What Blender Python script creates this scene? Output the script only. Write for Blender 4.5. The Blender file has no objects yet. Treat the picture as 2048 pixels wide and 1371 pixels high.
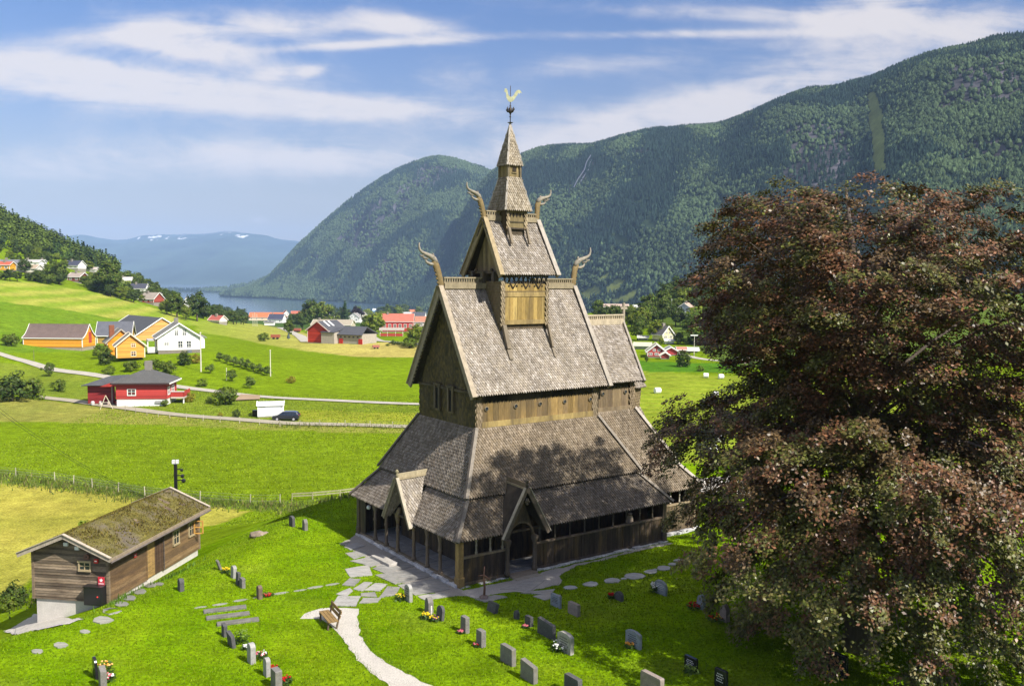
import bpy, math, random
import numpy as np
from mathutils import Vector, Matrix
random.seed(7); RNG = np.random.default_rng(7)
S = bpy.context.scene
COL = S.collection
R = math.radians

# ------------------------------------------------------------------ camera
F, PITCH, ROLL = 1819.4, 4.216, 0.453
CZ = 17.253
TH = R(35.468)
CH0 = (-2.839, 49.33, 0.0)
cam = bpy.data.cameras.new('camera'); camo = bpy.data.objects.new('camera', cam); COL.objects.link(camo)
cam.sensor_width = 36; cam.lens = F / 2048 * 36; cam.clip_start = 0.5; cam.clip_end = 40000
camo.matrix_world = Matrix.Translation((0, 0, CZ)) @ Matrix.Rotation(R(90 - PITCH), 4, 'X') @ Matrix.Rotation(R(ROLL), 4, 'Z')
S.camera = camo

def ray(px, py):
    x = px - 1024; y = py - 685.5; r = R(ROLL)
    x, y = x * math.cos(r) + y * math.sin(r), -x * math.sin(r) + y * math.cos(r)
    p = R(PITCH); X = x / F; h = -y / F
    Y = math.cos(p) + h * math.sin(p); Z = -math.sin(p) + h * math.cos(p)
    return X / Y, Z / Y                       # per metre of depth (world y)

def project(x, y, z):
    p = R(PITCH); Z = z - CZ; y = np.maximum(y, 1e-3)
    d = y * math.cos(p) - Z * math.sin(p); h = y * math.sin(p) + Z * math.cos(p)
    d = np.maximum(d, 1e-3)
    a = x / d * F; b = -h / d * F; r = R(ROLL)
    return 1024 + a * math.cos(r) - b * math.sin(r), 685.5 + a * math.sin(r) + b * math.cos(r)

# ------------------------------------------------------------------ noise
def vnoise(x, y, seed=0):
    x = np.asarray(x, float); y = np.asarray(y, float)
    xi = np.floor(x).astype(np.int64); yi = np.floor(y).astype(np.int64); fx = x - xi; fy = y - yi
    def hsh(a, b):
        n = (a * 374761393 + b * 668265263 + seed * 974711) & 0x7fffffff
        n = ((n ^ (n >> 13)) * 1274126177) & 0x7fffffff
        return ((n ^ (n >> 16)) & 0xffff) / 65535.0
    u = fx * fx * (3 - 2 * fx); v = fy * fy * (3 - 2 * fy)
    return (hsh(xi, yi) * (1 - u) + hsh(xi + 1, yi) * u) * (1 - v) + (hsh(xi, yi + 1) * (1 - u) + hsh(xi + 1, yi + 1) * u) * v
def fbm(x, y, oct=4, seed=0):
    s = 0; a = .5; t = 0
    for o in range(oct):
        s = s + a * vnoise(x * 2**o + 17.3 * o, y * 2**o - 9.1 * o, seed + o); t += a; a *= .5
    return s / t
def inpoly(px, py, poly):
    px = np.asarray(px, float); py = np.asarray(py, float); r = np.zeros(px.shape, bool); n = len(poly)
    for i in range(n):
        x1, y1 = poly[i]; x2, y2 = poly[(i + 1) % n]
        if y1 == y2: continue
        c = ((y1 > py) != (y2 > py)) & (px < (x2 - x1) * (py - y1) / (y2 - y1) + x1); r ^= c
    return r
def polydist(px, py, poly):
    d = np.full(np.shape(px), 1e9); n = len(poly)
    for i in range(n):
        ax, ay = poly[i]; bx, by = poly[(i + 1) % n]; ex, ey = bx - ax, by - ay
        t = np.clip(((px - ax) * ex + (py - ay) * ey) / (ex * ex + ey * ey), 0, 1)
        d = np.minimum(d, np.hypot(px - ax - t * ex, py - ay - t * ey))
    return d

# ------------------------------------------------------------------ terrain height
SEA = -90.0
TOP = [(-34, -40), (-31, 20), (-26, 38), (-19.5, 46), (-16.5, 54), (-15, 62), (-13, 69), (-4, 77), (10, 84), (30, 82), (46, 72), (58, 40), (60, -40)]
def H(x, y):
    x = np.asarray(x, float); y = np.asarray(y, float)
    base = -8.3 - .04 * np.maximum(0, y - 330)
    s = -x - .34 * np.maximum(0, y - 420)
    g = np.interp(s, [0, 90, 110, 125, 150, 186, 236, 300, 355, 394, 450, 600, 1200], [0, 0, .8, 2.5, 7, 15, 25, 37, 58, 76, 95, 140, 330])
    fac = 1 + 1.2 * np.clip((y - 420) / 280, 0, 1) - 1.2 * np.clip((y - 760) / 300, 0, 1)
    near = np.clip((y - 60) / 120, 0, 1)
    z = base + g * fac * near
    z = z + 4.6 * np.exp(-.5 * (((x + 82) / 24)**2 + ((y - 236) / 24)**2)) + 1.5 * np.exp(-.5 * (((x + 130) / 25)**2 + ((y - 270) / 30)**2))
    z = z + 20 * np.exp(-.5 * (((x - 140) / 75)**2 + ((y - 560) / 110)**2)) + 30 * np.exp(-.5 * (((x - 420) / 170)**2 + ((y - 600) / 250)**2))
    z = z + (fbm(x / 40, y / 40, 3, 5) - .5) * 1.2 * np.clip((y - 110) / 60, 0, 1)
    ins = inpoly(x, y, TOP); d = np.where(ins, 0, polydist(x, y, TOP))
    t = np.clip(d / 33, 0, 1); t = t * t / (t + .035) * 1.035
    t = np.clip(t, 0, 1)
    m = (1 - t)**1.7
    z = z * (1 - m)
    return np.maximum(z, SEA - 6)
DS = np.geomspace(20, 6000, 1600)
def at(px, py, dmin=20):
    """the point of the ground seen in that direction from the drone"""
    X, Z = ray(px, py)
    zz = CZ + Z * DS; hh = H(X * DS, DS); k = np.where((zz <= hh) & (DS >= dmin))[0]
    if len(k) == 0: return None
    else:
        i = k[0]
        if i == 0: d = DS[0]
        else:
            a = zz[i - 1] - hh[i - 1]; b = hh[i] - zz[i]; d = DS[i - 1] + (DS[i] - DS[i - 1]) * a / max(a + b, 1e-9)
    return Vector((X * d, d, float(H(X * d, d))))
def at0(px, py, z=0.0):
    X, Z = ray(px, py); d = (z - CZ) / Z
    return Vector((X * d, d, z))
def atd(px, py, d):
    X, Z = ray(px, py); return Vector((X * d, d, CZ + Z * d))

# ------------------------------------------------------------------ materials
def nd(nt, t, **k):
    n = nt.nodes.new(t)
    for a, b in k.items(): setattr(n, a, b)
    return n
def mat(name, col=(1, 1, 1), rough=.8, amt=0., scale=2., stretch=(1, 1, 1), amt2=0., scale2=12., bump=0., bscale=20., spec=.3, metal=0., trans=0., tint=None, tscale=1., tamt=0., coat=0., world=False):
    m = bpy.data.materials.new(name); m.use_nodes = True; nt = m.node_tree; L = nt.links
    b = nt.nodes['Principled BSDF']; out = nt.nodes['Material Output']
    a = nd(nt, 'ShaderNodeAttribute', attribute_name='Col')
    mul = nd(nt, 'ShaderNodeMix', data_type='RGBA', blend_type='MULTIPLY'); mul.inputs[0].default_value = 1
    mul.inputs[7].default_value = (*col, 1); L.new(a.outputs['Color'], mul.inputs[6]); c = mul.outputs[2]
    tc = nd(nt, 'ShaderNodeTexCoord'); mp = nd(nt, 'ShaderNodeMapping'); mp.inputs['Scale'].default_value = stretch
    if world:
        ge = nd(nt, 'ShaderNodeNewGeometry'); L.new(ge.outputs['Position'], mp.inputs['Vector'])
    else: L.new(tc.outputs['Object'], mp.inputs['Vector'])
    for am, sc, de in ((amt, scale, 5), (amt2, scale2, 3)):
        if am <= 0: continue
        n = nd(nt, 'ShaderNodeTexNoise'); n.inputs['Scale'].default_value = sc; n.inputs['Detail'].default_value = de + (3 if world else 0); n.inputs['Roughness'].default_value = .6 if not world else .72
        L.new(mp.outputs[0], n.inputs['Vector'])
        mr = nd(nt, 'ShaderNodeMapRange'); mr.inputs[1].default_value = .25; mr.inputs[2].default_value = .75; mr.inputs[3].default_value = 1 - am; mr.inputs[4].default_value = 1 + am
        L.new(n.outputs[0], mr.inputs[0])
        x = nd(nt, 'ShaderNodeMix', data_type='RGBA', blend_type='MULTIPLY'); x.inputs[0].default_value = 1
        L.new(c, x.inputs[6]); L.new(mr.outputs[0], x.inputs[7]); c = x.outputs[2]
    if tint:
        n = nd(nt, 'ShaderNodeTexNoise'); n.inputs['Scale'].default_value = tscale; n.inputs['Detail'].default_value = 6; n.inputs['Roughness'].default_value = .65
        L.new(mp.outputs[0], n.inputs['Vector'])
        mr = nd(nt, 'ShaderNodeMapRange'); mr.inputs[1].default_value = .48; mr.inputs[2].default_value = .66; mr.inputs[3].default_value = 0; mr.inputs[4].default_value = tamt
        L.new(n.outputs[0], mr.inputs[0])
        x = nd(nt, 'ShaderNodeMix', data_type='RGBA', blend_type='MIX'); x.inputs[7].default_value = (*tint, 1)
        L.new(mr.outputs[0], x.inputs[0]); L.new(c, x.inputs[6]); c = x.outputs[2]
    L.new(c, b.inputs['Base Color']); b.inputs['Roughness'].default_value = rough; b.inputs['Specular IOR Level'].default_value = spec; b.inputs['Metallic'].default_value = metal
    if coat: b.inputs['Coat Weight'].default_value = coat; b.inputs['Coat Roughness'].default_value = .05
    if bump > 0:
        n = nd(nt, 'ShaderNodeTexNoise'); n.inputs['Scale'].default_value = bscale; n.inputs['Detail'].default_value = 4; L.new(mp.outputs[0], n.inputs['Vector'])
        bp = nd(nt, 'ShaderNodeBump'); bp.inputs['Strength'].default_value = bump; bp.inputs['Distance'].default_value = .05 if not world else .12
        L.new(n.outputs[0], bp.inputs['Height']); L.new(bp.outputs[0], b.inputs['Normal'])
    if trans > 0:
        t = nd(nt, 'ShaderNodeBsdfTranslucent'); L.new(c, t.inputs['Color']); ms = nd(nt, 'ShaderNodeMixShader'); ms.inputs[0].default_value = trans
        L.new(b.outputs[0], ms.inputs[1]); L.new(t.outputs[0], ms.inputs[2]); L.new(ms.outputs[0], out.inputs['Surface'])
    return m
MT = {}
def mk(n, *a, **k): MT[n] = mat(n, *a, **k); return MT[n]
mk('ground', rough=1., amt=.45, scale=.5, amt2=.7, scale2=4.5, bump=.9, bscale=6, spec=.0, world=True)
mk('mountain', rough=.95, amt=.3, scale=.02, amt2=.35, scale2=.11, spec=.05, world=True)
mk('leaf', rough=.55, spec=.25, trans=.3)
mk('copper_leaf', rough=.42, spec=.32, trans=.1)
mk('far_leaf', rough=.9, spec=.1)
mk('bark', (.12, .095, .075), rough=.9, amt=.35, scale=6, stretch=(1, 1, .25), bump=.6, bscale=25)
mk('shingle', rough=.75, spec=.25, amt=.32, scale=.9, stretch=(1, 1, .35), amt2=.25, scale2=12, tint=(.15, .125, .085), tscale=.55, tamt=.35)
mk('tarred', rough=.7, spec=.3, amt=.35, scale=3, stretch=(1, 1, .18), amt2=.3, scale2=24, tint=(.26, .17, .05), tscale=2.2, tamt=.3)
mk('yellow_wood', rough=.75, spec=.2, amt=.3, scale=3, stretch=(1, 1, .15), amt2=.3, scale2=20, tint=(.10, .075, .045), tscale=1.2, tamt=.7)
mk('silver_wood', rough=.8, spec=.2, amt=.28, scale=5, stretch=(1, 1, .4), amt2=.2, scale2=24)
mk('dark', (.012, .011, .01), rough=.9)
mk('iron', (.035, .028, .026), rough=.55, spec=.4)
mk('verdigris', (.42, .43, .27), rough=.5, amt=.3, scale=4, spec=.4)
mk('stone', rough=.9, amt=.3, scale=3, amt2=.25, scale2=18, bump=.4, bscale=20)
mk('granite', rough=.65, amt=.28, scale=4, amt2=.35, scale2=40, spec=.35, tint=(.20, .19, .11), tscale=3.2, tamt=.55)
mk('polished', rough=.22, amt=.1, scale=8, spec=.5)
mk('slate', rough=.75, amt=.3, scale=1.6, stretch=(1, 3.2, 1), amt2=.25, scale2=10, bump=.3, bscale=6, tint=(.34, .31, .26), tscale=1.1, tamt=.5)
mk('gravel', (.56, .525, .47), rough=.95, amt=.12, scale=.6, amt2=.35, scale2=16, bump=.8, bscale=24, world=True)
mk('road', (.38, .355, .30), rough=.95, amt=.2, scale=.4, amt2=.2, scale2=3, world=True)
mk('shed_wood', rough=.8, amt=.34, scale=2.2, stretch=(.35, .35, 2.2), amt2=.3, scale2=18, tint=(.05, .03, .018), tscale=1.4, tamt=.6)
mk('moss_roof', (.115, .10, .022), rough=.95, amt=.5, scale=1.2, amt2=.6, scale2=7, bump=1., bscale=8, tint=(.115, .095, .08), tscale=.6, tamt=.9)
mk('moss', rough=.95, spec=.05)
mk('concrete', (.52, .49, .45), rough=.9, amt=.14, scale=1.5, amt2=.12, scale2=14)
mk('paint', rough=.6, amt=.07, scale=1.2, amt2=.06, scale2=10, spec=.3)
mk('roofing', rough=.75, amt=.14, scale=.7, amt2=.2, scale2=5, spec=.25)
mk('glass', (.025, .032, .04), rough=.08, spec=.6)
mk('metal', rough=.4, spec=.5, metal=.3)
mk('car_paint', (.012, .016, .03), rough=.25, spec=.6, coat=.8)
mk('rubber', (.012, .012, .012), rough=.85)
mk('plastic_wrap', (.85, .85, .86), rough=.35, spec=.4)
mk('petal', rough=.6, spec=.2, trans=.25)
mk('gloss_black', (.012, .012, .014), rough=.3, spec=.5)

# ------------------------------------------------------------------ mesh builder
def vsub(a, b): return (a[0] - b[0], a[1] - b[1], a[2] - b[2])
class MB:
    def __init__(s): s.v = []; s.f = []; s.c = []; s.m = []; s.col = (1, 1, 1); s.mi = 0
    def face(s, pts, col=None):
        i = len(s.v); s.v += [tuple(p) for p in pts]; s.f.append(tuple(range(i, i + len(pts)))); s.c.append(col or s.col); s.m.append(s.mi)
    def raw(s, vs, fs, col=None):
        i = len(s.v); s.v += [tuple(p) for p in vs]
        for f in fs: s.f.append(tuple(i + k for k in f)); s.c.append(col or s.col); s.m.append(s.mi)
    def box(s, x0, x1, y0, y1, z0, z1, col=None):
        s.raw([(x0, y0, z0), (x1, y0, z0), (x1, y1, z0), (x0, y1, z0), (x0, y0, z1), (x1, y0, z1), (x1, y1, z1), (x0, y1, z1)],
              [(0, 3, 2, 1), (4, 5, 6, 7), (0, 1, 5, 4), (1, 2, 6, 5), (2, 3, 7, 6), (3, 0, 4, 7)], col)
    def slab(s, pts, th, col=None):
        """a flat polygon given thickness th against its normal"""
        n = nrm(pts); q = [tuple(p[k] - n[k] * th for k in range(3)) for p in pts]; m = len(pts)
        s.raw(list(pts) + q, [tuple(range(m)), tuple(range(2 * m - 1, m - 1, -1))] + [(i, i + m, (i + 1) % m + m, (i + 1) % m) for i in range(m)], col)
    def beam(s, a, b, w, h, up=(0, 0, 1), col=None):
        a = Vector(a); b = Vector(b); d = (b - a).normalized(); u = Vector(up); r = d.cross(u)
        if r.length < 1e-5: r = d.cross(Vector((1, 0, 0)))
        r.normalize(); u = r.cross(d); r = r * w / 2; u = u * h / 2
        s.raw([a - r - u, a + r - u, a + r + u, a - r + u, b - r - u, b + r - u, b + r + u, b - r + u],
              [(0, 1, 2, 3), (7, 6, 5, 4), (0, 4, 5, 1), (1, 5, 6, 2), (2, 6, 7, 3), (3, 7, 4, 0)], col)
    def tube(s, path, rad, n=8, col=None, flat=None):
        P = [Vector(p) for p in path]; rings = []; vs = []; fs = []
        ref = None
        for i, p in enumerate(P):
            d = (P[min(i + 1, len(P) - 1)] - P[max(i - 1, 0)]).normalized()
            if ref is None: ref = Vector((0, 1, 0)) if abs(d.y) < .9 else Vector((1, 0, 0))
            a = d.cross(ref); a.normalize(); b = a.cross(d); ref = b if flat is None else ref
            r = rad[i] if hasattr(rad, '__len__') else rad
            for k in range(n):
                t = 2 * math.pi * k / n; vs.append(p + a * (math.cos(t) * r) + b * (math.sin(t) * (r if flat is None else flat[i] if hasattr(flat, '__len__') else flat)))
        for i in range(len(P) - 1):
            for k in range(n): fs.append((i * n + k, i * n + (k + 1) % n, (i + 1) * n + (k + 1) % n, (i + 1) * n + k))
        fs.append(tuple(range(n - 1, -1, -1))); fs.append(tuple(range((len(P) - 1) * n, len(P) * n)))
        s.raw(vs, fs, col)
    def lathe(s, prof, c=(0, 0), n=12, col=None):
        vs = [(c[0] + r * math.cos(2 * math.pi * k / n), c[1] + r * math.sin(2 * math.pi * k / n), z) for r, z in prof for k in range(n)]
        fs = [(i * n + k, i * n + (k + 1) % n, (i + 1) * n + (k + 1) % n, (i + 1) * n + k) for i in range(len(prof) - 1) for k in range(n)]
        fs += [tuple(range(n - 1, -1, -1)), tuple(range((len(prof) - 1) * n, len(prof) * n))]
        s.raw(vs, fs, col)
    def ball(s, c, r, col=None, sq=(1, 1, 1), jit=0):
        t = (1 + 5**.5) / 2
        V = [(-1, t, 0), (1, t, 0), (-1, -t, 0), (1, -t, 0), (0, -1, t), (0, 1, t), (0, -1, -t), (0, 1, -t), (t, 0, -1), (t, 0, 1), (-t, 0, -1), (-t, 0, 1)]
        FF = [(0, 11, 5), (0, 5, 1), (0, 1, 7), (0, 7, 10), (0, 10, 11), (1, 5, 9), (5, 11, 4), (11, 10, 2), (10, 7, 6), (7, 1, 8), (3, 9, 4), (3, 4, 2), (3, 2, 6), (3, 6, 8), (3, 8, 9), (4, 9, 5), (2, 4, 11), (6, 2, 10), (8, 6, 7), (9, 8, 1)]
        k = r / math.sqrt(1 + t * t)
        s.raw([(c[0] + a * k * sq[0] * (1 + random.uniform(-jit, jit)), c[1] + b * k * sq[1] * (1 + random.uniform(-jit, jit)), c[2] + d * k * sq[2] * (1 + random.uniform(-jit, jit))) for a, b, d in V], FF, col)
    def build(s, name, m, parent=None, smooth=False, loc=None, bevel=0):
        me = bpy.data.meshes.new(name); me.from_pydata(s.v, [], s.f)
        for x in (m if isinstance(m, (list, tuple)) else [m]): me.materials.append(MT[x] if isinstance(x, str) else x)
        if any(s.m): me.polygons.foreach_set('material_index', np.array(s.m, np.int32))
        at_ = me.color_attributes.new('Col', 'FLOAT_COLOR', 'CORNER')
        cnt = np.array([len(f) for f in s.f]); cc = np.ones((len(s.f), 4), np.float32); cc[:, :3] = np.array(s.c, np.float32)[:, :3]
        at_.data.foreach_set('color', np.repeat(cc, cnt, 0).ravel())
        if smooth: me.polygons.foreach_set('use_smooth', np.ones(len(s.f), bool))
        me.update()
        o = bpy.data.objects.new(name, me); COL.objects.link(o)
        if parent: o.parent = parent
        if loc is not None: o.location = loc
        if bevel:
            b = o.modifiers.new('bevel', 'BEVEL'); b.width = bevel; b.segments = 2; b.limit_method = 'ANGLE'
        return o
def nrm(pts):
    n = [0, 0, 0]
    for i in range(len(pts)):
        a = pts[i]; b = pts[(i + 1) % len(pts)]
        n[0] += (a[1] - b[1]) * (a[2] + b[2]); n[1] += (a[2] - b[2]) * (a[0] + b[0]); n[2] += (a[0] - b[0]) * (a[1] + b[1])
    l = math.sqrt(sum(k * k for k in n)); return [k / l for k in n]
def np_mesh(name, V, Fq, col, m, parent=None, smooth=False, percorner=False):
    """big meshes: V (n,3), Fq (m,k), col per face (m,3) or per vertex"""
    me = bpy.data.meshes.new(name); k = Fq.shape[1]
    me.vertices.add(len(V)); me.vertices.foreach_set('co', np.ascontiguousarray(V, np.float32).ravel())
    me.loops.add(Fq.size); me.loops.foreach_set('vertex_index', np.ascontiguousarray(Fq, np.int32).ravel())
    me.polygons.add(len(Fq)); me.polygons.foreach_set('loop_start', np.arange(0, Fq.size, k, dtype=np.int32))
    me.update(calc_edges=True)
    a = me.color_attributes.new('Col', 'FLOAT_COLOR', 'POINT' if percorner else 'CORNER')
    c = np.ones((len(col), 4), np.float32); c[:, :3] = col
    a.data.foreach_set('color', (c if percorner else np.repeat(c, k, 0)).ravel())
    me.materials.append(MT[m])
    me.polygons.foreach_set('use_smooth', np.full(len(Fq), smooth))
    o = bpy.data.objects.new(name, me); COL.objects.link(o)
    if parent: o.parent = parent
    return o
def tag(o, label=None, cat=None, group=None, kind=None):
    if label: o['label'] = label
    if cat: o['category'] = cat
    if group: o['group'] = group
    if kind: o['kind'] = kind
    return o
def empty(name, loc, rz=0, label=None, cat=None, group=None):
    o = bpy.data.objects.new(name, None); COL.objects.link(o); o.location = loc; o.rotation_euler = (0, 0, rz); o.empty_display_size = .2
    return tag(o, label, cat, group)
def copy_tree(o, parent=None):
    c = o.copy(); COL.objects.link(c)
    if parent: c.parent = parent
    for ch in list(o.children): copy_tree(ch, c)
    return c

# ------------------------------------------------------------------ ground
def lerp(a, b, t): return a + (b - a) * t
def build_ground():
    ys = np.concatenate([np.linspace(-60, 24, 30)[:-1], np.geomspace(24, 2700, 470)]); ss = np.linspace(-1, 1, 431); ss = np.sign(ss) * np.abs(ss)**1.15
    Y, Sx = np.meshgrid(ys, ss, indexing='ij'); X = Sx * (90 + np.maximum(Y, 0) * .98)
    Z = H(X, Y)
    n, k = Y.shape; V = np.stack([X.ravel(), Y.ravel(), Z.ravel()], 1)
    i = np.arange(n * k).reshape(n, k); Fq = np.stack([i[:-1, :-1], i[:-1, 1:], i[1:, 1:], i[1:, :-1]], -1).reshape(-1, 4)
    x, y, z = V.T; px, py = project(x, y, z); py = np.where(y < 5, 3000, py)
    wob = (fbm(x / 9, y / 9, 3, 3) - .5) * 7; qx = px + wob; qy = py + wob * .5
    C = np.empty((len(V), 3)); C[:] = (.135, .205, .006)                                     # lush field
    def put(mask, col, soft=None):
        C[mask] = col
    rough_ = (fbm(x / 7, y / 7, 4, 9))[:, None]
    put(y > 620, (.055, .10, .02))
    put((x > 60) & (y > 250), (.085, .13, .022))
    # mown hill field
    mown = inpoly(qx, qy, [(-900, 470), (0, 556), (120, 572), (230, 592), (330, 622), (420, 652), (330, 650), (240, 640), (150, 622), (0, 602), (-900, 560)])
    stripe = (.5 + .5 * np.sin(z * 2.1 + fbm(x / 30, y / 30, 3, 2) * 5))[:, None]
    C[mown] = (np.array((.17, .25, .02)) * (1 - stripe) + np.array((.30, .31, .055)) * stripe)[mown]
    dk = inpoly(qx, qy, [(-900, 560), (0, 602), (150, 622), (240, 640), (330, 652), (330, 700), (-900, 720)])
    C[dk] = (np.array((.095, .18, .010)) + rough_ * np.array((.045, .035, .005)))[dk]
    # pale strips on the far side of the big field, around the red barn
    pale = inpoly(qx, qy, [(395, 640), (520, 648), (610, 665), (700, 688), (850, 682), (1240, 676), (1240, 702), (850, 715), (700, 712), (600, 700), (520, 686), (430, 668), (395, 664)])
    t = np.clip((px - 400) / 330, 0, 1)[:, None]
    C[pale] = (np.array((.21, .27, .03)) * (1 - t) + np.array((.36, .31, .085)) * t)[pale]
    # verge and rough bank below the red house
    v1 = inpoly(qx, qy, [(-400, 690), (100, 735), (330, 770), (500, 790), (840, 808), (1230, 808), (1230, 850), (860, 855), (560, 848), (300, 815), (50, 785), (-400, 790)])
    C[v1] = (np.array((.105, .165, .014)) + rough_ * np.array((.085, .06, .012)))[v1]
    v2 = inpoly(qx, qy, [(-200, 790), (50, 795), (300, 825), (560, 848), (830, 852), (1230, 846), (1230, 858), (840, 866), (600, 862), (330, 850), (60, 842), (-200, 850)])
    C[v2] = (np.array((.13, .17, .028)) + rough_ * np.array((.16, .10, .03)))[v2]
    v3 = inpoly(qx, qy, [(560, 818), (845, 826), (1230, 822), (1230, 842), (845, 850), (600, 845)])
    C[v3] = (np.array((.17, .21, .02)) + rough_ * np.array((.10, .07, .01)))[v3]
    fh = inpoly(qx, qy, [(-200, 915), (0, 938), (200, 958), (380, 988), (560, 1002), (700, 992), (720, 1010), (560, 1024), (330, 1004), (180, 985), (0, 972), (-200, 950)]) & (y > 80)
    C[fh] = (np.array((.075, .11, .02)) + rough_ * np.array((.06, .08, .01)))[fh]
    yf = inpoly(qx, qy, [(-300, 940), (0, 966), (180, 982), (300, 1000), (420, 1012), (500, 1022), (430, 1050), (300, 1060), (130, 1100), (40, 1180), (-100, 1230), (-400, 1250)]) & (z < -1.5)
    C[yf] = (np.array((.22, .23, .032)) + rough_ * np.array((.15, .09, .03)))[yf]
    # right-hand mown field with bales
    rf = inpoly(qx, qy, [(1180, 720), (1290, 740), (1400, 748), (1520, 752), (1700, 760), (2100, 790), (2300, 900), (2300, 985), (1390, 962), (1180, 900)]) & (y > 95)
    st2 = (.5 + .5 * np.sin((x * .35 + y) * .9))[:, None]
    C[rf] = (np.array((.17, .235, .018)) + st2 * np.array((.05, .03, .008)))[rf]
    rg = inpoly(qx, qy, [(1180, 700), (1290, 722), (1480, 728), (1480, 745), (1290, 742), (1180, 725)])
    C[rg] = (.07, .17, .012)
    # churchyard lawn
    law = polydist(x, y, TOP); law = inpoly(x, y, TOP) | (law < 9)
    ll = fbm(x / 3.2, y / 3.2, 4, 21)[:, None]; l2 = fbm(x / .9, y / .9, 3, 31)[:, None]
    C[law] = (np.array((.125, .215, .003)) + (ll - .5) * np.array((.09, .08, .006)) + (l2 - .5) * np.array((.07, .08, .002)))[law]
    dry = fbm(x / 2.6, y / 2.6, 4, 91); dk_ = np.clip((dry - .60) / .12, 0, 1)[:, None] * .14 * law[:, None]; C = C * (1 - dk_) + np.array((.26, .24, .05)) * dk_
    C *= (.80 + .40 * fbm(x / 15, y / 15, 5, 41))[:, None] * (.88 + .24 * fbm(x / 2.2, y / 2.2, 3, 43))[:, None]
    o = np_mesh('ground', V, Fq, np.clip(C, .0015, 1), 'ground', smooth=True, percorner=True); tag(o, kind='structure')
build_ground()

def ribbon(name, pix, w, m, dz=.12, n=60, jag=.0, col=(1, 1, 1)):
    P = [at(*p) for p in pix]; pts = []
    for i in range(len(P) - 1):
        k = max(2, int(n / (len(P) - 1)))
        for j in range(k):
            t = j / k
            p0 = P[max(i - 1, 0)]; p1 = P[i]; p2 = P[i + 1]; p3 = P[min(i + 2, len(P) - 1)]
            pts.append(.5 * ((2 * p1) + (-p0 + p2) * t + (2 * p0 - 5 * p1 + 4 * p2 - p3) * t * t + (-p0 + 3 * p1 - 3 * p2 + p3) * t**3))
    pts.append(P[-1]); b = MB(); rows = []
    for i, p in enumerate(pts):
        d = (pts[min(i + 1, len(pts) - 1)] - pts[max(i - 1, 0)]); d.z = 0; d.normalize(); nn = Vector((-d.y, d.x, 0))
        row = []
        for s in (-1, -.5, 0, .5, 1):
            q = p + nn * (s * w / 2 * (1 + random.uniform(-jag, jag) * abs(s))); row.append((q.x, q.y, float(H(q.x, q.y)) + dz + (.03 if s == 0 else 0)))
        rows.append(row)
    for i in range(len(rows) - 1):
        for j in range(4): b.face([rows[i][j + 1], rows[i][j], rows[i + 1][j], rows[i + 1][j + 1]], col)
    return tag(b.build(name, m), kind='structure')
ribbon('farm_road', [(-60, 690), (0, 708), (55, 724), (110, 740), (200, 752), (330, 770), (430, 783), (540, 795), (700, 803), (850, 809), (1000, 812), (1200, 812)], 2.7, 'road', .16)
ribbon('track', [(50, 792), (130, 800), (240, 815), (330, 827), (430, 836), (560, 846), (700, 850), (840, 854), (1000, 852), (1180, 846)], 2.6, 'road', .15, col=(.85, .82, .72))
ribbon('farm_lane', [(560, 655), (600, 672), (615, 684)], 5, 'road', .2)
ribbon('barn_lane', [(733, 668), (760, 682), (850, 690), (1000, 694), (1180, 692)], 4, 'road', .2)
ribbon('valley_road', [(1280, 690), (1400, 717), (1480, 722), (1560, 718)], 2.4, 'road', .08)

PATCHES = []
def patch(name, pix, m, z=.012, jag=.0, flat=True, col=(1, 1, 1), th=0):
    PATCHES.append(pix); P = [at0(*p) if flat else at(*p) for p in pix]; Q = []
    for i, p in enumerate(P):
        q = P[(i + 1) % len(P)]; n = max(1, int((q - p).length / .35)) if jag else 1
        for j in range(n):
            r = p.lerp(q, j / n); Q.append((r.x + random.uniform(-jag, jag), r.y + random.uniform(-jag, jag), (z if flat else float(H(r.x, r.y)) + z)))
    b = MB()
    if sum(Q[i][0] * Q[(i + 1) % len(Q)][1] - Q[(i + 1) % len(Q)][0] * Q[i][1] for i in range(len(Q))) < 0: Q.reverse()
    if th: b.slab(Q, th, col)
    else: b.face(Q, col)
    return b.build(name, m)
tag(patch('gravel_path', [(598, 1238), (606, 1228), (640, 1217), (690, 1214), (718, 1216), (716, 1240), (720, 1270), (740, 1302), (782, 1330), (830, 1356), (900, 1388), (980, 1440), (860, 1440), (800, 1390), (752, 1350), (716, 1318), (690, 1285), (668, 1255), (640, 1236)], 'gravel', .016, .09), kind='structure')
tag(patch('forecourt_gravel', [(704, 1074), (716, 1068), (920, 1176), (945, 1190), (900, 1192), (820, 1172), (760, 1140), (716, 1104), (680, 1086)], 'gravel', .008, .12, col=(.62, .61, .60)), kind='structure')
tag(patch('eaves_gravel', [(920, 1184), (1020, 1160), (1330, 1084), (1345, 1086), (1150, 1132), (1120, 1150), (1125, 1166), (1060, 1182), (1000, 1186), (950, 1196)], 'gravel', .010, .12, col=(.75, .75, .77)), kind='structure')
tag(patch('yard_gravel', [(10, 1262), (70, 1228), (120, 1230), (165, 1238), (120, 1252), (70, 1262), (20, 1266)], 'gravel', .05, .12, flat=False), kind='structure')
tag(patch('parking_gravel', [(1385, 965), (1480, 955), (1560, 960), (1560, 1000), (1400, 990)], 'gravel', .3, .0, flat=False), kind='structure')
tag(patch('bare_soil', [(482, 790), (520, 792), (520, 800), (470, 802)], 'road', .25, 0, flat=False, col=(.8, .62, .45)), kind='structure')

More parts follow.
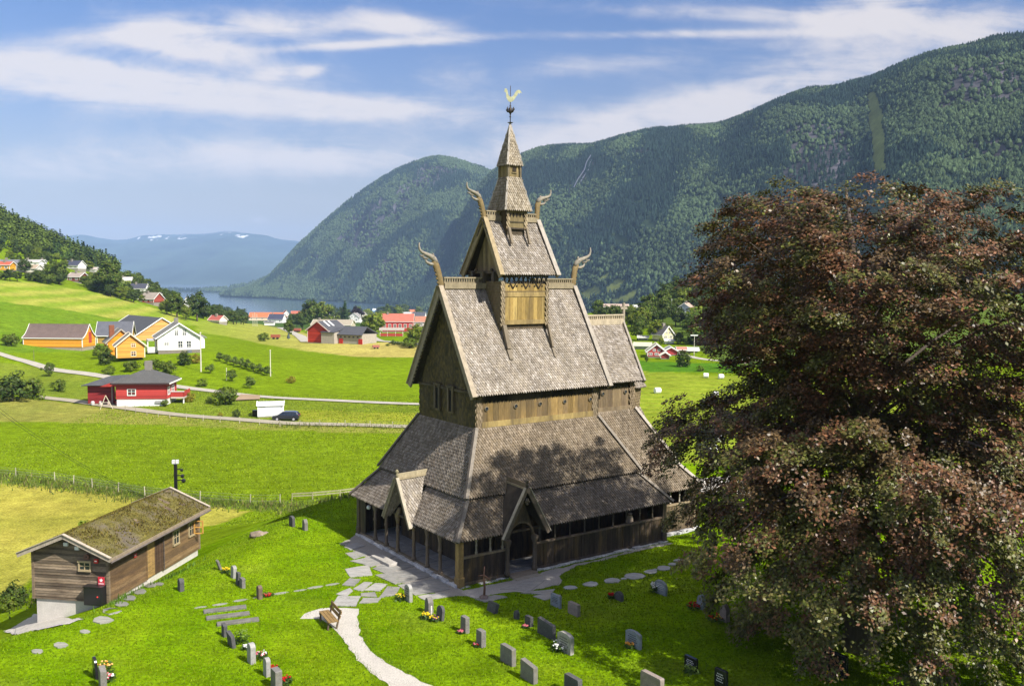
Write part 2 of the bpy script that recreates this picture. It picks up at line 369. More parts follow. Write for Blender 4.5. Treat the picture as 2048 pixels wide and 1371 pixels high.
# flagstones of the forecourt
FLAG = [[(688, 1094), (712, 1085), (730, 1092), (700, 1100)], [(690, 1106), (722, 1100), (740, 1108), (708, 1118)], [(700, 1122), (750, 1110), (790, 1112), (742, 1134)],
        [(745, 1137), (795, 1117), (838, 1130), (770, 1147)], [(690, 1138), (738, 1130), (745, 1150), (700, 1154)], [(684, 1170), (700, 1156), (722, 1158), (708, 1172)],
        [(706, 1178), (728, 1164), (745, 1165), (726, 1182)], [(728, 1180), (750, 1166), (775, 1168), (760, 1182)], [(757, 1196), (775, 1172), (800, 1174), (790, 1190)],
        [(672, 1188), (700, 1176), (706, 1182), (694, 1192)], [(662, 1212), (676, 1192), (722, 1192), (712, 1212)], [(718, 1206), (726, 1196), (762, 1196), (756, 1204)],
        [(750, 1150), (850, 1134), (870, 1150), (790, 1168)], [(722, 1186), (750, 1184), (754, 1194), (722, 1192)], [(795, 1170), (880, 1156), (900, 1178), (830, 1190)],
        [(1000, 1178), (1050, 1162), (1090, 1160), (1060, 1182)], [(1040, 1186), (1066, 1182), (1110, 1178), (1100, 1190)], [(835, 1192), (880, 1186), (905, 1192), (850, 1200)], [(950, 1198), (990, 1190), (1015, 1194), (970, 1204)], [(1066, 1192), (1100, 1186), (1122, 1190), (1090, 1200)]]
for q in FLAG:
    c = random.uniform(.75, 1.25)
    Q = []
    for i in range(len(q)):
        a = q[i]; b_ = q[(i + 1) % len(q)]
        Q += [a, (lerp(a[0], b_[0], .5) + random.uniform(-2, 2), lerp(a[1], b_[1], .5) + random.uniform(-1, 1))]
    o = patch('paving_stone', Q, 'slate', random.uniform(.028, .045), 0, col=(.265 * c, .26 * c, .245 * c), th=.05)
    tag(o, 'irregular grey slate flagstone set in the grass forecourt beside the church', 'paving stone', 'slate flagstones of the forecourt')
STEP = [(1182, 1168, 16), (1224, 1161, 17), (1268, 1152, 22), (1302, 1143, 14), (1328, 1136, 16), (1345, 1128, 9), (1356, 1121, 10), (1140, 1175, 14), (1248, 1157, 6), (1310, 1139, 5)]
for i, (a, b_, r) in enumerate(STEP):
    Q = [(a + r * math.cos(t) * random.uniform(.85, 1.1), b_ + r * .3 * math.sin(t) * random.uniform(.85, 1.1)) for t in np.linspace(0, 2 * math.pi, 9)[:-1]]
    tag(patch('stepping_stone', Q, 'slate', .04, 0, col=(.34, .35, .36), th=.06), 'flat grey stepping stone in the shaded lawn along the south gallery', 'stepping stone', 'stepping stones along the south gallery')
for i, (a, b_, r) in enumerate([(665, 1168, 14), (630, 1174, 17), (600, 1180, 12), (560, 1186, 16), (520, 1193, 13), (480, 1200, 15), (440, 1208, 15), (400, 1214, 12)]):
    Q = [(a + r * math.cos(t) * random.uniform(.9, 1.1) * 1.1, b_ - (a + r * math.cos(t) - a) * .16 + r * .13 * math.sin(t)) for t in np.linspace(0, 2 * math.pi, 8)[:-1]]
    tag(patch('stepping_stone', Q, 'slate', .018, 0, col=(.24, .25, .2), th=.05), 'narrow sunken stepping stone in the line crossing the left lawn', 'stepping stone', 'sunken stones crossing the left lawn')
for i, (a, b_, r) in enumerate([(222, 1222, 19), (242, 1208, 16), (258, 1196, 16), (278, 1183, 17), (300, 1170, 15), (318, 1168, 10), (205, 1240, 20), (170, 1263, 10), (120, 1290, 16), (75, 1303, 13)]):
    Q = [(a + r * math.cos(t) * random.uniform(.85, 1.15), b_ + r * .36 * math.sin(t) * random.uniform(.85, 1.1)) for t in np.linspace(0, 2 * math.pi, 8)[:-1]]
    p = patch('stepping_stone', Q, 'slate', .05, 0, flat=False, col=(.27, .27, .23), th=.05); tag(p, 'pale slab in the stone path along the log shed', 'stepping stone', 'stone slabs beside the shed')

# ------------------------------------------------------------------ water
b = MB(); b.face([(-12000, 1500, SEA), (6000, 1500, SEA), (6000, 16000, SEA), (-12000, 16000, SEA)])
m = mat('fjord_water', (.05, .085, .13), rough=.13, spec=.5, bump=.12, bscale=.05, stretch=(1, .35, 1)); MT['fjord_water'] = m
tag(b.build('water', 'fjord_water'), kind='structure')

# ------------------------------------------------------------------ mountains
def mountain(name, cols, nx, nt, seed, amp, base_shift=0, pw=1.35, colfn=None, back=.5):
    """cols: (direction as photo column, crest row, crest distance, foot distance)"""
    cx = [c[0] for c in cols]; px = np.linspace(cx[0], cx[-1], nx)
    ry = np.interp(px, cx, [c[1] for c in cols]); rd = np.interp(px, cx, [c[2] for c in cols]); bd = np.interp(px, cx, [c[3] for c in cols])
    k = np.ones(9) / 9; sm = lambda a: np.convolve(np.pad(a, 4, 'edge'), k, 'valid')
    ry = sm(ry); rd = sm(rd); bd = sm(bd)
    X = np.array([ray(p, q)[0] for p, q in zip(px, ry)]); Zs = np.array([ray(p, q)[1] for p, q in zip(px, ry)])
    zr = CZ + Zs * rd
    zb = np.maximum(H(X * bd, bd), SEA) - 12
    t = np.concatenate([np.linspace(0, 1, nt), 1 + np.linspace(0, 1, 14)[1:] * back])
    T, _ = np.meshgrid(t, px, indexing='ij')
    D = bd + (rd - bd) * T
    p = np.where(T <= 1, 1 - (1 - np.clip(T, 0, 1))**pw, 1 - (T - 1)**1.2 * 1.1)
    Z = zb + (zr - zb) * p
    XX = X * D
    w = np.clip(4 * T * (1.08 - T), 0, 1)
    sc = 1 / (amp * 7)
    nz = fbm(XX * sc, D * sc * .45, 5, seed) - .5 + .5 * (.5 - np.abs(fbm(XX * sc * 2.1 + 7, D * sc * .7, 4, seed + 5) - .5) * 2) * .6
    Z = Z + w * amp * nz * 1.3 + (fbm(XX * sc * 9, D * sc * 9, 3, seed + 9) - .5) * amp * .10 * np.clip(T * 3, 0, 1)
    return px, T, XX, D, Z
GR = {}
def mountain_mesh(k_, name, cols, nx, nt, seed, amp, colour, **k):
    px, T, X, D, Z = mountain(name, cols, nx, nt, seed, amp, **k)
    n, m_ = X.shape; V = np.stack([X.ravel(), D.ravel(), Z.ravel()], 1); i = np.arange(n * m_).reshape(n, m_)
    Fq = np.stack([i[:-1, :-1], i[:-1, 1:], i[1:, 1:], i[1:, :-1]], -1).reshape(-1, 4)
    qx, qy = project(V[:, 0], V[:, 1], V[:, 2])
    C = colour(V, qx, qy, T.ravel())
    o = np_mesh(name, V, Fq, C, 'mountain', smooth=True, percorner=True); tag(o, kind='structure')
    GR[k_] = (T, X, D, Z)
RIGHT = [(800, 603, 3000, 2750), (850, 575, 3300, 2700), (885, 520, 3450, 2600), (920, 440, 3500, 2500), (950, 385, 3550, 2450), (985, 347, 3500, 2400), (1050, 316, 3400, 2300), (1100, 304, 3300, 2200), (1180, 301, 3200, 2050), (1205, 297, 3150, 2000), (1300, 270, 3000, 1850), (1380, 265, 2900, 1750), (1450, 260, 2800, 1650), (1500, 242, 2700, 1550),
         (1560, 217, 2650, 1450), (1620, 198, 2600, 1400), (1700, 181, 2500, 1350), (1740, 176, 2400, 1300), (1760, 162, 2350, 1250), (1800, 143, 2300, 1200), (1850, 122, 2250, 1150), (1900, 110, 2200, 1120), (1950, 100, 2150, 1100), (2000, 86, 2100, 1080), (2048, 78, 2100, 1050), (2300, 50, 2000, 950), (2700, 40, 1900, 800)]
HUMP = [(440, 592, 4300, 4250), (500, 578, 4300, 4000), (540, 553, 4400, 3900), (570, 521, 4500, 3800), (600, 488, 4600, 3700), (640, 451, 4650, 3600), (680, 416, 4700, 3500), (720, 386, 4700, 3400), (760, 358, 4700, 3300), (800, 336, 4700, 3200), (850, 319, 4700, 3100), (880, 317, 4700, 3050), (920, 323, 4650, 3000), (960, 336, 4600, 2950), (985, 347, 4550, 2900), (1040, 380, 4500, 2850), (1120, 440, 4400, 2800)]
FAR1 = [(p, y - .6, 17000 + (1500 if 270 < p < 390 else 0), 8600) for p, y in ((-300, 500), (0, 492), (130, 485), (155, 479), (200, 486), (240, 489), (280, 478), (300, 474), (345, 472), (400, 470), (430, 466), (460, 463), (490, 467), (530, 475), (600, 487), (700, 492), (800, 500))]
SPIT = [(250, 575, 5400, 5250), (330, 580, 5300, 5200), (390, 581, 5300, 5150), (430, 579, 5350, 5120), (470, 574, 5400, 4900), (500, 566, 5400, 4600), (530, 556, 5400, 4500), (560, 548, 5400, 4400), (640, 540, 5400, 4300)]
def crock(V, qx, qy, t):
    C = np.empty((len(V), 3)); n = fbm(V[:, 0] / 90, V[:, 2] / 60, 4, 77)[:, None]
    C[:] = np.array((.032, .052, .024)) * (.6 + .8 * n)
    rk = np.zeros(len(V), bool); w = (fbm(V[:, 0] / 60, V[:, 2] / 45, 4, 55) - .5) * 50
    for P in ROCK: rk |= inpoly(qx + w, qy + w * .7, P)
    C[rk] = (np.array((.082, .078, .088)) * np.clip(2.9 * (fbm(V[:, 0] / 22, V[:, 2] / 60, 4, 78)[:, None] - .25), .12, 1.6))[rk]
    for P in CLEAR:
        q = inpoly(qx + w * .15, qy, P); C[q] = (np.array((.17, .20, .05)) * (.7 + .6 * n))[q]
    return C
ROCK = [[(1860, 225), (1890, 150), (1930, 112), (1990, 108), (2060, 105), (2300, 95), (2300, 200), (2060, 195), (1960, 215)], [(1560, 350), (1580, 270), (1630, 245), (1700, 255), (1705, 340), (1660, 385), (1590, 380)], [(1900, 330), (1940, 290), (2060, 280), (2060, 325)],
        [(760, 450), (800, 375), (850, 335), (915, 330), (900, 355), (835, 385), (800, 450)], [(680, 490), (715, 415), (760, 390), (755, 460), (720, 500)], [(740, 560), (760, 520), (790, 510), (780, 560)], [(1140, 400), (1160, 350), (1185, 320), (1190, 326), (1165, 370)], [(1255, 310), (1290, 296), (1310, 305), (1285, 325)], [(560, 560), (600, 525), (640, 500), (620, 535)]]
CLEAR = [[(1733, 186), (1752, 184), (1765, 230), (1770, 290), (1775, 350), (1750, 350), (1742, 290), (1735, 235)], [(1196, 556), (1222, 541), (1224, 546), (1200, 566)], [(1208, 575), (1238, 556), (1250, 562), (1232, 584), (1214, 588)], [(1212, 604), (1250, 588), (1272, 580), (1276, 588), (1250, 604)], [(1160, 585), (1190, 570), (1205, 585), (1170, 602)], [(1290, 600), (1330, 585), (1440, 575), (1440, 590)]]
def cfar(V, qx, qy, t):
    C = np.empty((len(V), 3)); n = fbm(V[:, 0] / 400, V[:, 2] / 130, 5, 88)[:, None]
    C[:] = np.array((.035, .055, .04)) * (.2 + 1.7 * n); hi = V[:, 2] > 640 + 200 * n[:, 0]
    C[hi] = (np.array((.14, .13, .12)) * (.6 + .8 * n))[hi]
    w = (fbm(V[:, 0] / 160, V[:, 2] / 40, 4, 99))
    sn = (w > .66) & (inpoly(qx, qy, [(275, 476), (350, 469), (385, 473), (350, 485), (290, 486)]) | inpoly(qx, qy, [(440, 468), (470, 462), (500, 471), (480, 478)]))
    C[sn] = (.8, .8, .82)
    return C
mountain_mesh('right', 'mountains', RIGHT, 460, 120, 11, 125, crock)
mountain_mesh('hump', 'mountains', HUMP, 340, 110, 23, 105, crock, pw=1.25)
mountain_mesh('far', 'mountains', FAR1, 260, 60, 37, 300, cfar, pw=1.15)
mountain_mesh('spit', 'hills', SPIT, 90, 24, 47, 18, crock)

def low_trees(name, P, hgt, con, col, label=None):
    """a far wood: thousands of simple trees as one mass. con: bool per tree (conifer)"""
    n = len(P); Vs = []; Fs = []; Cs = []; off = 0
    ang = RNG.uniform(0, 6.28, n)
    for kind in (0, 1):
        idx = np.where(con == bool(kind))[0]
        if len(idx) == 0: continue
        p = P[idx]; h = hgt[idx]; a0 = ang[idx]; c = col[idx]; m_ = len(idx)
        if kind:                               # spruce: two stacked skirts
            k = 5; lay = [(.05, .26, .55), (.38, .17, 1.0)]
            for (zb, r, zt) in lay:
                vv = np.empty((m_, k + 1, 3))
                for j in range(k):
                    t = a0 + 2 * math.pi * j / k
                    vv[:, j, 0] = p[:, 0] + np.cos(t) * r * h * RNG.uniform(.8, 1.2, m_); vv[:, j, 1] = p[:, 1] + np.sin(t) * r * h; vv[:, j, 2] = p[:, 2] + zb * h
                vv[:, k] = p; vv[:, k, 2] += zt * h
                b0 = off + np.arange(m_)[:, None] * (k + 1)
                for j in range(k): Fs.append(np.stack([b0[:, 0] + j, b0[:, 0] + (j + 1) % k, b0[:, 0] + k], 1)); Cs.append(c * RNG.uniform(.85, 1.15, (m_, 1)))
                Vs.append(vv.reshape(-1, 3)); off += m_ * (k + 1)
        else:                                  # broadleaf: rough lumps
            for q in range(2):
                k = 5; vv = np.empty((m_, 2 * k + 1, 3)); ox = RNG.uniform(-.18, .18, (m_, 2)) * h[:, None]; hz = RNG.uniform(.75, 1.05, m_)
                for j in range(k):
                    t = a0 + 2 * math.pi * j / k + q
                    for lv, (r, z) in enumerate(((.30, .22), (.27, .62))):
                        rr = r * h * RNG.uniform(.75, 1.25, m_)
                        vv[:, lv * k + j, 0] = p[:, 0] + ox[:, 0] + np.cos(t + lv * .6) * rr; vv[:, lv * k + j, 1] = p[:, 1] + ox[:, 1] + np.sin(t + lv * .6) * rr; vv[:, lv * k + j, 2] = p[:, 2] + z * h * hz
                vv[:, 2 * k, :2] = p[:, :2] + ox; vv[:, 2 * k, 2] = p[:, 2] + h * hz
                b0 = (off + np.arange(m_) * (2 * k + 1))
                for j in range(k):
                    j2 = (j + 1) % k; cc = c * RNG.uniform(.85, 1.15, (m_, 1))
                    for tri in ((j, j2, k + j), (j2, k + j2, k + j), (k + j, k + j2, 2 * k)): Fs.append(np.stack([b0 + tri[0], b0 + tri[1], b0 + tri[2]], 1)); Cs.append(cc)
                Vs.append(vv.reshape(-1, 3)); off += m_ * (2 * k + 1)
    o = np_mesh(name, np.concatenate(Vs), np.concatenate(Fs), np.clip(np.concatenate(Cs), .003, 1), 'far_leaf'); tag(o, label, None, None, 'stuff'); return o
def forest_on(grid, n, hmin, hmax, label, seed, tmax=1.03, conb=.0):
    T, X, D, Z = grid; nt, nx = X.shape; r = np.random.default_rng(seed)
    rows = np.where(T[:, 0] <= tmax)[0]; a = r.uniform(0, rows[-1] - 1, n); b_ = r.uniform(0, nx - 2, n)
    # more trees where the slope is seen at a low angle
    i = a.astype(int); j = b_.astype(int); fa = a - i; fb = b_ - j
    g = lambda A: (A[i, j] * (1 - fa) * (1 - fb) + A[i + 1, j] * fa * (1 - fb) + A[i, j + 1] * (1 - fa) * fb + A[i + 1, j + 1] * fa * fb)
    P = np.stack([g(X), g(D), g(Z)], 1); qx, qy = project(P[:, 0], P[:, 1], P[:, 2])
    w = (fbm(P[:, 0] / 60, P[:, 2] / 45, 4, 55) - .5) * 50; keep = (P[:, 2] > SEA + 2) & (qx > -700) & (qx < 2750)
    for p in ROCK: keep &= ~(inpoly(qx + w, qy + w * .7, p) & (r.uniform(0, 1, n) > .24))
    for p in CLEAR: keep &= ~inpoly(qx + w * .15, qy, p)
    keep &= ~(fbm(P[:, 0] / 35, P[:, 2] / 35, 3, 71) > .74)
    P = P[keep]; n = len(P); sp = fbm(P[:, 0] / 110, P[:, 1] / 160, 4, 61); con = (sp + r.uniform(-.12, .12, n)) > .5 - conb
    h = r.uniform(hmin, hmax, n) * np.where(con, 1.15, .95)
    v = r.uniform(.6, 1.45, (n, 1)) * (.65 + .7 * fbm(P[:, 0] / 50, P[:, 2] / 50, 3, 81))[:, None]
    col = np.where(con[:, None], np.array((.019, .037, .027)), np.array((.052, .080, .036))) * v
    P[:, 2] -= 1
    low_trees('forest', P, h, con, col, label)
forest_on(GR['right'], 96000, 8.5, 15, 'dense mixed forest covering the long valley ridge on the right', 1)
forest_on(GR['hump'], 40000, 11, 18, 'forest covering the rounded mountain behind the church', 2, conb=-.03)
forest_on(GR['spit'], 2500, 14, 22, 'wooded low headland on the far side of the fjord', 3)

# ------------------------------------------------------------------ light, sky, air
SUNV = Vector((.784, -.669, 1.0)).normalized()
sun = bpy.data.lights.new('sun', 'SUN'); sun.energy = 4.6; sun.angle = R(.53); sun.color = (1, .94, .84)
so = bpy.data.objects.new('sun', sun); COL.objects.link(so); so.rotation_euler = SUNV.to_track_quat('Z', 'Y').to_euler()
W = bpy.data.worlds.new('World'); S.world = W; W.use_nodes = True; nt = W.node_tree; L = nt.links; bg = nt.nodes['Background']
sky = nd(nt, 'ShaderNodeTexSky', sky_type='NISHITA'); sky.sun_disc = False; sky.sun_elevation = math.asin(SUNV.z); sky.sun_rotation = math.atan2(SUNV.x, SUNV.y)
sky.air_density = 1.25; sky.dust_density = .6; sky.ozone_density = 3.5; sky.altitude = 50
tc = nd(nt, 'ShaderNodeTexCoord'); sx = nd(nt, 'ShaderNodeSeparateXYZ'); L.new(tc.outputs['Generated'], sx.inputs[0])
def mth(op, a, b=None, c=None):
    n = nd(nt, 'ShaderNodeMath', operation=op)
    for i, v in enumerate((a, b, c)):
        if v is None: continue
        if isinstance(v, (int, float)): n.inputs[i].default_value = v
        else: L.new(v, n.inputs[i])
    return n.outputs[0]
yy = mth('MAXIMUM', mth('ABSOLUTE', sx.outputs[1]), .05)
AX = mth('DIVIDE', sx.outputs[0], yy); AZ = mth('DIVIDE', sx.outputs[2], yy)
cv = nd(nt, 'ShaderNodeCombineXYZ'); L.new(mth('MULTIPLY', AX, 3.2), cv.inputs[0]); L.new(mth('ADD', mth('MULTIPLY', AZ, 17.0), mth('MULTIPLY', AX, 1.1)), cv.inputs[1]); cv.inputs[2].default_value = 3.7
n1 = nd(nt, 'ShaderNodeTexNoise'); n1.inputs['Scale'].default_value = 1.25; n1.inputs['Detail'].default_value = 9; n1.inputs['Roughness'].default_value = .64; n1.inputs['Distortion'].default_value = .9; L.new(cv.outputs[0], n1.inputs['Vector'])
cv2 = nd(nt, 'ShaderNodeCombineXYZ'); L.new(mth('MULTIPLY', AX, 9.0), cv2.inputs[0]); L.new(mth('MULTIPLY', AZ, 15.0), cv2.inputs[1])
n2 = nd(nt, 'ShaderNodeTexNoise'); n2.inputs['Scale'].default_value = 1.6; n2.inputs['Detail'].default_value = 9; n2.inputs['Roughness'].default_value = .62; n2.inputs['Distortion'].default_value = .3; L.new(cv2.outputs[0], n2.inputs['Vector'])
# banks of cloud: bearing, height, half-widths, density, tilt
BANK = [(230, 170, 330, 50, 1.15, .08), (90, 130, 160, 34, .8, .0), (560, 205, 330, 26, 1.0, .10), (720, 215, 160, 18, .6, -.05), (330, 62, 110, 36, 1.05, .15), (560, 50, 150, 30, .8, .05), (800, 48, 110, 22, 1.1, .12), (430, 105, 150, 24, 1.0, .16), (750, 88, 230, 9, .9, -.06), (230, 78, 120, 18, .6, 0), (480, 300, 300, 40, .72, .02), (150, 330, 260, 42, .5, .0), (700, 320, 220, 34, .62, 0), (520, 440, 24, 9, .75, 0), (620, 142, 30, 12, .8, -.15), (545, 148, 40, 14, .8, -.1),
        (1480, 200, 330, 52, 1.05, -.25), (1230, 260, 200, 40, .85, -.2), (1060, 320, 160, 40, .7, -.05), (1500, 30, 330, 18, .55, .03), (1730, 25, 130, 34, .75, -.2), (1900, 60, 260, 60, .62, 0), (1380, 68, 300, 9, .6, -.02), (1200, 130, 420, 22, .4, -.1), (1000, 225, 200, 40, .35, 0)]
acc = None
for px, py, rx, ry, am, tl in BANK:
    cx_, cz_ = ray(px, py)
    dx = mth('SUBTRACT', AX, cx_); dz = mth('ADD', mth('SUBTRACT', AZ, cz_), mth('MULTIPLY', dx, tl))
    q = mth('ADD', mth('POWER', mth('ABSOLUTE', mth('MULTIPLY', dx, F / rx)), 2.0), mth('POWER', mth('ABSOLUTE', mth('MULTIPLY', dz, F / ry)), 2.0))
    g = mth('MULTIPLY', mth('EXPONENT', mth('MULTIPLY', q, -1.0)), am)
    acc = g if acc is None else mth('ADD', acc, g)
fill_cloud = nd(nt, 'ShaderNodeMapRange', interpolation_type='SMOOTHSTEP'); fill_cloud.inputs[1].default_value = .42; fill_cloud.inputs[2].default_value = 1.1; fill_cloud.inputs[3].default_value = 0; fill_cloud.inputs[4].default_value = .8; L.new(AZ, fill_cloud.inputs[0])  # thin cloud high overhead, out of view, added to lift the shadow fill
acc = mth('ADD', acc, fill_cloud.outputs[0])
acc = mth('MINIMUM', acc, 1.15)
nn_ = mth('ADD', mth('MULTIPLY', mth('SUBTRACT', n1.outputs[0], .5), 2.6), mth('MULTIPLY', mth('SUBTRACT', n2.outputs[0], .5), 2.0))
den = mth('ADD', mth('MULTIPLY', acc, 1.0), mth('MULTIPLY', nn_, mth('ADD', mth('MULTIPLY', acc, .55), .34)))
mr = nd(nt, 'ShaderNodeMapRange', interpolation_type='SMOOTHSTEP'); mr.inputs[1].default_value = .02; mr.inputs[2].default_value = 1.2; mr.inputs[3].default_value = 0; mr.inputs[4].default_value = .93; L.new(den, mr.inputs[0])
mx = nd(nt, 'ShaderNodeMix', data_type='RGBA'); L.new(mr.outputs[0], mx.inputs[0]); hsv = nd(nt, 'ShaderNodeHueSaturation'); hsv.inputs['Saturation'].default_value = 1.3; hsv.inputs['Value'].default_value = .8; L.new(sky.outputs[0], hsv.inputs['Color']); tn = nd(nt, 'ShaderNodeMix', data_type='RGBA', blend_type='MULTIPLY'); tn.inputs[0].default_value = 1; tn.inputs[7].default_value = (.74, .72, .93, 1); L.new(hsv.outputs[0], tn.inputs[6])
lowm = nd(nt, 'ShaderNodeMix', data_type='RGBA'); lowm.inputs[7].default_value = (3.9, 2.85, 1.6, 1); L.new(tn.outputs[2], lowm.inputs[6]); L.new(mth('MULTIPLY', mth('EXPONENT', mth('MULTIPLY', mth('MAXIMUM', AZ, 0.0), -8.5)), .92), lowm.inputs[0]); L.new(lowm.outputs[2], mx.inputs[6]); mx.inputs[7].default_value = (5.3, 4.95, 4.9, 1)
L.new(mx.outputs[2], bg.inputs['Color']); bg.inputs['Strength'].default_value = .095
S.view_settings.view_transform = 'Standard'; S.view_settings.look = 'None'; S.view_settings.gamma = 1; S.view_settings.exposure = .9
S.cycles.use_denoising = True; S.cycles.max_bounces = 6; S.cycles.diffuse_bounces = 3; S.cycles.glossy_bounces = 2; S.cycles.transmission_bounces = 3; S.cycles.volume_bounces = 0; S.cycles.use_adaptive_sampling = True; S.cycles.adaptive_threshold = .01
hz = MB(); hz.box(-17000, 14500, -2500, 20500, SEA - 320, 1010)
mh = bpy.data.materials.new('haze'); mh.use_nodes = True; nh = mh.node_tree
for n_ in list(nh.nodes):
    if n_.type == 'BSDF_PRINCIPLED': nh.nodes.remove(n_)
pv = nh.nodes.new('ShaderNodeVolumePrincipled'); pv.inputs['Color'].default_value = (.365, .555, .88, 1); pv.inputs['Density'].default_value = .70e-4; pv.inputs['Anisotropy'].default_value = -.3
nh.links.new(pv.outputs[0], nh.nodes['Material Output'].inputs['Volume']); MT['haze'] = mh
tag(hz.build('haze', 'haze'), kind='stuff')

# ------------------------------------------------------------------ stave church
church = empty('stave_church', CH0, TH, 'tall dark timber stave church with stacked shingled roofs, dragon heads and a slender spire', 'church')
def shade(c, v): return (c[0] * v, c[1] * v, c[2] * v)
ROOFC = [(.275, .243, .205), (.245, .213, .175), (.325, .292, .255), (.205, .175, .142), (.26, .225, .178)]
WALLC = [(.17, .125, .045), (.13, .095, .035), (.21, .16, .06), (.10, .075, .03)]
def shingles(b, pts, w=.175, e=.195, lift=.048, cols=ROOFC, th=.1, tip=.1, dark=1.):
    """fish-scale shingles laid in rows over a flat polygon (outside normal by winding), on a slab"""
    n = Vector(nrm(pts)); up = (Vector((0, 0, 1)) - n * n.z)
    up = up.normalized() if up.length > 1e-4 else Vector((0, 1, 0)); rt = up.cross(n).normalized(); o = Vector(pts[0])
    b.slab(pts, th, (.035, .028, .022))
    P2 = [((Vector(p) - o).dot(rt), (Vector(p) - o).dot(up)) for p in pts]
    a0 = min(p[0] for p in P2); a1 = max(p[0] for p in P2); b0 = min(p[1] for p in P2); b1 = max(p[1] for p in P2)
    k = 0; r = b0 + .0
    while r < b1:
        cnt = int((a1 - a0) / w) + 3
        A = a0 + (np.arange(cnt) - 1 + .5 * (k % 2)) * w; Bc = np.full(cnt, r + e * .5); ok = inpoly(A, Bc, P2)
        for a in A[ok]:
            j = random.uniform(-.015, .015); hw = w * .45; lf = lift * random.uniform(.75, 1.3); top = min(r + e * 1.25, b1)
            prof = [(-hw, r + e * .32 + j), (0, r - tip * .6 + j), (hw, r + e * .32 + j), (hw, top), (-hw, top)]
            hh = [lf * .9, lf, lf * .9, .006, .006]
            T = [o + rt * (a + x) + up * y + n * h for (x, y), h in zip(prof, hh)]
            Bt = [o + rt * (a + x) + up * y for (x, y) in prof[:3]]
            c = shade(random.choice(cols), random.uniform(.85, 1.14) * dark)
            b.raw(T + Bt, [(0, 1, 2, 3, 4), (5, 6, 1, 0), (6, 7, 2, 1), (0, 4, 5), (2, 7, 3)], c)
        r += e; k += 1
def boards(b, p, q, z0, z1, th, w=.24, cols=((.05, .036, .025), (.062, .046, .03), (.04, .03, .022)), zt=None, nrm_in=None):
    """upright boards standing along the line p->q (2D), with battens of shadow between"""
    p = Vector((p[0], p[1], 0)); q = Vector((q[0], q[1], 0)); L_ = (q - p).length; d = (q - p) / L_; n = Vector((d.y, -d.x, 0)); m_ = max(1, round(L_ / w)); w = L_ / m_
    for i in range(m_):
        s0 = p + d * (i * w + .006); s1 = p + d * ((i + 1) * w - .006); k = random.uniform(0, .018); a = s0 + n * k; c = s1 + n * k; e = c - n * th; f = a - n * th
        ta = z1 if zt is None else zt(i * w / L_); tb = z1 if zt is None else zt((i + 1) * w / L_)
        b.raw([(a.x, a.y, z0), (c.x, c.y, z0), (e.x, e.y, z0), (f.x, f.y, z0), (a.x, a.y, ta), (c.x, c.y, tb), (e.x, e.y, tb), (f.x, f.y, ta)],
              [(0, 3, 2, 1), (4, 5, 6, 7), (0, 1, 5, 4), (1, 2, 6, 5), (2, 3, 7, 6), (3, 0, 4, 7)], shade(random.choice(cols), random.uniform(.75, 1.3)))
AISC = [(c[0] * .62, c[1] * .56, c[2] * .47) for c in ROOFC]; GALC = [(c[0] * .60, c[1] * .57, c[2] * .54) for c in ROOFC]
GREY = (.34, .31, .27); BROWN = (.20, .16, .10)
VC = 6.3
def mir(p): return (p[0], 2 * VC - p[1], p[2])
def part(b, n, m, par=None, **k): return b.build(n, m, par or church, **k)

# stone base
b = MB()
b.box(.05, 15.75, .05, 12.55, -.15, .1, (.3, .3, .3)); b.box(15.7, 19.6, .95, 11.65, -.15, .2, (.3, .3, .3))
def stones(p, q, zt):
    p = Vector(p); q = Vector(q); L_ = (q - p).length; s = 0; d = (q - p) / L_
    while s < L_ - .1:
        l = random.uniform(.3, .75); c = p + d * (s + l / 2); k = random.uniform(.75, 1.15)
        n = Vector((d.y, -d.x)) * random.uniform(0.02, .16)
        b.ball((c.x + n.x, c.y + n.y, zt - .1), l * .52, (.50 * k, .50 * k, .50 * k), (1, .8, .42), .22) if False else b.box(c.x + n.x - max(abs(d.x) * l / 2, .16), c.x + n.x + max(abs(d.x) * l / 2, .16), c.y + n.y - max(abs(d.y) * l / 2, .16), c.y + n.y + max(abs(d.y) * l / 2, .16), -.12, zt - random.uniform(.0, .1), (.5 * k, .5 * k, .5 * k))
        s += l
stones((0, 12.6), (0, 0), .2); stones((0, -.02), (3.1, -.02), .07); stones((5.2, -.02), (15.8, -.02), .13); stones((15.9, .85), (19.6, .85), .22)
part(b, 'foundation', 'stone', bevel=.03)
b = MB()
for i in range(9):
    for j in range(2): b.box(.25 + j * .95, .25 + j * .95 + .9, .3 + i * 1.34, .3 + i * 1.34 + 1.26, .1, .16, shade((.30, .30, .30), random.uniform(.7, 1.2)))
for i in range(11): b.box(2.2 + i * 1.2, 3.36 + i * 1.2, .25, 1.9, .1, .16, shade((.26, .26, .26), random.uniform(.7, 1.2)))
part(b, 'gallery_floor', 'slate')
# inner nave wall behind the gallery
b = MB()
boards(b, (2.1, 10.5), (2.1, 2.1), .1, 5.0, .12); boards(b, (2.1, 2.1), (13.4, 2.1), .1, 5.0, .12); boards(b, (13.4, 2.1), (13.4, 10.5), .1, 5.2, .12); boards(b, (13.4, 10.5), (2.1, 10.5), .1, 5, .12)
boards(b, (13.3, 3.2), (17.4, 3.2), .1, 5.2, .12); boards(b, (17.4, 3.2), (17.4, 9.4), .1, 5.2, .12)
part(b, 'aisle_wall', 'tarred')
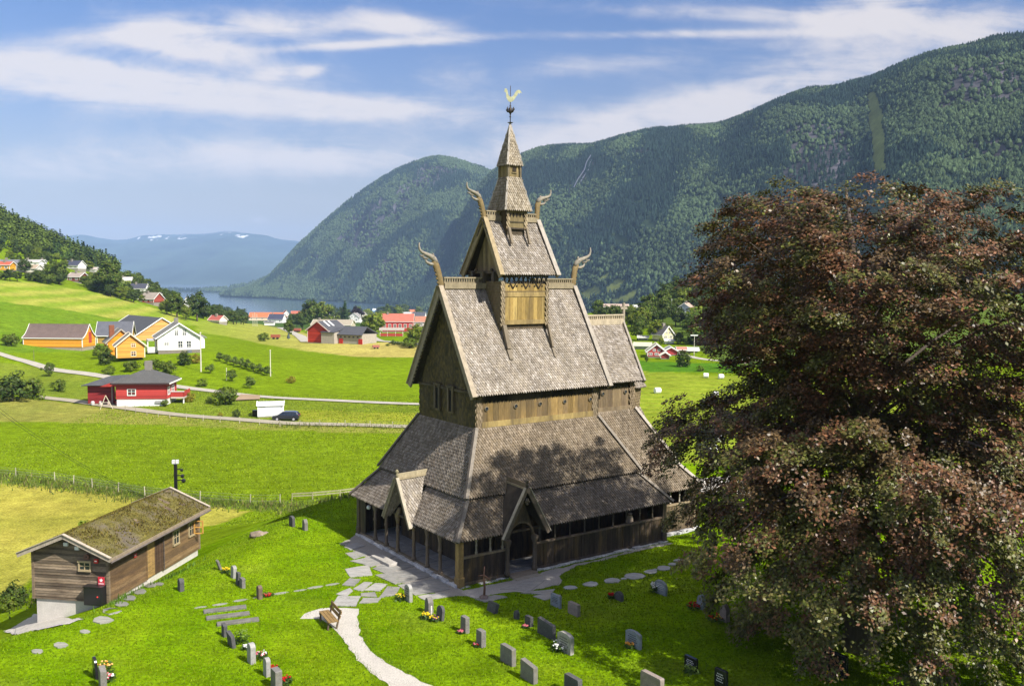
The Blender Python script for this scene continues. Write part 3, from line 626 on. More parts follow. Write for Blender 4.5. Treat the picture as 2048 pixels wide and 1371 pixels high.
# gallery parapet
for p_, q_, z0_, z1_, w_ in (((.3, 0), (3.15, 0), .12, 1.58, .2), ((5.25, 0), (15.72, 0), .12, 1.58, .21), ((15.8, .12), (15.8, 1.0), .12, 2.2, .24), ((15.95, .9), (19.4, .9), .2, 1.95, .21), ((15.8, 12.6), (.3, 12.6), .1, 2.5, .24), ((0, 12.5), (0, 11.5), .12, 2.55, .25), ((19.6, .9), (19.6, 11.6), .15, 2.8, .24), ((0, .42), (0, .08), .12, 2.6, .17)):
    b = MB(); boards(b, p_, q_, z0_, z1_, .07, w_, cols=((.12, .09, .055), (.10, .075, .045)) if p_[0] == 15.95 else ((.05, .036, .025), (.062, .046, .03), (.04, .03, .022))); part(b, 'gallery_boarding', 'tarred')
b = MB()
b.box(.25, 3.2, -.07, .13, 1.56, 1.68, BROWN); b.box(5.2, 15.8, -.07, .13, 1.56, 1.68, (.13, .10, .075)); b.box(15.9, 19.5, .83, 1.03, 1.93, 2.05, (.24, .19, .12))
b.box(.2, 15.9, -.06, .14, 2.5, 2.62, (.07, .055, .04)); b.box(15.9, 19.5, .85, 1.05, 2.9, 3.02, (.07, .055, .04))
b.box(-.05, .16, .2, 12.5, .1, .24, (.18, .15, .11)); b.box(-.06, .14, .2, 12.5, 2.5, 2.62, (.07, .055, .04)); b.box(-.03, 3.2, -.05, .12, .04, .2, (.09, .07, .05)); b.box(5.2, 15.8, -.05, .12, .06, .2, (.07, .055, .045))
part(b, 'gallery_rail', 'tarred', bevel=.012)
def carved_post(x, y, z0, z1, r, c):
    b = MB(); h = z1 - z0
    b.lathe([(r * 1.5, z0), (r * 1.5, z0 + .12), (r * 1.05, z0 + .2), (r, z0 + .25), (r * .92, z0 + h * .55), (r * 1.35, z0 + h * .57), (r * 1.4, z0 + h * .6), (r * 1.0, z0 + h * .63), (r * .95, z0 + h * .8), (r * 1.7, z0 + h * .93), (r * 1.8, z1)], (x, y), 10, c)
    return b
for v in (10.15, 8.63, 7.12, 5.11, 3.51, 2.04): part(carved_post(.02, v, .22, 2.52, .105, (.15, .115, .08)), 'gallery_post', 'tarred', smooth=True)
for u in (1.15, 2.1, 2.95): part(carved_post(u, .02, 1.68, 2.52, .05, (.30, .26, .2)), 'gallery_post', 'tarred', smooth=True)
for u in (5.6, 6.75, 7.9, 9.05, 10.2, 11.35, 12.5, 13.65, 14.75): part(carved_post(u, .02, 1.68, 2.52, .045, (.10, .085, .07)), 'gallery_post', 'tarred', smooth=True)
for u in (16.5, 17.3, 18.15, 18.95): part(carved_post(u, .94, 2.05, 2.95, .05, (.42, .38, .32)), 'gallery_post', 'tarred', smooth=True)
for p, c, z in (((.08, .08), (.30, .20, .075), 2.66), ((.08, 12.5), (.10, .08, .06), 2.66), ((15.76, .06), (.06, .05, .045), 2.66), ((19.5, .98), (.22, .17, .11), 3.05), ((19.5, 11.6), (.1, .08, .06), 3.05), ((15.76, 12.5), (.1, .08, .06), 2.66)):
    b = MB(); b.box(p[0] - .17, p[0] + .17, p[1] - .17, p[1] + .17, .02, z, c); b.box(p[0] - .21, p[0] + .21, p[1] - .21, p[1] + .21, .02, .55, shade(c, .9)); part(b, 'corner_post', 'tarred', bevel=.02)

# gallery roof and aisle roof
G0 = (-.36, -.36, 2.66); G1 = (16.16, -.36, 2.66); A0 = (1.22, 1.1, 4.52); A1 = (14.4, 1.1, 4.52)
def holed(b, quad, cut=None, **k): shingles(b, quad, **k)
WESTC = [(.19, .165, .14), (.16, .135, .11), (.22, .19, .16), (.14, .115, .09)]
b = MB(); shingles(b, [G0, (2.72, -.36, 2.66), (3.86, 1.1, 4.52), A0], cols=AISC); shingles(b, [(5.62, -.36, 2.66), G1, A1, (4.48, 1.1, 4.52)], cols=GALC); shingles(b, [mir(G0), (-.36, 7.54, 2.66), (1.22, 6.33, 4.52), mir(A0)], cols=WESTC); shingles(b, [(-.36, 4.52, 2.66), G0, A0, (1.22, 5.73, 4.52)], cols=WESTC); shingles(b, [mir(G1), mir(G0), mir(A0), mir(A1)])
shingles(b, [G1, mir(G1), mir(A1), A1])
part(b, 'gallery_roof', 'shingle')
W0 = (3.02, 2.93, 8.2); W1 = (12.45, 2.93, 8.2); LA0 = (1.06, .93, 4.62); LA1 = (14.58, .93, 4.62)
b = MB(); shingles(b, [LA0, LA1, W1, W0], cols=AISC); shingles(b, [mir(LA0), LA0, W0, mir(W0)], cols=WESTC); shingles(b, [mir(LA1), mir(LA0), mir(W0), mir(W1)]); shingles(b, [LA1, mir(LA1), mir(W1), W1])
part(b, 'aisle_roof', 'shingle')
def hip(a, c, w=.3, h=.1, col=GREY, up=(0, 0, 1)): return (a, c, w, h, col, up)
for a, c in ((G0, A0), (LA0, W0), (G1, A1), (LA1, W1)):
    for f in (lambda p: p, mir):
        b = MB(); p = Vector(f(a)); q = Vector(f(c)); s = -1 if f(a)[1] < VC else 1; e = -1 if a[0] < 8 else 1
        o1 = Vector((.02 * e, s * .11, .06)); o2 = Vector((e * .11, .02 * s, .06))
        b.beam(p + o1, q + o1, .2, .05, (0, s * .8, .6), (.21, .185, .155)); b.beam(p + o2, q + o2, .16, .05, (e * .8, 0, .6), (.12, .10, .085)); part(b, 'hip_board', 'silver_wood')
# choir aisle
CG0 = (15.6, .5, 3.04); CG1 = (19.95, .5, 3.04); CA0 = (14.6, 1.55, 4.82); CA1 = (18.1, 1.55, 4.82); CW0 = (12.4, 3.25, 8.4); CW1 = (16.0, 3.25, 8.4)
b = MB(); shingles(b, [CG0, CG1, CA1, (14.0, 1.55, 4.82)], cols=AISC); shingles(b, [(14.2, 1.45, 4.88), (18.2, 1.45, 4.88), CW1, CW0], cols=AISC)
shingles(b, [CG1, mir(CG1), mir(CA1), CA1]); shingles(b, [(18.2, 1.45, 4.88), mir((18.2, 1.45, 4.88)), mir(CW1), CW1]); shingles(b, [mir(CG1), mir(CG0), mir((14.0, 1.55, 4.82)), mir(CA1)]); shingles(b, [mir((18.2, 1.45, 4.88)), mir((14.2, 1.45, 4.88)), mir(CW0), mir(CW1)])
for a, c in ((CG1, CA1), ((18.2, 1.45, 4.88), CW1)): b.beam(Vector(a) + Vector((.05, -.1, .06)), Vector(c) + Vector((.05, -.1, .06)), .24, .05, (0, -.8, .6), (.36, .32, .28))
part(b, 'choir_aisle_roof', 'shingle')

# clerestory
b = MB()
YC = ((.19, .13, .055), (.215, .145, .055), (.155, .11, .05), (.18, .125, .06))
boards(b, (3.42, 2.98), (12.1, 2.98), 8.0, 10.3, .12, .42, YC); boards(b, (12.1, 9.62), (3.42, 9.62), 8.0, 10.3, .12, .42, YC)
b.box(3.42, 12.1, 2.9, 2.96, 8.2, 8.55, (.30, .225, .09)); boards(b, (12.4, 3.0), (12.4, 9.6), 8, 10.3, .12, .42, YC)
for i in range(29):  # toothed lower edge of the eave shadow, painted dark on the wall
    u = 3.55 + i * .3; b.face([(u, 2.95, 9.78), (u + .15, 2.95, 9.64), (u + .3, 2.95, 9.78)], (.02, .017, .014))
b.box(3.4, 12.12, 2.935, 2.975, 9.78, 10.3, (.025, .02, .016))  # the eave shadow itself, painted as a dark band
wall = part(b, 'clerestory_wall', 'yellow_wood')
def ring(par, u, v, z, r=.11):
    b = MB(); n = 14
    for i in range(n):
        t0 = 2 * math.pi * i / n; t1 = 2 * math.pi * (i + 1) / n
        for (ra, rb, ya, yb) in ((r, r * 1.35, -.06, -.04), (r, r, 0, -.06)):
            b.face([(u + ra * math.cos(t0), v + ya, z + ra * math.sin(t0)), (u + rb * math.cos(t0), v + yb, z + rb * math.sin(t0)), (u + rb * math.cos(t1), v + yb, z + rb * math.sin(t1)), (u + ra * math.cos(t1), v + ya, z + ra * math.sin(t1))], (.17, .14, .09))
    b.build('porthole', 'tarred', par)
    d = MB(); d.face([(u + r * math.cos(2 * math.pi * i / n), v - .022, z + r * math.sin(2 * math.pi * i / n)) for i in range(n)]); d.build('porthole_glass', 'glass', par)
for u in (3.75, 5.9, 7.77, 9.72, 11.85): ring(wall, u, 2.95, 9.33)
for (u0, u1) in ((3.02, 3.42), (12.08, 12.46)):
    b = MB(); shingles(b, [(u0, 2.95, 7.9), (u1, 2.95, 7.9), (u1, 2.95, 10.25), (u0, 2.95, 10.25)], w=.15, e=.2, cols=[(.22, .17, .11), (.17, .13, .08)], lift=.03)
    if u0 > 8: shingles(b, [(12.47, 2.96, 8), (12.47, 3.3, 8), (12.47, 3.3, 10.2), (12.47, 2.96, 10.2)], w=.15, cols=[(.2, .16, .1)])
    part(b, 'corner_shingles', 'shingle')
# west gable
b = MB()
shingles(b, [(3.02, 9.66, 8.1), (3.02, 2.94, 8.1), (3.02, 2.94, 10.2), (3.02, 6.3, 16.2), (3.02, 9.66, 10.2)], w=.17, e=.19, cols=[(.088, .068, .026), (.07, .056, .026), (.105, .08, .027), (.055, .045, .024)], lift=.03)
b.beam((2.96, 9.7, 10.28), (2.96, 2.9, 10.28), .16, .16, (0, 0, 1), (.07, .055, .035))
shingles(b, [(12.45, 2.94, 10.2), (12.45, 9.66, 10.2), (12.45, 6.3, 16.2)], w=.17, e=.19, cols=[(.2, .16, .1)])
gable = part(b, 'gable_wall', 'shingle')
for v in (7.2, 5.6):
    b = MB(); z0, z1 = 8.9, 10.35
    b.box(2.86, 3.0, v - .32, v - .2, z0, z1, (.075, .06, .04)); b.box(2.86, 3.0, v + .2, v + .32, z0, z1, (.075, .06, .04)); b.box(2.8, 3.0, v - .42, v + .42, z1, z1 + .16, (.06, .05, .035)); b.box(2.86, 3.0, v - .3, v + .3, z0 - .12, z0, (.1, .08, .05))
    b.tube([(2.84, v - .26, z0), (2.84, v - .26, z1)], .07, 8, (.11, .09, .06)); b.tube([(2.84, v + .26, z0), (2.84, v + .26, z1)], .07, 8, (.14, .115, .08))
    w_ = b.build('gable_window', 'tarred', gable); d = MB(); d.box(2.9, 2.96, v - .2, v + .2, z0, z1); d.build('opening', 'dark', gable)

# nave roof
def gable_roof(b, u0, u1, ve, ze, zr, dv=.0, **k):
    e0 = (u0, ve, ze); e1 = (u1, ve, ze); r0 = (u0 + dv, VC, zr); r1 = (u1 + dv, VC, zr)
    shingles(b, [e0, e1, r1, r0], **k); shingles(b, [mir(e1), mir(e0), r0, r1], **k)
b = MB(); gable_roof(b, 2.6, 12.98, 2.44, 10.2, 16.5)
b.slab([(3.15, 4.2, 9.9), (12.3, 4.2, 9.9), (12.3, 8.4, 9.9), (3.15, 8.4, 9.9)], .1, (.05, .04, .03))
part(b, 'nave_roof', 'shingle')
def barges(u, ve, ze, zr, w, col, name='bargeboard', lean=0, th=.12, par=None):
    for s in (-1, 1):
        b = MB(); v0 = VC + s * (VC - ve); n = Vector((0, s * (zr - ze), (VC - ve))).normalized()
        a = Vector((u, v0, ze - .1)); c = Vector((u + lean, VC, zr - .02)); off = n * (.05)
        b.beam(a + off - n * w * .25, c + off - n * w * .25, th, w, n, col)
        b.beam(a + n * .17, c + n * .17, th + .2, .05, n, shade(col, 1.25))
        part(b, name, 'silver_wood', par)
barges(2.5, 2.44, 10.2, 16.56, .42, (.26, .22, .165)); barges(13.08, 2.44, 10.2, 16.56, .34, (.25, .225, .19))
for s in (-1, 1):   # dark soffit with a scalloped edge under the west verge
    b = MB(); a = Vector((2.75, VC + s * 3.75, 10.35)); c = Vector((2.75, VC, 16.3)); b.beam(a, c, .5, .06, Vector((0, s * 6.3, 3.86)), (.05, .04, .03))
    for i in range(24):
        p = a.lerp(c, (i + .5) / 24) + Vector((-.22, -s * .22, -.12)); b.ball(p, .1, (.045, .037, .028))
    part(b, 'soffit', 'tarred')
def crest(u0, u1, z0, z1, th=.16, n=60, col=(.25, .21, .135)):
    b = MB(); h = z1 - z0
    b.box(u0, u1, VC - th * 1.2, VC + th * 1.2, z0 - .12, z0 + h * .38, col); b.box(u0, u1, VC - th * .5, VC + th * .5, z0 + h * .38, z0 + h * .5, shade(col, .9)); b.box(u0, u1, VC - th * .6, VC + th * .6, z0 + h * .86, z1, shade(col, 1.15))
    m_ = max(4, int((u1 - u0) / .17))
    for i in range(m_):
        u = u0 + (u1 - u0) * (i + .5) / m_; b.box(u - .04, u + .04, VC - th * .4, VC + th * .4, z0 + h * .5, z0 + h * .86, shade(col, random.uniform(.8, 1.1)))
    return b
part(crest(2.75, 5.9, 16.55, 17.15), 'ridge_crest', 'silver_wood'); part(crest(9.4, 12.95, 16.55, 17.1), 'ridge_crest', 'silver_wood')
def dragon(base, neck, tip, sc, s):
    """carved dragon head rising from the gable: neck, snout, jaw, ear, tongue"""
    b = MB(); bx, bz = base; nx_, nz = neck; tx, tz = tip; col = (.25, .225, .18); oc = (.19, .14, .065)
    P = [(bx - s * .05, VC, bz - .45), (bx, VC, bz + .1), (lerp(bx, nx_, .45), VC, lerp(bz, nz, .45)), (lerp(bx, nx_, .9), VC, lerp(bz, nz, .8)), (nx_ + s * .1 * sc, VC, nz)]
    P = [(bx - s * .02, VC, bz - .5), (bx, VC, bz - .1), (lerp(bx, nx_, .25), VC, lerp(bz, nz, .3)), (lerp(bx, nx_, .6), VC, lerp(bz, nz, .62)), (lerp(bx, nx_, .95), VC, lerp(bz, nz, .88)), (nx_ + s * .16 * sc, VC, nz + .12)]
    b.tube(P, [.2 * sc, .21 * sc, .2 * sc, .21 * sc, .23 * sc, .18 * sc], 10, oc, flat=.13)
    h = Vector((tx - nx_, 0, tz - nz)); L_ = h.length; h.normalize(); up = Vector((-h.z * s, 0, h.x * s))
    if up.z < 0: up = -up
    o = Vector((nx_ + s * .05, VC, nz + .05))
    q = lambda a, c: o + h * (a * L_) + up * (c * L_)
    b.tube([q(-.05, .0), q(.12, .06), q(.3, .05), q(.5, -.01), q(.68, -.06), q(.82, -.05), q(.93, .04), q(1.0, .16)], [.17 * sc, .18 * sc, .155 * sc, .12 * sc, .1 * sc, .075 * sc, .055 * sc, .03 * sc], 8, col, flat=[.13, .16, .15, .12, .1, .08, .06, .04])
    b.tube([q(.0, -.10), q(.14, -.2), q(.30, -.24), q(.40, -.2)], [.1 * sc, .1 * sc, .08 * sc, .04 * sc], 7, col, flat=[.1, .09, .07, .05])
    b.tube([q(.34, -.1), q(.5, -.19), q(.6, -.17)], [.08 * sc, .07 * sc, .04 * sc], 6, shade(col, .7), flat=.05)
    b.tube([q(.55, -.1), q(.62, -.2), q(.7, -.2)], [.07 * sc, .06 * sc, .03 * sc], 6, shade(col, .8), flat=.05)
    for a0, r_ in ((.2, .06),): b.tube([q(a0, .1), q(a0 + .03, .17), q(a0 + .10, .2)], [r_ * sc, r_ * .8 * sc, r_ * .3 * sc], 6, col, flat=.07)
    b.ball(q(.2, .07), .1 * sc, shade(col, .5), (1, 1.9, 1))
    for i in range(6): b.ball((lerp(bx, nx_, i / 6) + s * .2 * sc, VC, lerp(bz, nz, i / 6)), .085 * sc, shade(oc, .8))
    part(b, 'dragon_head', 'silver_wood', smooth=True)
dragon((2.62, 16.56), (2.23, 18.0), (.97, 18.96), 1, -1); dragon((13.0, 16.56), (13.19, 17.94), (14.64, 18.96), 1, 1)

# ridge turret
b = MB(); T0, T1, TV = 5.9, 9.4, 4.55
boards(b, (T0 + .26, TV), (T1 - .06, TV), 14.25, 16.75, .1, .32, ((.33, .23, .075), (.29, .20, .065), (.36, .26, .09), (.27, .185, .06))); boards(b, (T1, 2 * VC - TV), (T0, 2 * VC - TV), 13.6, 16.75, .1, .32, YC)
b.box(T0 + .2, T1 - .02, TV - .05, TV - .01, 14.22, 14.5, (.27, .20, .085)); b.box(T0 + .2, T1 - .02, TV - .045, TV - .01, 15.95, 16.25, (.30, .22, .09)); b.box(T0 + .2, T1 - .02, TV - .04, TV - .005, 16.25, 16.3, (.05, .04, .03))
b.box(T0 + .05, T1 - .05, TV + .12, 2 * VC - TV - .1, 13.0, 16.7, (.09, .07, .045))
for i in range(3):     # pierced diamonds under the eave
    u = 6.75 + i * 1.0
    for a, c in (((-.28, .28), (.0, -.08)), ((.28, .28), (0, -.08))): b.face([(u + a[0] - .05, TV - .045, 16.72 + a[1] * .6), (u + a[0] + .05, TV - .045, 16.72 + a[1] * .6), (u + .05, TV - .045, 16.45), (u - .05, TV - .045, 16.45)], (.02, .017, .012))
    b.ball((u, TV - .02, 16.5), .08, (.03, .025, .018), (1, .3, 1)); b.ball((u - .3, TV - .02, 16.62), .08, (.03, .025, .018), (1, .3, 1)); b.ball((u + .3, TV - .02, 16.62), .08, (.03, .025, .018), (1, .3, 1))
turret = part(b, 'ridge_turret', 'yellow_wood')
b = MB()
for i in range(10): b.beam((6.0 + i * .36, TV + .03, 16.72), (6.3 + i * .36, TV + .03, 17.3), .07, .06, (0, 1, 0), (.06, .05, .035)); b.beam((6.3 + i * .36, TV + .03, 16.72), (6.0 + i * .36, TV + .03, 17.3), .07, .06, (0, 1, 0), (.06, .05, .035))
b.box(5.9, 9.4, TV - .02, TV + .08, 17.2, 17.34, (.06, .05, .035)); b.box(5.7, 9.7, 7.9, 8.05, 17.15, 17.34, (.06, .05, .035))
part(b, 'lattice', 'tarred')
TC = [(.27, .215, .13), (.22, .17, .10), (.31, .25, .16)]
for (u0, u1) in ((T0 - .05, T0 + .22), (T1 - .06, T1 + .09)):
    b = MB()
    shingles(b, [(u0, TV - .06, 14.1), (u1, TV - .06, 14.1), (u1, TV - .06, 16.95), (u0, TV - .06, 16.95)], w=.14, e=.17, cols=TC, th=.2)
    b.slab([(u0, TV - .07, 14.15), (u0, TV - .62, 12.72), (u1, TV - .62, 12.72), (u1, TV - .07, 14.15)][::-1], .2, (.19, .155, .11))
    b.slab([(u0, TV - .5, 12.9), (u0, TV - .95, 12.1), (u1, TV - .95, 12.1), (u1, TV - .5, 12.9)][::-1], .12, (.19, .16, .12))
    part(b, 'corner_shingles', 'shingle', turret)
b = MB()
shingles(b, [(T0 - .06, 2 * VC - TV, 13), (T0 - .06, TV - .05, 14.0), (T0 - .06, TV - .05, 16.9), (T0 - .06, 2 * VC - TV, 16.9)], w=.16, e=.18, cols=[(.14, .11, .06)]); shingles(b, [(T1 + .09, TV - .05, 14.0), (T1 + .09, 2 * VC - TV, 13), (T1 + .09, 2 * VC - TV, 16.9), (T1 + .09, TV - .05, 16.9)], w=.16, e=.18, cols=TC)
part(b, 'side_shingles', 'shingle', turret)
# upper gable and roof
b = MB(); boards(b, (6.15, 8.0), (6.15, 4.6), 17.55, 17.7, .08, .2, ((.20, .155, .08), (.15, .115, .06)), zt=lambda t: 17.6 + (1 - abs(2 * t - 1)) * 3.0)
boards(b, (9.3, 4.6), (9.3, 8.0), 17.2, 17.7, .08, .2, YC, zt=lambda t: 17.6 + (1 - abs(2 * t - 1)) * 3.0)
b.box(5.75, 6.3, 4.3, 8.3, 17.38, 17.56, (.055, .045, .035)); b.box(5.6, 6.0, 5.0, 5.25, 16.9, 17.5, (.06, .05, .04)); b.box(5.55, 6.2, 6.15, 6.45, 16.6, 17.5, (.07, .055, .04)); b.box(5.6, 6.1, 7.4, 7.65, 16.9, 17.5, (.06, .05, .04)); b.box(5.3, 6.3, 6.18, 6.42, 16.85, 17.0, (.09, .075, .05))
for v in (4.5, 5.4, 7.2, 8.1): b.ball((5.75, v, 17.6), .14, (.05, .042, .033))
part(b, 'upper_gable', 'tarred')
b = MB(); gable_roof(b, 5.62, 9.86, 4.08, 17.33, 20.82); part(b, 'upper_roof', 'shingle')
barges(5.54, 4.08, 17.33, 20.86, .36, (.25, .20, .12), lean=.2); barges(9.95, 4.08, 17.33, 20.86, .26, (.26, .235, .2), lean=-.03)
part(crest(5.85, 6.95, 20.85, 21.36), 'ridge_crest', 'silver_wood'); part(crest(8.46, 9.85, 20.85, 21.3), 'ridge_crest', 'silver_wood')
dragon((5.75, 20.9), (5.42, 22.05), (4.38, 22.81), .85, -1); dragon((9.88, 20.9), (9.94, 22.04), (11.09, 22.71), .85, 1)
# belfry, skirt roof, lantern, spire
UC = 7.70
b = MB(); hw = .76
boards(b, (UC - hw + .14, VC - hw), (UC + hw - .1, VC - hw), 20.25, 21.45, .1, .9, ((.19, .15, .07), (.16, .125, .06))); b.box(UC - hw + .05, UC + hw - .05, VC - hw + .1, VC + hw, 19.4, 21.4, (.07, .055, .035))
b.box(UC - hw + .1, UC + hw - .06, VC - hw - .04, VC - hw, 20.62, 20.7, (.06, .05, .03)); b.box(UC - hw + .1, UC + hw - .06, VC - hw - .04, VC - hw, 20.2, 20.3, (.05, .04, .03))
for i in range(5):
    u = UC - .5 + i * .26; b.face([(u - .09, VC - hw - .025, 21.1), (u, VC - hw - .025, 20.92), (u + .09, VC - hw - .025, 21.1), (u, VC - hw - .025, 21.26)], (.02, .017, .012))
for (u0, u1) in ((UC - hw, UC - hw + .17), (UC + hw - .12, UC + hw + .02)):
    shingles(b, [(u0, VC - hw - .05, 20.2), (u1, VC - hw - .05, 20.2), (u1, VC - hw - .05, 21.4), (u0, VC - hw - .05, 21.4)], w=.13, e=.15, cols=TC, th=.15)
    b.slab([(u0, VC - hw - .06, 20.25), (u0, VC - hw - .42, 19.25), (u1, VC - hw - .42, 19.25), (u1, VC - hw - .06, 20.25)][::-1], .16, (.19, .155, .11))
b.box(UC - hw, UC - hw + .03, VC - hw, VC + hw, 19.6, 21.4, (.07, .055, .035))
part(b, 'belfry', 'yellow_wood')
def pyramid(b, h0, z0, h1, z1, **k):
    c = [(-1, -1), (1, -1), (1, 1), (-1, 1)]
    for i in range(4):
        p = c[i]; q = c[(i + 1) % 4]
        P = [(UC + p[0] * h0, VC + p[1] * h0, z0), (UC + q[0] * h0, VC + q[1] * h0, z0)]
        P += [(UC + q[0] * h1, VC + q[1] * h1, z1), (UC + p[0] * h1, VC + p[1] * h1, z1)] if h1 > 0 else [(UC, VC, z1)]
        kk = dict(k); 
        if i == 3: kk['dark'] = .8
        shingles(b, P, **kk)
        a = Vector(P[0]); e = Vector(P[3] if h1 > 0 else P[2]); b.beam(a, e, .11, .07, (p[0], p[1], .5), (.38, .35, .31))
SP = [(.27, .23, .17), (.22, .185, .13), (.31, .27, .21)]
b = MB(); pyramid(b, 1.03, 21.38, .5, 23.52, w=.16, e=.19, cols=SP); part(b, 'skirt_roof', 'shingle')
b = MB()
for s in range(4):
    c = [(-1, -1), (1, -1), (1, 1), (-1, 1)]; p = c[s]; q = c[(s + 1) % 4]; h = .46
    boards(b, (UC + p[0] * h, VC + p[1] * h), (UC + q[0] * h, VC + q[1] * h), 23.5, 24.3, .05, .16, ((.26, .2, .09), (.2, .155, .07)))
    for k in (.0, 1.0): x = UC + lerp(p[0], q[0], k) * .47; y = VC + lerp(p[1], q[1], k) * .47; b.box(x - .07, x + .07, y - .07, y + .07, 23.5, 24.3, (.27, .23, .15))
b.box(UC - .12, UC + .12, VC - .50, VC - .46, 23.86, 24.14, (.012, .011, .01)); b.box(UC - .18, UC + .18, VC - .52, VC - .46, 23.76, 23.82, (.25, .2, .1))
part(b, 'lantern', 'yellow_wood')
b = MB(); pyramid(b, .6, 24.25, 0, 26.95, w=.14, e=.17, cols=SP); part(b, 'spire', 'shingle')
# weather vane
b = MB(); b.tube([(UC, VC, 26.7), (UC, VC, 29.3)], [.035, .02], 8); b.lathe([(.17, 26.98), (.19, 27.0), (.03, 27.03), (.03, 27.3), (.07, 27.36), (.03, 27.42), (.05, 27.55), (.12, 27.62), (.15, 27.75), (.11, 27.88), (.04, 27.96), (.06, 28.05), (.03, 28.1)], (UC, VC), 12)
for t in range(4):
    a = t * math.pi / 2 + .3
    for r, z in ((.22, 27.7), (.3, 27.8)): b.ball((UC + math.cos(a) * r, VC + math.sin(a) * r, z), .06)
    b.tube([(UC + math.cos(a) * .1, VC + math.sin(a) * .1, 27.65), (UC + math.cos(a) * .28, VC + math.sin(a) * .28, 27.75), (UC + math.cos(a) * .26, VC + math.sin(a) * .26, 27.95)], .03, 6)
rod = part(b, 'finial_rod', 'iron', smooth=True)
ck = [(-.10, 28.30), (-.2, 28.42), (-.28, 28.6), (-.27, 28.78), (-.33, 28.9), (-.42, 28.93), (-.36, 29.02), (-.38, 29.1), (-.3, 29.13), (-.22, 29.08), (-.18, 28.95), (-.14, 28.75), (-.05, 28.62), (.08, 28.6), (.2, 28.7), (.3, 28.9), (.42, 29.03), (.56, 29.05), (.66, 28.98), (.72, 28.83), (.62, 28.9), (.58, 28.78), (.5, 28.88), (.44, 28.72), (.36, 28.62), (.28, 28.48), (.18, 28.36), (.06, 28.28)]
b = MB(); A = R(-30); ca, sa = math.cos(A), math.sin(A); b.slab([(UC + x * ca, VC + x * sa, z) for x, z in ck], .035, (1, 1, 1)); part(b, 'weathercock', 'verdigris', rod)

# choir and apse
b = MB(); CY = ((.17, .125, .075), (.19, .14, .08), (.15, .11, .07))
boards(b, (12.45, 3.3), (15.7, 3.3), 8.1, 10.2, .1, .42, CY); b.box(12.45, 15.6, 3.22, 3.28, 8.35, 8.62, (.21, .16, .1)); boards(b, (15.7, 9.3), (12.4, 9.3), 8.1, 10.2, .1, .42, CY); boards(b, (15.95, 3.3), (15.95, 9.3), 8, 10.2, .1, .42, CY)
b.box(12.5, 15.6, 3.24, 3.285, 9.95, 10.3, (.025, .02, .016))  # choir eave shadow painted as a dark band, teeth below
for i in range(11): u = 12.5 + i * .29; b.face([(u, 3.26, 9.95), (u + .14, 3.26, 9.83), (u + .29, 3.26, 9.95)], (.02, .017, .014))
shingles(b, [(15.6, 3.22, 8), (15.98, 3.22, 8), (15.98, 3.22, 10.2), (15.6, 3.22, 10.2)], w=.15, cols=[(.22, .17, .11), (.17, .13, .08)])
cw = part(b, 'choir_wall', 'yellow_wood')
for u in (13.2, 15.2): ring(cw, u, 3.26, 9.55)
def roof_at(b, u0, u1, ve, ze, zr, ru1): shingles(b, [(u0, ve, ze), (u1, ve, ze), (ru1, VC, zr), (u0, VC, zr)]); shingles(b, [mir((u1, ve, ze)), mir((u0, ve, ze)), (u0, VC, zr), (ru1, VC, zr)])
b = MB(); roof_at(b, 12.5, 16.35, 2.8, 10.28, 14.05, 17.5); part(b, 'choir_roof', 'shingle')
b = MB(); b.beam((16.42, 2.74, 10.22), (17.6, VC, 14.1), .16, .28, (0, -1, .9), (.28, .25, .21)); part(b, 'bargeboard', 'silver_wood'); b = MB(); b.beam(mir((16.42, 2.74, 10.22)), (17.6, VC, 14.1), .16, .28, (0, 1, .9), (.28, .25, .21)); part(b, 'bargeboard', 'silver_wood')
b = MB(); shingles(b, [(16.3, 3.0, 10.2), (16.3, 9.6, 10.2), (17.4, VC, 13.9)], cols=[(.2, .16, .1)]); part(b, 'gable_wall', 'shingle')
part(crest(13.2, 17.6, 14.0, 14.6, col=(.40, .34, .24)), 'ridge_crest', 'silver_wood')
b = MB(); b.box(17.62, 17.78, VC - .07, VC + .07, 13.9, 15.4, (.3, .26, .2)); b.box(17.4, 18.0, VC - .06, VC + .06, 14.95, 15.1, (.3, .26, .2)); b.ball((17.7, VC, 15.03), .17, (.27, .23, .17), (1, .5, 1)); part(b, 'cross', 'silver_wood')
n = 14; AC = (16.6, VC); wallb = MB(); roofb = MB(); lowb = MB()
for i in range(n):
    t0 = -math.pi / 2 + math.pi * i / n; t1 = -math.pi / 2 + math.pi * (i + 1) / n
    P = lambda t, r, z: (AC[0] + r * math.cos(t), AC[1] + r * math.sin(t), z)
    shingles(wallb, [P(t0, 2.0, 8.0), P(t1, 2.0, 8.0), P(t1, 2.12, 9.75), P(t0, 2.12, 9.75)], w=.15, cols=[(.25, .19, .11), (.2, .15, .09)], th=.06)
    shingles(roofb, [P(t0, 2.45, 9.62), P(t1, 2.45, 9.62), P(t1, .2, 12.6), P(t0, .2, 12.6)], w=.17, th=.06); shingles(lowb, [P(t0, 3.6, 5.2), P(t1, 3.6, 5.2), P(t1, 2.0, 8.2), P(t0, 2.0, 8.2)], w=.17, th=.06)
part(wallb, 'apse_wall', 'shingle'); part(roofb, 'apse_roof', 'shingle'); part(lowb, 'apse_aisle_roof', 'shingle')
b = MB(); b.lathe([(.1, 12.5), (.13, 12.8), (.05, 12.9), (.1, 13.1), (.03, 13.3)], (17.0, VC), 8, (.3, .26, .2)); part(b, 'finial', 'silver_wood')

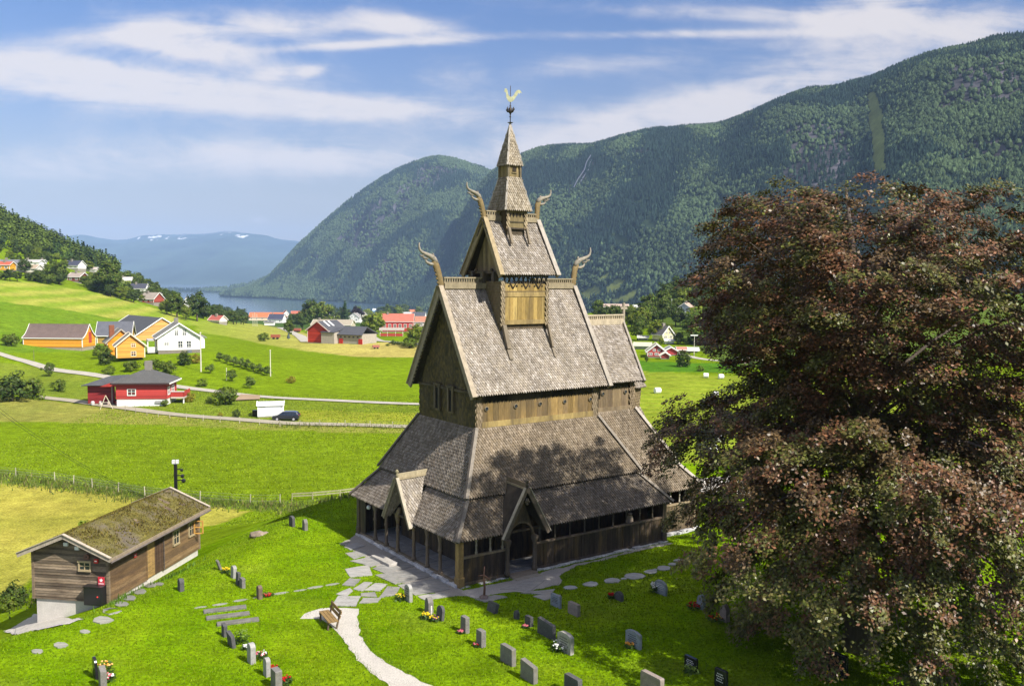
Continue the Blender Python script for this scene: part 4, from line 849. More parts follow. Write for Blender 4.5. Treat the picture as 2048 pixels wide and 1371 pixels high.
# south portal
def porch(name, along, c, hw_, zr, ze, front, back, face):
    """a small cross gable; along='v' faces -v (south), 'u' faces -u (west)"""
    Q = (lambda a, d, z: (c + a, d, z)) if along == 'v' else (lambda a, d, z: (d, c - a, z))
    b = MB(); r0 = Q(0, front, zr); r1 = Q(0, back, zr + .05)
    L0 = Q(-hw_, front, ze); R0 = Q(hw_, front, ze); bl = Q(-hw_, front + .35, ze); br = Q(hw_, front + .35, ze)
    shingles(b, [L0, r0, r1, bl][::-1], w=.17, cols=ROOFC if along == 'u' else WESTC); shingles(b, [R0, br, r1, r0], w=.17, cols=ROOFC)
    root = part(b, name, 'shingle')
    for s in (-1, 1):
        k = MB(); a = Vector(Q(s * (hw_ + .05), front - .05, ze - .12)); e = Vector(Q(0, front - .05, zr + .04)); n_ = Vector(Q(s * 1.0, 0, 0)) - Vector(Q(0, 0, 0)); n_ = n_ * (zr - ze) + Vector((0, 0, hw_)); n_.normalize()
        k.beam(a + n_ * .04, e + n_ * .04, .1, .26, n_, (.22, .185, .13) if along == 'u' else (.13, .105, .08)); k.beam(a + n_ * .17, e + n_ * .17, .2, .04, n_, (.36, .32, .25)); k.build('bargeboard', 'silver_wood', root)
    k = MB(); p = Vector(Q(0, front + .05, zr + .17)); q = Vector(Q(0, back + .1, zr + .24)); k.beam(p, q, .1, .34, (0, 0, 1), (.34, .29, .19) if along == 'u' else (.17, .13, .085)); k.beam(p + Vector((0, 0, -.14)), q + Vector((0, 0, -.14)), .24, .12, (0, 0, 1), (.3, .25, .16)); k.build('ridge_crest', 'silver_wood', root)
    k = MB(); x, y, _ = Q(0, front, 0); k.lathe([(.06, zr - .1), (.07, zr + .2), (.11, zr + .27), (.05, zr + .33), (.1, zr + .42), (.12, zr + .5), (.03, zr + .6)], (x, y), 8, (.24, .21, .13) if along == 'u' else (.08, .065, .05)); k.build('finial', 'silver_wood', root, smooth=True)
    return root, Q
pr, Q = porch('south_porch', 'v', 4.17, 1.5, 5.1, 2.5, -.62, 1.35, 0)
b = MB(); n = 16; zc, r = 2.12, .86          # arch wall
arc = [(r * math.cos(math.pi * i / n), zc + r * 1.05 * math.sin(math.pi * i / n)) for i in range(n + 1)]
outer = [(1.02 * math.cos(math.pi * i / n) * (1 - .0) , zc + .05 + 2.5 * (1 - abs(math.cos(math.pi * i / n)))) for i in range(n + 1)]
for i in range(n):
    for y, fl in ((-.1, 0), (.05, 1)):
        P = [(4.17 + arc[i][0], y, arc[i][1]), (4.17 + outer[i][0] * 1.02, y, outer[i][1]), (4.17 + outer[i + 1][0] * 1.02, y, outer[i + 1][1]), (4.17 + arc[i + 1][0], y, arc[i + 1][1])]
        b.face(P if fl else P[::-1], (.085, .065, .045))
    b.face([(4.17 + arc[i][0], -.1, arc[i][1]), (4.17 + arc[i + 1][0], -.1, arc[i + 1][1]), (4.17 + arc[i + 1][0], .05, arc[i + 1][1]), (4.17 + arc[i][0], .05, arc[i][1])], (.15, .115, .08))
    rr = 1.12; P2 = [(4.17 + arc[i][0], -.13, arc[i][1]), (4.17 + arc[i][0] * rr, -.13, zc + (arc[i][1] - zc) * rr), (4.17 + arc[i + 1][0] * rr, -.13, zc + (arc[i + 1][1] - zc) * rr), (4.17 + arc[i + 1][0], -.13, arc[i + 1][1])]; b.face(P2[::-1], (.13, .10, .07))
b.build('portal_arch', 'tarred', pr)
for u in (3.2, 5.14):
    k = MB(); k.lathe([(.17, .08), (.17, .3), (.13, .36), (.125, 1.75), (.15, 1.8), (.2, 1.95), (.22, 2.05), (.22, 2.14), (.16, 2.2)], (u, -.12), 12, (.10, .08, .06)); k.build('portal_column', 'tarred', pr, smooth=True)
k = MB(); k.ball((4.17, -.66, 4.45), .14, (.09, .075, .055), (1, .7, 1.4)); k.ball((4.17, -.66, 4.25), .09, (.09, .075, .055)); k.ball((4.05, -.66, 4.38), .07, (.09, .075, .055)); k.ball((4.29, -.66, 4.38), .07, (.09, .075, .055)); k.build('carved_pendant', 'tarred', pr)
k = MB(); k.box(3.25, 5.1, -.55, .1, -.02, .12, (.50, .44, .36)); k.box(3.3, 5.05, -.95, -.55, -.05, .05, (.62, .59, .52)); k.build('door_step', 'concrete', pr, bevel=.02)
k = MB(); boards(k, (3.75, 1.98), (4.75, 1.98), .15, 2.5, .06, .25, ((.05, .035, .025), (.06, .045, .03))); k.build('inner_door', 'tarred', pr)
k = MB(); k.lathe([(.2, .15), (.17, .3), (.09, .55), (.08, 1.4), (.11, 1.5)], (3.62, 1.0), 10, (.30, .19, .07)); k.build('carved_column', 'tarred', pr, smooth=True)
pw_, Q = porch('west_porch', 'u', 6.03, 1.56, 5.02, 2.45, -.62, 1.35, 0)
k = MB(); boards(k, (2.0, 6.9), (2.0, 5.2), .15, 2.4, .06, .3, ((.06, .045, .03), (.07, .05, .035))); k.build('inner_door', 'tarred', pw_)
for v in (7.12, 5.11):
    k = MB(); k.tube([(.02, v, 2.0), (.02, v, 2.5), (.02, v + (.25 if v < 6 else -.25), 3.0)], [.1, .2, .12], 8, (.22, .17, .09)); k.build('bracket', 'tarred', pw_, smooth=True)

def tow(u, v, z=0):
    c, s = math.cos(TH), math.sin(TH); return Vector((CH0[0] + u * c - v * s, CH0[1] + u * s + v * c, z))
# things in and by the church
t = empty('globe_lamp', tow(.1, 11.25, 2.1), TH, 'white globe lamp hanging in the open west gallery near its far corner', 'lamp')
b = MB(); b.ball((0, 0, 0), .17, (.8, .8, .78)); b.build('lamp_globe', 'paint', t, smooth=True); b = MB(); b.tube([(0, 0, .15), (0, 0, .45)], .025, 6); b.build('lamp_stem', 'iron', t)
t = empty('linen_sack', tow(13.3, .55, 1.1), TH, 'pale upright sack showing behind the rail of the long south gallery', 'sack')
b = MB(); b.lathe([(.2, -.9), (.26, -.5), (.27, .2), (.2, .75), (.1, .92), (.14, 1.02)], (0, 0), 10, (.55, .44, .33)); b.build('sack_body', 'paint', t, smooth=True); b = MB(); b.lathe([(.115, .88), (.12, .93), (.115, .97)], (0, 0), 8, (.2, .15, .1)); b.build('tie', 'silver_wood', t)
t = empty('stone_block', tow(-1.3, 6.35, 0), TH + R(2), 'long low stone step lying on the forecourt before the west porch', 'stone step')
b = MB(); b.box(-.32, .32, -1.1, 1.1, -.02, .2, (.36, .34, .31)); b.build('stone_slab', 'stone', t, bevel=.03)

# ------------------------------------------------------------------ log shed beside the churchyard
sz = -2.5
pA = at0(65, 1215, sz + .1); pB = at0(218, 1214, sz + .35)
ax = (pB - pA); ax.z = 0; SW = 4.75; SL = 10.7; a_ = R(8.6)
# local frame: x along the gable (to the right), y along the length (away)
shed = empty('log_shed', (pB.x, pB.y, 0), -a_, 'long brown clapboard shed with a mossy roof on the bank below the churchyard', 'shed')
def sp(n, b, m, par=None, **k): return b.build(n, m, par or shed, **k)
ZB, ZE, ZR = -1.85, .95, 1.95         # sill, eaves, ridge heights
SC = [(.20, .15, .10), (.165, .125, .085), (.235, .18, .125), (.13, .10, .07)]
def clap(b, p, q, z0, z1, h=.165, top=None, cols=SC):
    p = Vector((p[0], p[1], 0)); q = Vector((q[0], q[1], 0)); d = (q - p); L_ = d.length; d /= L_; n = Vector((d.y, -d.x, 0)); z = z0
    while z < z1 - .02:
        zt = min(z + h, z1); a, c = 0, L_
        if top: a, c = top(z + h * .5)
        if c - a > .1:
            s0 = p + d * a; s1 = p + d * c; o = n * (.045 + random.uniform(-.008, .008)); i = n * .012; k = shade(random.choice(cols), random.uniform(.75, 1.25))
            b.raw([s0 + o + Vector((0, 0, z - .015)), s1 + o + Vector((0, 0, z - .015)), s1 + i + Vector((0, 0, zt)), s0 + i + Vector((0, 0, zt)), s0 + Vector((0, 0, z - .015)), s1 + Vector((0, 0, z - .015))], [(0, 1, 2, 3), (0, 4, 5, 1)], k)
        z += h
b = MB()
b.box(-SW + .02, -.02, .02, SL - .02, ZB, ZE, (.06, .04, .025))
b.raw([(-SW + .02, .02, ZE), (-.02, .02, ZE), (-SW / 2, .02, ZR - .05), (-SW + .02, SL - .02, ZE), (-.02, SL - .02, ZE), (-SW / 2, SL - .02, ZR - .05)], [(0, 1, 2), (5, 4, 3), (0, 2, 5, 3), (1, 4, 5, 2)], (.06, .04, .025))
clap(b, (-SW, 0), (0, 0), ZB, ZE); clap(b, (-SW, 0), (0, 0), ZE, ZR - .1, top=lambda z: ((z - ZE) / (ZR - ZE) * SW / 2, SW - (z - ZE) / (ZR - ZE) * SW / 2))
WC = [(.18, .115, .055), (.145, .09, .042), (.21, .14, .07), (.11, .07, .036)]
clap(b, (0, 0), (0, 4.0), ZB, ZE, cols=WC); clap(b, (0, 5.9), (0, SL), ZB, ZE, cols=WC); clap(b, (0, SL), (-SW, SL), ZB, ZE); clap(b, (-SW, SL), (-SW, 0), ZB, ZE)
sp('wall', b, 'shed_wood')
for x, y in ((-SW, 0), (0, 0), (0, SL), (-SW, SL)): b = MB(); b.box(x - .09, x + .07, y - .07, y + .09, ZB - .05, ZE, (.20, .15, .10)); sp('corner_board', b, 'shed_wood')
b = MB(); boards(b, (.03, 4.05), (.03, 4.95), ZB + .05, ZE - .2, .05, .3, ((.30, .19, .07), (.26, .165, .06))); b.box(.03, .09, 3.98, 4.06, ZB, ZE - .15, (.2, .13, .06)); sp('door', b, 'shed_wood')
b = MB(); boards(b, (.03, 4.98), (.03, 5.9), ZB + .05, ZE - .1, .05, .15, ((.085, .05, .03), (.07, .042, .027))); b.tube([(.1, 5.95, ZB), (.1, 5.95, ZE)], .04, 8, (.10, .08, .07)); sp('dark_door', b, 'shed_wood')
b = MB(); b.box(-SW + .1, -.05, .06, SL - .08, -4.6, ZB, (1, 1, 1)); sp('foundation', b, 'concrete')
# roof: thick moss over boards
def roofz(x): return ZR + .1 - abs(x + SW / 2) * (ZR - ZE) / (SW / 2)
for s in (-1, 1):
    pass
b = MB(); nx_, ny_ = 22, 60; x0, x1 = -SW - .55, .55; y0, y1 = -.62, SL + .55
V = []; Fq = []
for i in range(nx_ + 1):
    for j in range(ny_ + 1):
        x = lerp(x0, x1, i / nx_); y = lerp(y0, y1, j / ny_); e = min(i, nx_ - i, j, ny_ - j)
        V.append((x, y, roofz(x) + .10 + (fbm(x * 1.2, y * 1.2, 4, 12) - .5) * .22 * min(1, e / 2)))
for i in range(nx_):
    for j in range(ny_): Fq.append((i * (ny_ + 1) + j, (i + 1) * (ny_ + 1) + j, (i + 1) * (ny_ + 1) + j + 1, i * (ny_ + 1) + j + 1))
b.raw(V, Fq); roof = sp('mossy_roof', b, 'moss_roof', smooth=True)
b = MB()
for i in range(9000):
    x = random.uniform(x0 + .1, x1 - .05); y = random.uniform(y0 + .1, y1 - .1); d = fbm(np.array(x * .8), np.array(y * .8), 3, 15)
    if d < .45 and random.random() < .75: continue
    z = roofz(x) + .13; r = random.uniform(.02, .06); a = random.uniform(0, 6.28); h = random.uniform(.03, .12)
    c = random.choice([(.13, .11, .025), (.09, .085, .022), (.17, .135, .03), (.07, .05, .022)])
    b.face([(x - math.cos(a) * r, y - math.sin(a) * r, z - .03), (x + math.cos(a) * r, y + math.sin(a) * r, z - .03), (x + random.uniform(-.05, .05), y + random.uniform(-.05, .05), z + h)], c)
tag(b.build('moss', 'moss', roof), kind=None)
b = MB(); w = (.36, .31, .25)
for y in (y0, y1):
    for s in (-1, 1):
        e = -SW / 2 + s * (SW / 2 + .58); b.beam((e, y, roofz(e) + .05), (-SW / 2, y, roofz(-SW / 2) + .05), .05, .26, (0, 0, 1), w); b.beam((e, y, roofz(e) + .2), (-SW / 2, y, roofz(-SW / 2) + .2), .2, .04, (s * .5, 0, .8), shade(w, 1.15))
b.beam((x1, y0, roofz(x1) + .02), (x1, y1, roofz(x1) + .02), .06, .2, (0, 0, 1), (.26, .21, .15)); b.beam((x0, y0, roofz(x0) + .02), (x0, y1, roofz(x0) + .02), .06, .2, (0, 0, 1), (.26, .21, .15))
b.tube([(x1 + .08, y0, roofz(x1) - .08), (x1 + .08, y1, roofz(x1) - .08)], .06, 8, (.13, .11, .1))
sp('bargeboard', b, 'silver_wood')
b = MB()     # underside boards
for s in (-1, 1):
    e = -SW / 2 + s * (SW / 2 + .5); b.slab([(e, y0 + .05, roofz(e)), (-SW / 2, y0 + .05, roofz(-SW / 2)), (-SW / 2, y1 - .05, roofz(-SW / 2)), (e, y1 - .05, roofz(e))][::s], .05, (.16, .12, .08))
sp('roof_boarding', b, 'shed_wood')
def shed_window(org, du, w, h, panes, open_=False):
    """window on a wall: org lower-left corner, du along the wall"""
    o = Vector(org); u = Vector(du); n = Vector((u.y, -u.x, 0)); b = MB(); c = (.38, .30, .18)
    Q = lambda a, z, k: o + u * a + n * k + Vector((0, 0, z))
    def bar(a0, a1, z0, z1, k=.07): b.raw([Q(a0, z0, .0), Q(a1, z0, .0), Q(a1, z1, .0), Q(a0, z1, .0), Q(a0, z0, k), Q(a1, z0, k), Q(a1, z1, k), Q(a0, z1, k)], [(3, 2, 1, 0), (4, 5, 6, 7), (0, 1, 5, 4), (1, 2, 6, 5), (2, 3, 7, 6), (3, 0, 4, 7)], c)
    bar(-.09, 0, -.09, h + .09, .10); bar(w, w + .09, -.09, h + .09, .10); bar(-.09, w + .09, -.11, 0, .13); bar(-.12, w + .12, h, h + .12, .14)
    for i in range(1, panes): bar(w * i / panes - .025, w * i / panes + .025, 0, h, .085)
    bar(0, w, h * .5 - .02, h * .5 + .02, .08)
    f = sp('window', b, 'paint'); g = MB(); g.face([Q(0, 0, .062), Q(w, 0, .062), Q(w, h, .062), Q(0, h, .062)]); g.build('pane', 'glass', f)
    if open_:
        k = MB(); p0 = Q(w, 0, .1); d = (n * .9 + u * .25).normalized(); c2 = (.52, .28, .07)
        for (s, z0, z1) in ((0, 0, h), (.55, 0, h)): k.box(p0.x + d.x * s - .04, p0.x + d.x * s + .04, p0.y + d.y * s - .04, p0.y + d.y * s + .04, p0.z + z0, p0.z + z1, c2)
        for z in (0, h * .5, h): k.beam(p0 + Vector((0, 0, z)), p0 + d * .58 + Vector((0, 0, z)), .05, .07, (0, 0, 1), c2)
        k.build('open_sash', 'paint', f)
shed_window((-1.72, -.03, .05), (1, 0, 0), .62, .42, 2); shed_window((.03, 7.2, -.55), (0, 1, 0), .62, .85, 2); shed_window((.03, 9.25, -.55), (0, 1, 0), .62, .85, 2, True)
wz = lambda x, y, z: shed.matrix_basis @ Vector((x, y, z))
bpy.context.view_layer.update()
t = empty('meter_cabinet', wz(-.62, -.28, -1.55), -a_, 'black electrical cabinet fixed low on the shed gable', 'cabinet')
b = MB(); b.box(-.62, .5, -.24, .24, -.35, .72); b.build('cabinet_box', 'gloss_black', t, bevel=.02); b = MB(); b.box(-.66, .54, -.28, .24, .72, .76); b.build('lid', 'gloss_black', t); b = MB(); b.ball((.25, -.25, .18), .06, (.5, .03, .02)); b.build('red_lamp', 'paint', t)
t = empty('warning_sign', wz(-.38, -.09, -.62), -a_, 'small red sign with a white emblem beside the shed corner', 'sign')
b = MB(); b.box(-.2, .2, -.02, 0, -.18, .3, (.55, .03, .05)); b.build('board', 'paint', t)
b = MB(); st = [(.13 * (1 if i % 2 == 0 else .5) * math.cos(math.pi / 2 + i * math.pi / 5), -.024, .1 + .13 * (1 if i % 2 == 0 else .5) * math.sin(math.pi / 2 + i * math.pi / 5)) for i in range(10)]; b.face(st, (.85, .82, .82)); b.box(-.16, .16, -.026, -.02, -.12, -.08, (.85, .8, .8)); b.build('white_star', 'paint', t)
t = empty('notice_sheet', wz(-.36, -.09, -1.02), -a_, 'white notice sheet pinned under the red sign on the shed', 'notice'); b = MB(); b.box(-.15, .15, -.015, 0, -.16, .16, (.75, .75, .74)); b.build('paper', 'paint', t)
b = MB(); [b.box(-.11, .11, -.019, -.016, z, z + .018, (.25, .25, .27)) for z in (-.1, -.04, .02, .08)]; b.build('writing', 'paint', t)
t = empty('alarm_box', wz(-.62, -.12, .62), -a_, 'red alarm box under the right eaves of the shed gable', 'alarm'); b = MB(); b.box(-.12, .12, -.1, 0, -.12, .12, (.6, .04, .03)); b.build('case', 'paint', t); b = MB(); b.box(-.07, .07, -.115, -.1, -.02, .05, (.85, .8, .78)); b.build('label_plate', 'paint', t)
for x, z, l in ((-2.45, 1.55, 'white floodlight highest on the shed gable under the ridge'), (-1.75, 1.35, 'white floodlight on the shed gable right of the ridge')):
    t = empty('floodlight', wz(x, -.15, z), -a_, l, 'floodlight', 'floodlights on the shed gable'); b = MB(); b.box(-.13, .13, -.16, -.04, -.1, .1, (.75, .75, .74)); b.build('housing', 'paint', t); b = MB(); b.box(-.03, .03, -.04, .1, -.03, .03, (.3, .3, .3)); b.build('bracket', 'metal', t)
t = empty('cable_reel', wz(-1.2, -.12, .85), -a_, 'round brown disc hung on the gable above the small window', 'disc'); b = MB(); b.tube([(0, -.02, 0), (0, -.12, 0)], .17, 14, (.16, .08, .06)); b.build('rim', 'paint', t); b = MB(); b.tube([(0, -.12, 0), (0, -.15, 0)], .05, 8, (.08, .05, .04)); b.build('hub', 'paint', t)
t = empty('wall_lamp', wz(.12, 3.85, .55), -a_, 'small pale lamp beside the shed door', 'lamp'); b = MB(); b.ball((.1, 0, 0), .11, (.5, .5, .42)); b.build('lamp_globe', 'paint', t, smooth=True); b = MB(); b.box(-.08, .1, -.03, .03, .06, .12, (.1, .1, .1)); b.build('bracket', 'iron', t)
t = empty('hose_sign', wz(.08, 2.7, .1), -a_, 'small red and white plate on the long wall of the shed', 'sign'); b = MB(); b.box(0, .02, -.14, .14, -.1, .12, (.6, .06, .05)); b.build('board', 'paint', t); b = MB(); b.box(.02, .026, -.1, .04, -.02, .06, (.85, .8, .8)); b.build('white_mark', 'paint', t)
# camera mast behind the shed
q = atd(352, 982, 66); t = empty('camera_mast', (q.x, q.y, 0), .2, 'black mast carrying cameras and two white floodlights behind the shed', 'mast')
zt = atd(352, 918, 66).z
b = MB(); b.box(-.11, .11, -.11, .11, float(H(q.x, q.y)) - .2, zt - .35); b.build('pole', 'gloss_black', t)
for i, (dx, z, r) in enumerate(((.38, zt - .75, .06), (.42, zt - 1.2, .09), (.5, zt - 1.55, .11))):
    b = MB(); b.tube([(.1, 0, z), (dx, 0, z)], .04, 6); b.ball((dx + .04, 0, z - .06), r + .07); b.build('camera', 'gloss_black', t)
for dx in (-.13, .13): b = MB(); b.box(dx - .1, dx + .1, -.14, .1, zt - .3, zt - .04, (.6, .6, .6)); b.build('floodlight', 'paint', t)
b = MB(); p0 = atd(-30, 800, 75); p1 = wz(-SW / 2, 8.2, ZR + .2)
for o in (0, .22):
    pts = []
    for i in range(25): s = i / 24; p = p0.lerp(p1, s); pts.append((p.x + o, p.y, p.z - 1.6 * s * (1 - s) * 4 * .35 + o * .6 * (1 - s)))
    b.tube(pts, .013, 5, (.05, .05, .05))
tag(b.build('overhead_cable', 'iron'), 'thin twin overhead cable running down to the shed roof', 'cable')

# ------------------------------------------------------------------ gravestones, crosses, bench
GRAVE = 'gravestones in the churchyard'
def headstone(px, py, h, w, t, shape, col, label, m='granite', insc=0, lean=0, yaw=0, face=-1):
    h *= .93; w *= .92; col = shade(col, .85); p = at(px, py); r = empty('gravestone', p, TH + yaw, label, 'gravestone', GRAVE); r.rotation_euler = (0, lean, TH + yaw)
    n = 10
    if shape == 'round': prof = [(-w / 2, -.15), (w / 2, -.15)] + [(w / 2 * math.cos(math.pi * i / n), h - w * .42 + w * .42 * math.sin(math.pi * i / n)) for i in range(n + 1)]
    elif shape == 'point': prof = [(-w / 2, -.15), (w / 2, -.15), (w / 2 * .95, h * .7), (w * .2, h * .97), (-.02, h), (-w * .3, h * .9), (-w / 2 * .9, h * .6)]
    elif shape == 'shoulder': prof = [(-w / 2, -.15), (w / 2, -.15), (w / 2, h * .86), (w * .38, h * .93), (w * .2, h), (-w * .2, h), (-w * .38, h * .93), (-w / 2, h * .86)]
    elif shape == 'heart': prof = [(-w / 2 * .85, -.15), (w / 2 * .9, -.15), (w / 2, h * .5), (w * .42, h * .8), (w * .2, h * .95), (-w * .05, h), (-w * .3, h * .97), (-w * .48, h * .8), (-w * .52, h * .5)]
    elif shape == 'slope': prof = [(-w / 2, -.15), (w / 2, -.15), (w / 2 * .97, h * .86), (-w / 2 * .97, h)]
    else: prof = [(-w / 2, -.15), (w / 2, -.15), (w / 2 * .98, h * .97), (w * .44, h), (-w * .44, h), (-w / 2 * .98, h * .97)]
    b = MB(); P = [(-t / 2, -y, z) for y, z in prof]; b.slab(P, t, col); b.build('slab', m, r, bevel=.015)
    if insc:
        k = MB(); c = (.05, .05, .055) if insc == 1 else (.6, .6, .58)
        for i in range(4):
            z = h * (.72 - i * .13); l = w * (.62 if i % 2 else .5)
            y = -l / 2
            while y < l / 2 - .02:
                d = random.uniform(.03, .07); k.face([(-t / 2 - .006, -y, z), (-t / 2 - .006, -min(y + d, l / 2), z), (-t / 2 - .006, -min(y + d, l / 2), z + h * .06), (-t / 2 - .006, -y, z + h * .06)], c); y += d + .025
        k.build('lettering', m, r)
    return r
DG, MG, LG, RB, BK, PK, BL = (.10, .10, .10), (.20, .19, .175), (.36, .355, .34), (.17, .125, .095), (.018, .018, .022), (.30, .25, .225), (.27, .31, .36)
ST = [
 (192, 1354, 1.0, .62, .12, 'round', BK, 'thin polished black headstone leaning near the lower left edge', 'polished', 0, -.06),
 (206, 1378, 1.05, .42, .25, 'slope', MG, 'rough grey headstone with orange roses before it, cut by the bottom edge', 'granite', 0, 0),
 (362, 1180, .72, .5, .24, 'round', DG, 'dark round-topped headstone alone on the bank right of the shed', 'stone', 0, 0),
 (441, 1138, .65, .4, .12, 'flat', MG, 'thin grey headstone tilted to the left, farthest left of the bank group', 'stone', 0, -.32),
 (467, 1154, .72, .5, .2, 'shoulder', LG, 'pale grey shouldered headstone behind two dark ones on the left bank', 'granite', 0, .05),
 (476, 1168, .74, .4, .16, 'flat', DG, 'narrow dark headstone wedged between two wider stones on the left bank', 'stone', 0, .05),
 (485, 1174, .58, .46, .2, 'flat', MG, 'low square grey headstone at the front of the left bank group', 'stone', 0, 0),
 (519, 1196, .76, .38, .22, 'shoulder', RB, 'reddish brown headstone beside the sunken stepping stones', 'stone', 0, 0),
 (449, 1271, .66, .4, .18, 'slope', DG, 'dark headstone at the corner of the grey kerb slabs', 'stone', 0, 0),
 (464, 1291, .72, .72, .18, 'slope', DG, 'wide dark headstone leaning left with a green plant before it', 'stone', 0, -.12),
 (503, 1324, .96, .52, .24, 'shoulder', LG, 'tall pale marble headstone standing alone on the left lawn', 'granite', 0, 0),
 (534, 1350, .86, .42, .2, 'round', LG, 'slim pale headstone between the white one and the one with red roses', 'granite', 0, 0),
 (553, 1374, .86, .62, .3, 'flat', MG, 'blocky grey headstone with red roses behind it at the bottom edge', 'granite', 0, 0),
 (584, 1051, .74, .7, .2, 'shoulder', DG, 'broad dark headstone, left of the pair behind the lawn crest', 'stone', 0, 0),
 (610, 1059, .80, .5, .24, 'point', MG, 'grey pointed headstone, right of the pair near the church shadow', 'stone', 0, 0),
 (817, 1201, .98, .6, .2, 'round', LG, 'tall pale headstone with dark lettering at the forecourt edge', 'granite', 1, 0),
 (858, 1224, .88, .46, .3, 'point', MG, 'rough grey pointed headstone behind a small white cross', 'stone', 0, 0),
 (880, 1238, .76, .6, .16, 'round', DG, 'dark round headstone with purple and yellow flowers', 'stone', 0, .1),
 (984, 1222, .52, .8, .2, 'flat', DG, 'low dark slab leaning back just below the rusty cross', 'stone', 0, .25),
 (930, 1263, .84, .5, .24, 'flat', MG, 'upright grey headstone, upper of the two narrow ones in the sun', 'stone', 0, 0),
 (962, 1291, .84, .5, .26, 'flat', MG, 'upright grey headstone, lower of the two narrow ones in the sun', 'stone', 0, 0),
 (1016, 1325, .84, 1.0, .24, 'flat', MG, 'wide grey headstone in the sun, upper left of a second wide one', 'granite', 0, 0),
 (1058, 1359, .88, 1.05, .24, 'slope', MG, 'wide grey headstone in the sun nearest the bottom edge', 'granite', 0, 0),
 (1033, 1236, .46, .3, .2, 'point', DG, 'tiny pointed headstone at the edge of the tree shadow', 'stone', 0, 0),
 (1058, 1250, .52, .5, .2, 'flat', DG, 'small square dark headstone next to a tiny pointed one', 'stone', 0, 0),
 (1093, 1271, .84, 1.3, .22, 'slope', DG, 'wide dark headstone at the shadow edge beside the lettered white one', 'stone', 0, 0),
 (1131, 1302, .98, 1.05, .22, 'shoulder', (.40, .385, .345), 'white lettered headstone with white flowers at its foot', 'granite', 1, 0),
 (1112, 1212, .70, .86, .14, 'flat', BL, 'bluish pale headstone with lettering in the shade below the porch', 'granite', 1, 0),
 (1148, 1228, .66, .86, .2, 'flat', PK, 'pinkish grey headstone in the shade right of the bluish one', 'granite', 0, 0),
 (1238, 1199, .50, .6, .2, 'round', DG, 'small dark headstone with one red flower in the deep shade', 'stone', 0, 0),
 (1322, 1187, .82, .95, .16, 'heart', BL, 'heart shaped bluish headstone with white flowers under the beech', 'granite', 2, 0),
 (1402, 1216, .80, .5, .24, 'point', BL, 'slender grey pointed headstone with a red flower bed under the beech', 'stone', 0, 0),
 (1449, 1241, .92, .5, .3, 'point', PK, 'brownish pointed headstone with red and yellow flowers under the beech', 'stone', 0, 0),
 (1267, 1292, .82, 1.05, .16, 'shoulder', BL, 'pale blue lettered headstone with orange flowers in the shaded lawn', 'granite', 1, 0),
 (1382, 1339, .66, .76, .16, 'flat', BK, 'low black headstone with white lettering and a green shrub', 'polished', 2, 0),
 (1442, 1374, .86, .7, .16, 'flat', BK, 'black lettered headstone at the bottom edge right of the low one', 'polished', 2, 0),
 (1668, 1346, 1.05, 1.4, .2, 'flat', BK, 'large plain black headstone under the hanging beech branches', 'polished', 0, 0),
 (1146, 1386, .8, 1.0, .24, 'flat', DG, 'wide headstone whose top just shows at the bottom edge in the sun', 'stone', 0, 0),
 (1304, 1386, .9, 1.3, .24, 'flat', PK, 'very wide grey headstone cut by the bottom edge at the shadow', 'granite', 0, 0)]
for s in ST: headstone(*s[:6], s[6], s[7], s[8], s[9], s[10])
for px, py, l, w, lab in ((450, 1219, 2.1, .42, 'uppermost of three grey kerb slabs lying in the left lawn'), (456, 1232, 2.1, .4, 'middle one of three grey kerb slabs lying in the left lawn'), (476, 1244, 2.0, .42, 'lowest of three grey kerb slabs lying in the left lawn')):
    p = at(px, py); t = empty('grave_slab', p, R(21), lab, 'grave slab', 'grey kerb slabs'); b = MB(); b.box(-l / 2, l / 2, -w / 2, w / 2, -.05, .1, (.15, .145, .13)); b.build('slab', 'stone', t, bevel=.02)
p = at(517, 1072); b = MB(); b.ball((0, 0, .1), .55, (.25, .2, .15), (1.3, .7, .55), .2); b.ball((.4, .3, .05), .4, (.27, .22, .17), (1.2, .8, .5), .2); o = b.build('boulder', 'stone', loc=p); tag(o, 'brown boulder half sunk in the lawn crest on the left', 'boulder')
p = at(968, 1196); t = empty('rusty_cross', p, TH + R(-30), 'thin rusty cross on a stone foot before the church corner', 'grave cross')
b = MB(); b.tube([(0, 0, 0), (.03, 0, .6), (-.02, 0, 1.1), (.02, 0, 1.75)], [.07, .06, .05, .03], 8, (.16, .085, .06)); b.tube([(-.32, 0, 1.25), (0, 0, 1.28), (.2, 0, 1.12), (.42, 0, .92)], [.03, .045, .04, .02], 7, (.17, .09, .065)); b.build('iron_cross', 'iron' if 0 else 'silver_wood', t, smooth=True)
b = MB(); b.ball((0, 0, .05), .28, (.2, .15, .13), (1, 1, .7), .15); b.build('cross_foot', 'stone', t)
p = at(863, 1232); t = empty('small_cross', p, TH + R(60), 'small white wooden cross before the rough pointed headstone', 'grave cross'); b = MB(); b.box(-.03, .03, -.03, .03, 0, .55, (.7, .66, .58)); b.box(-.16, .16, -.025, .025, .34, .40, (.7, .66, .58)); b.build('cross_body', 'paint', t)
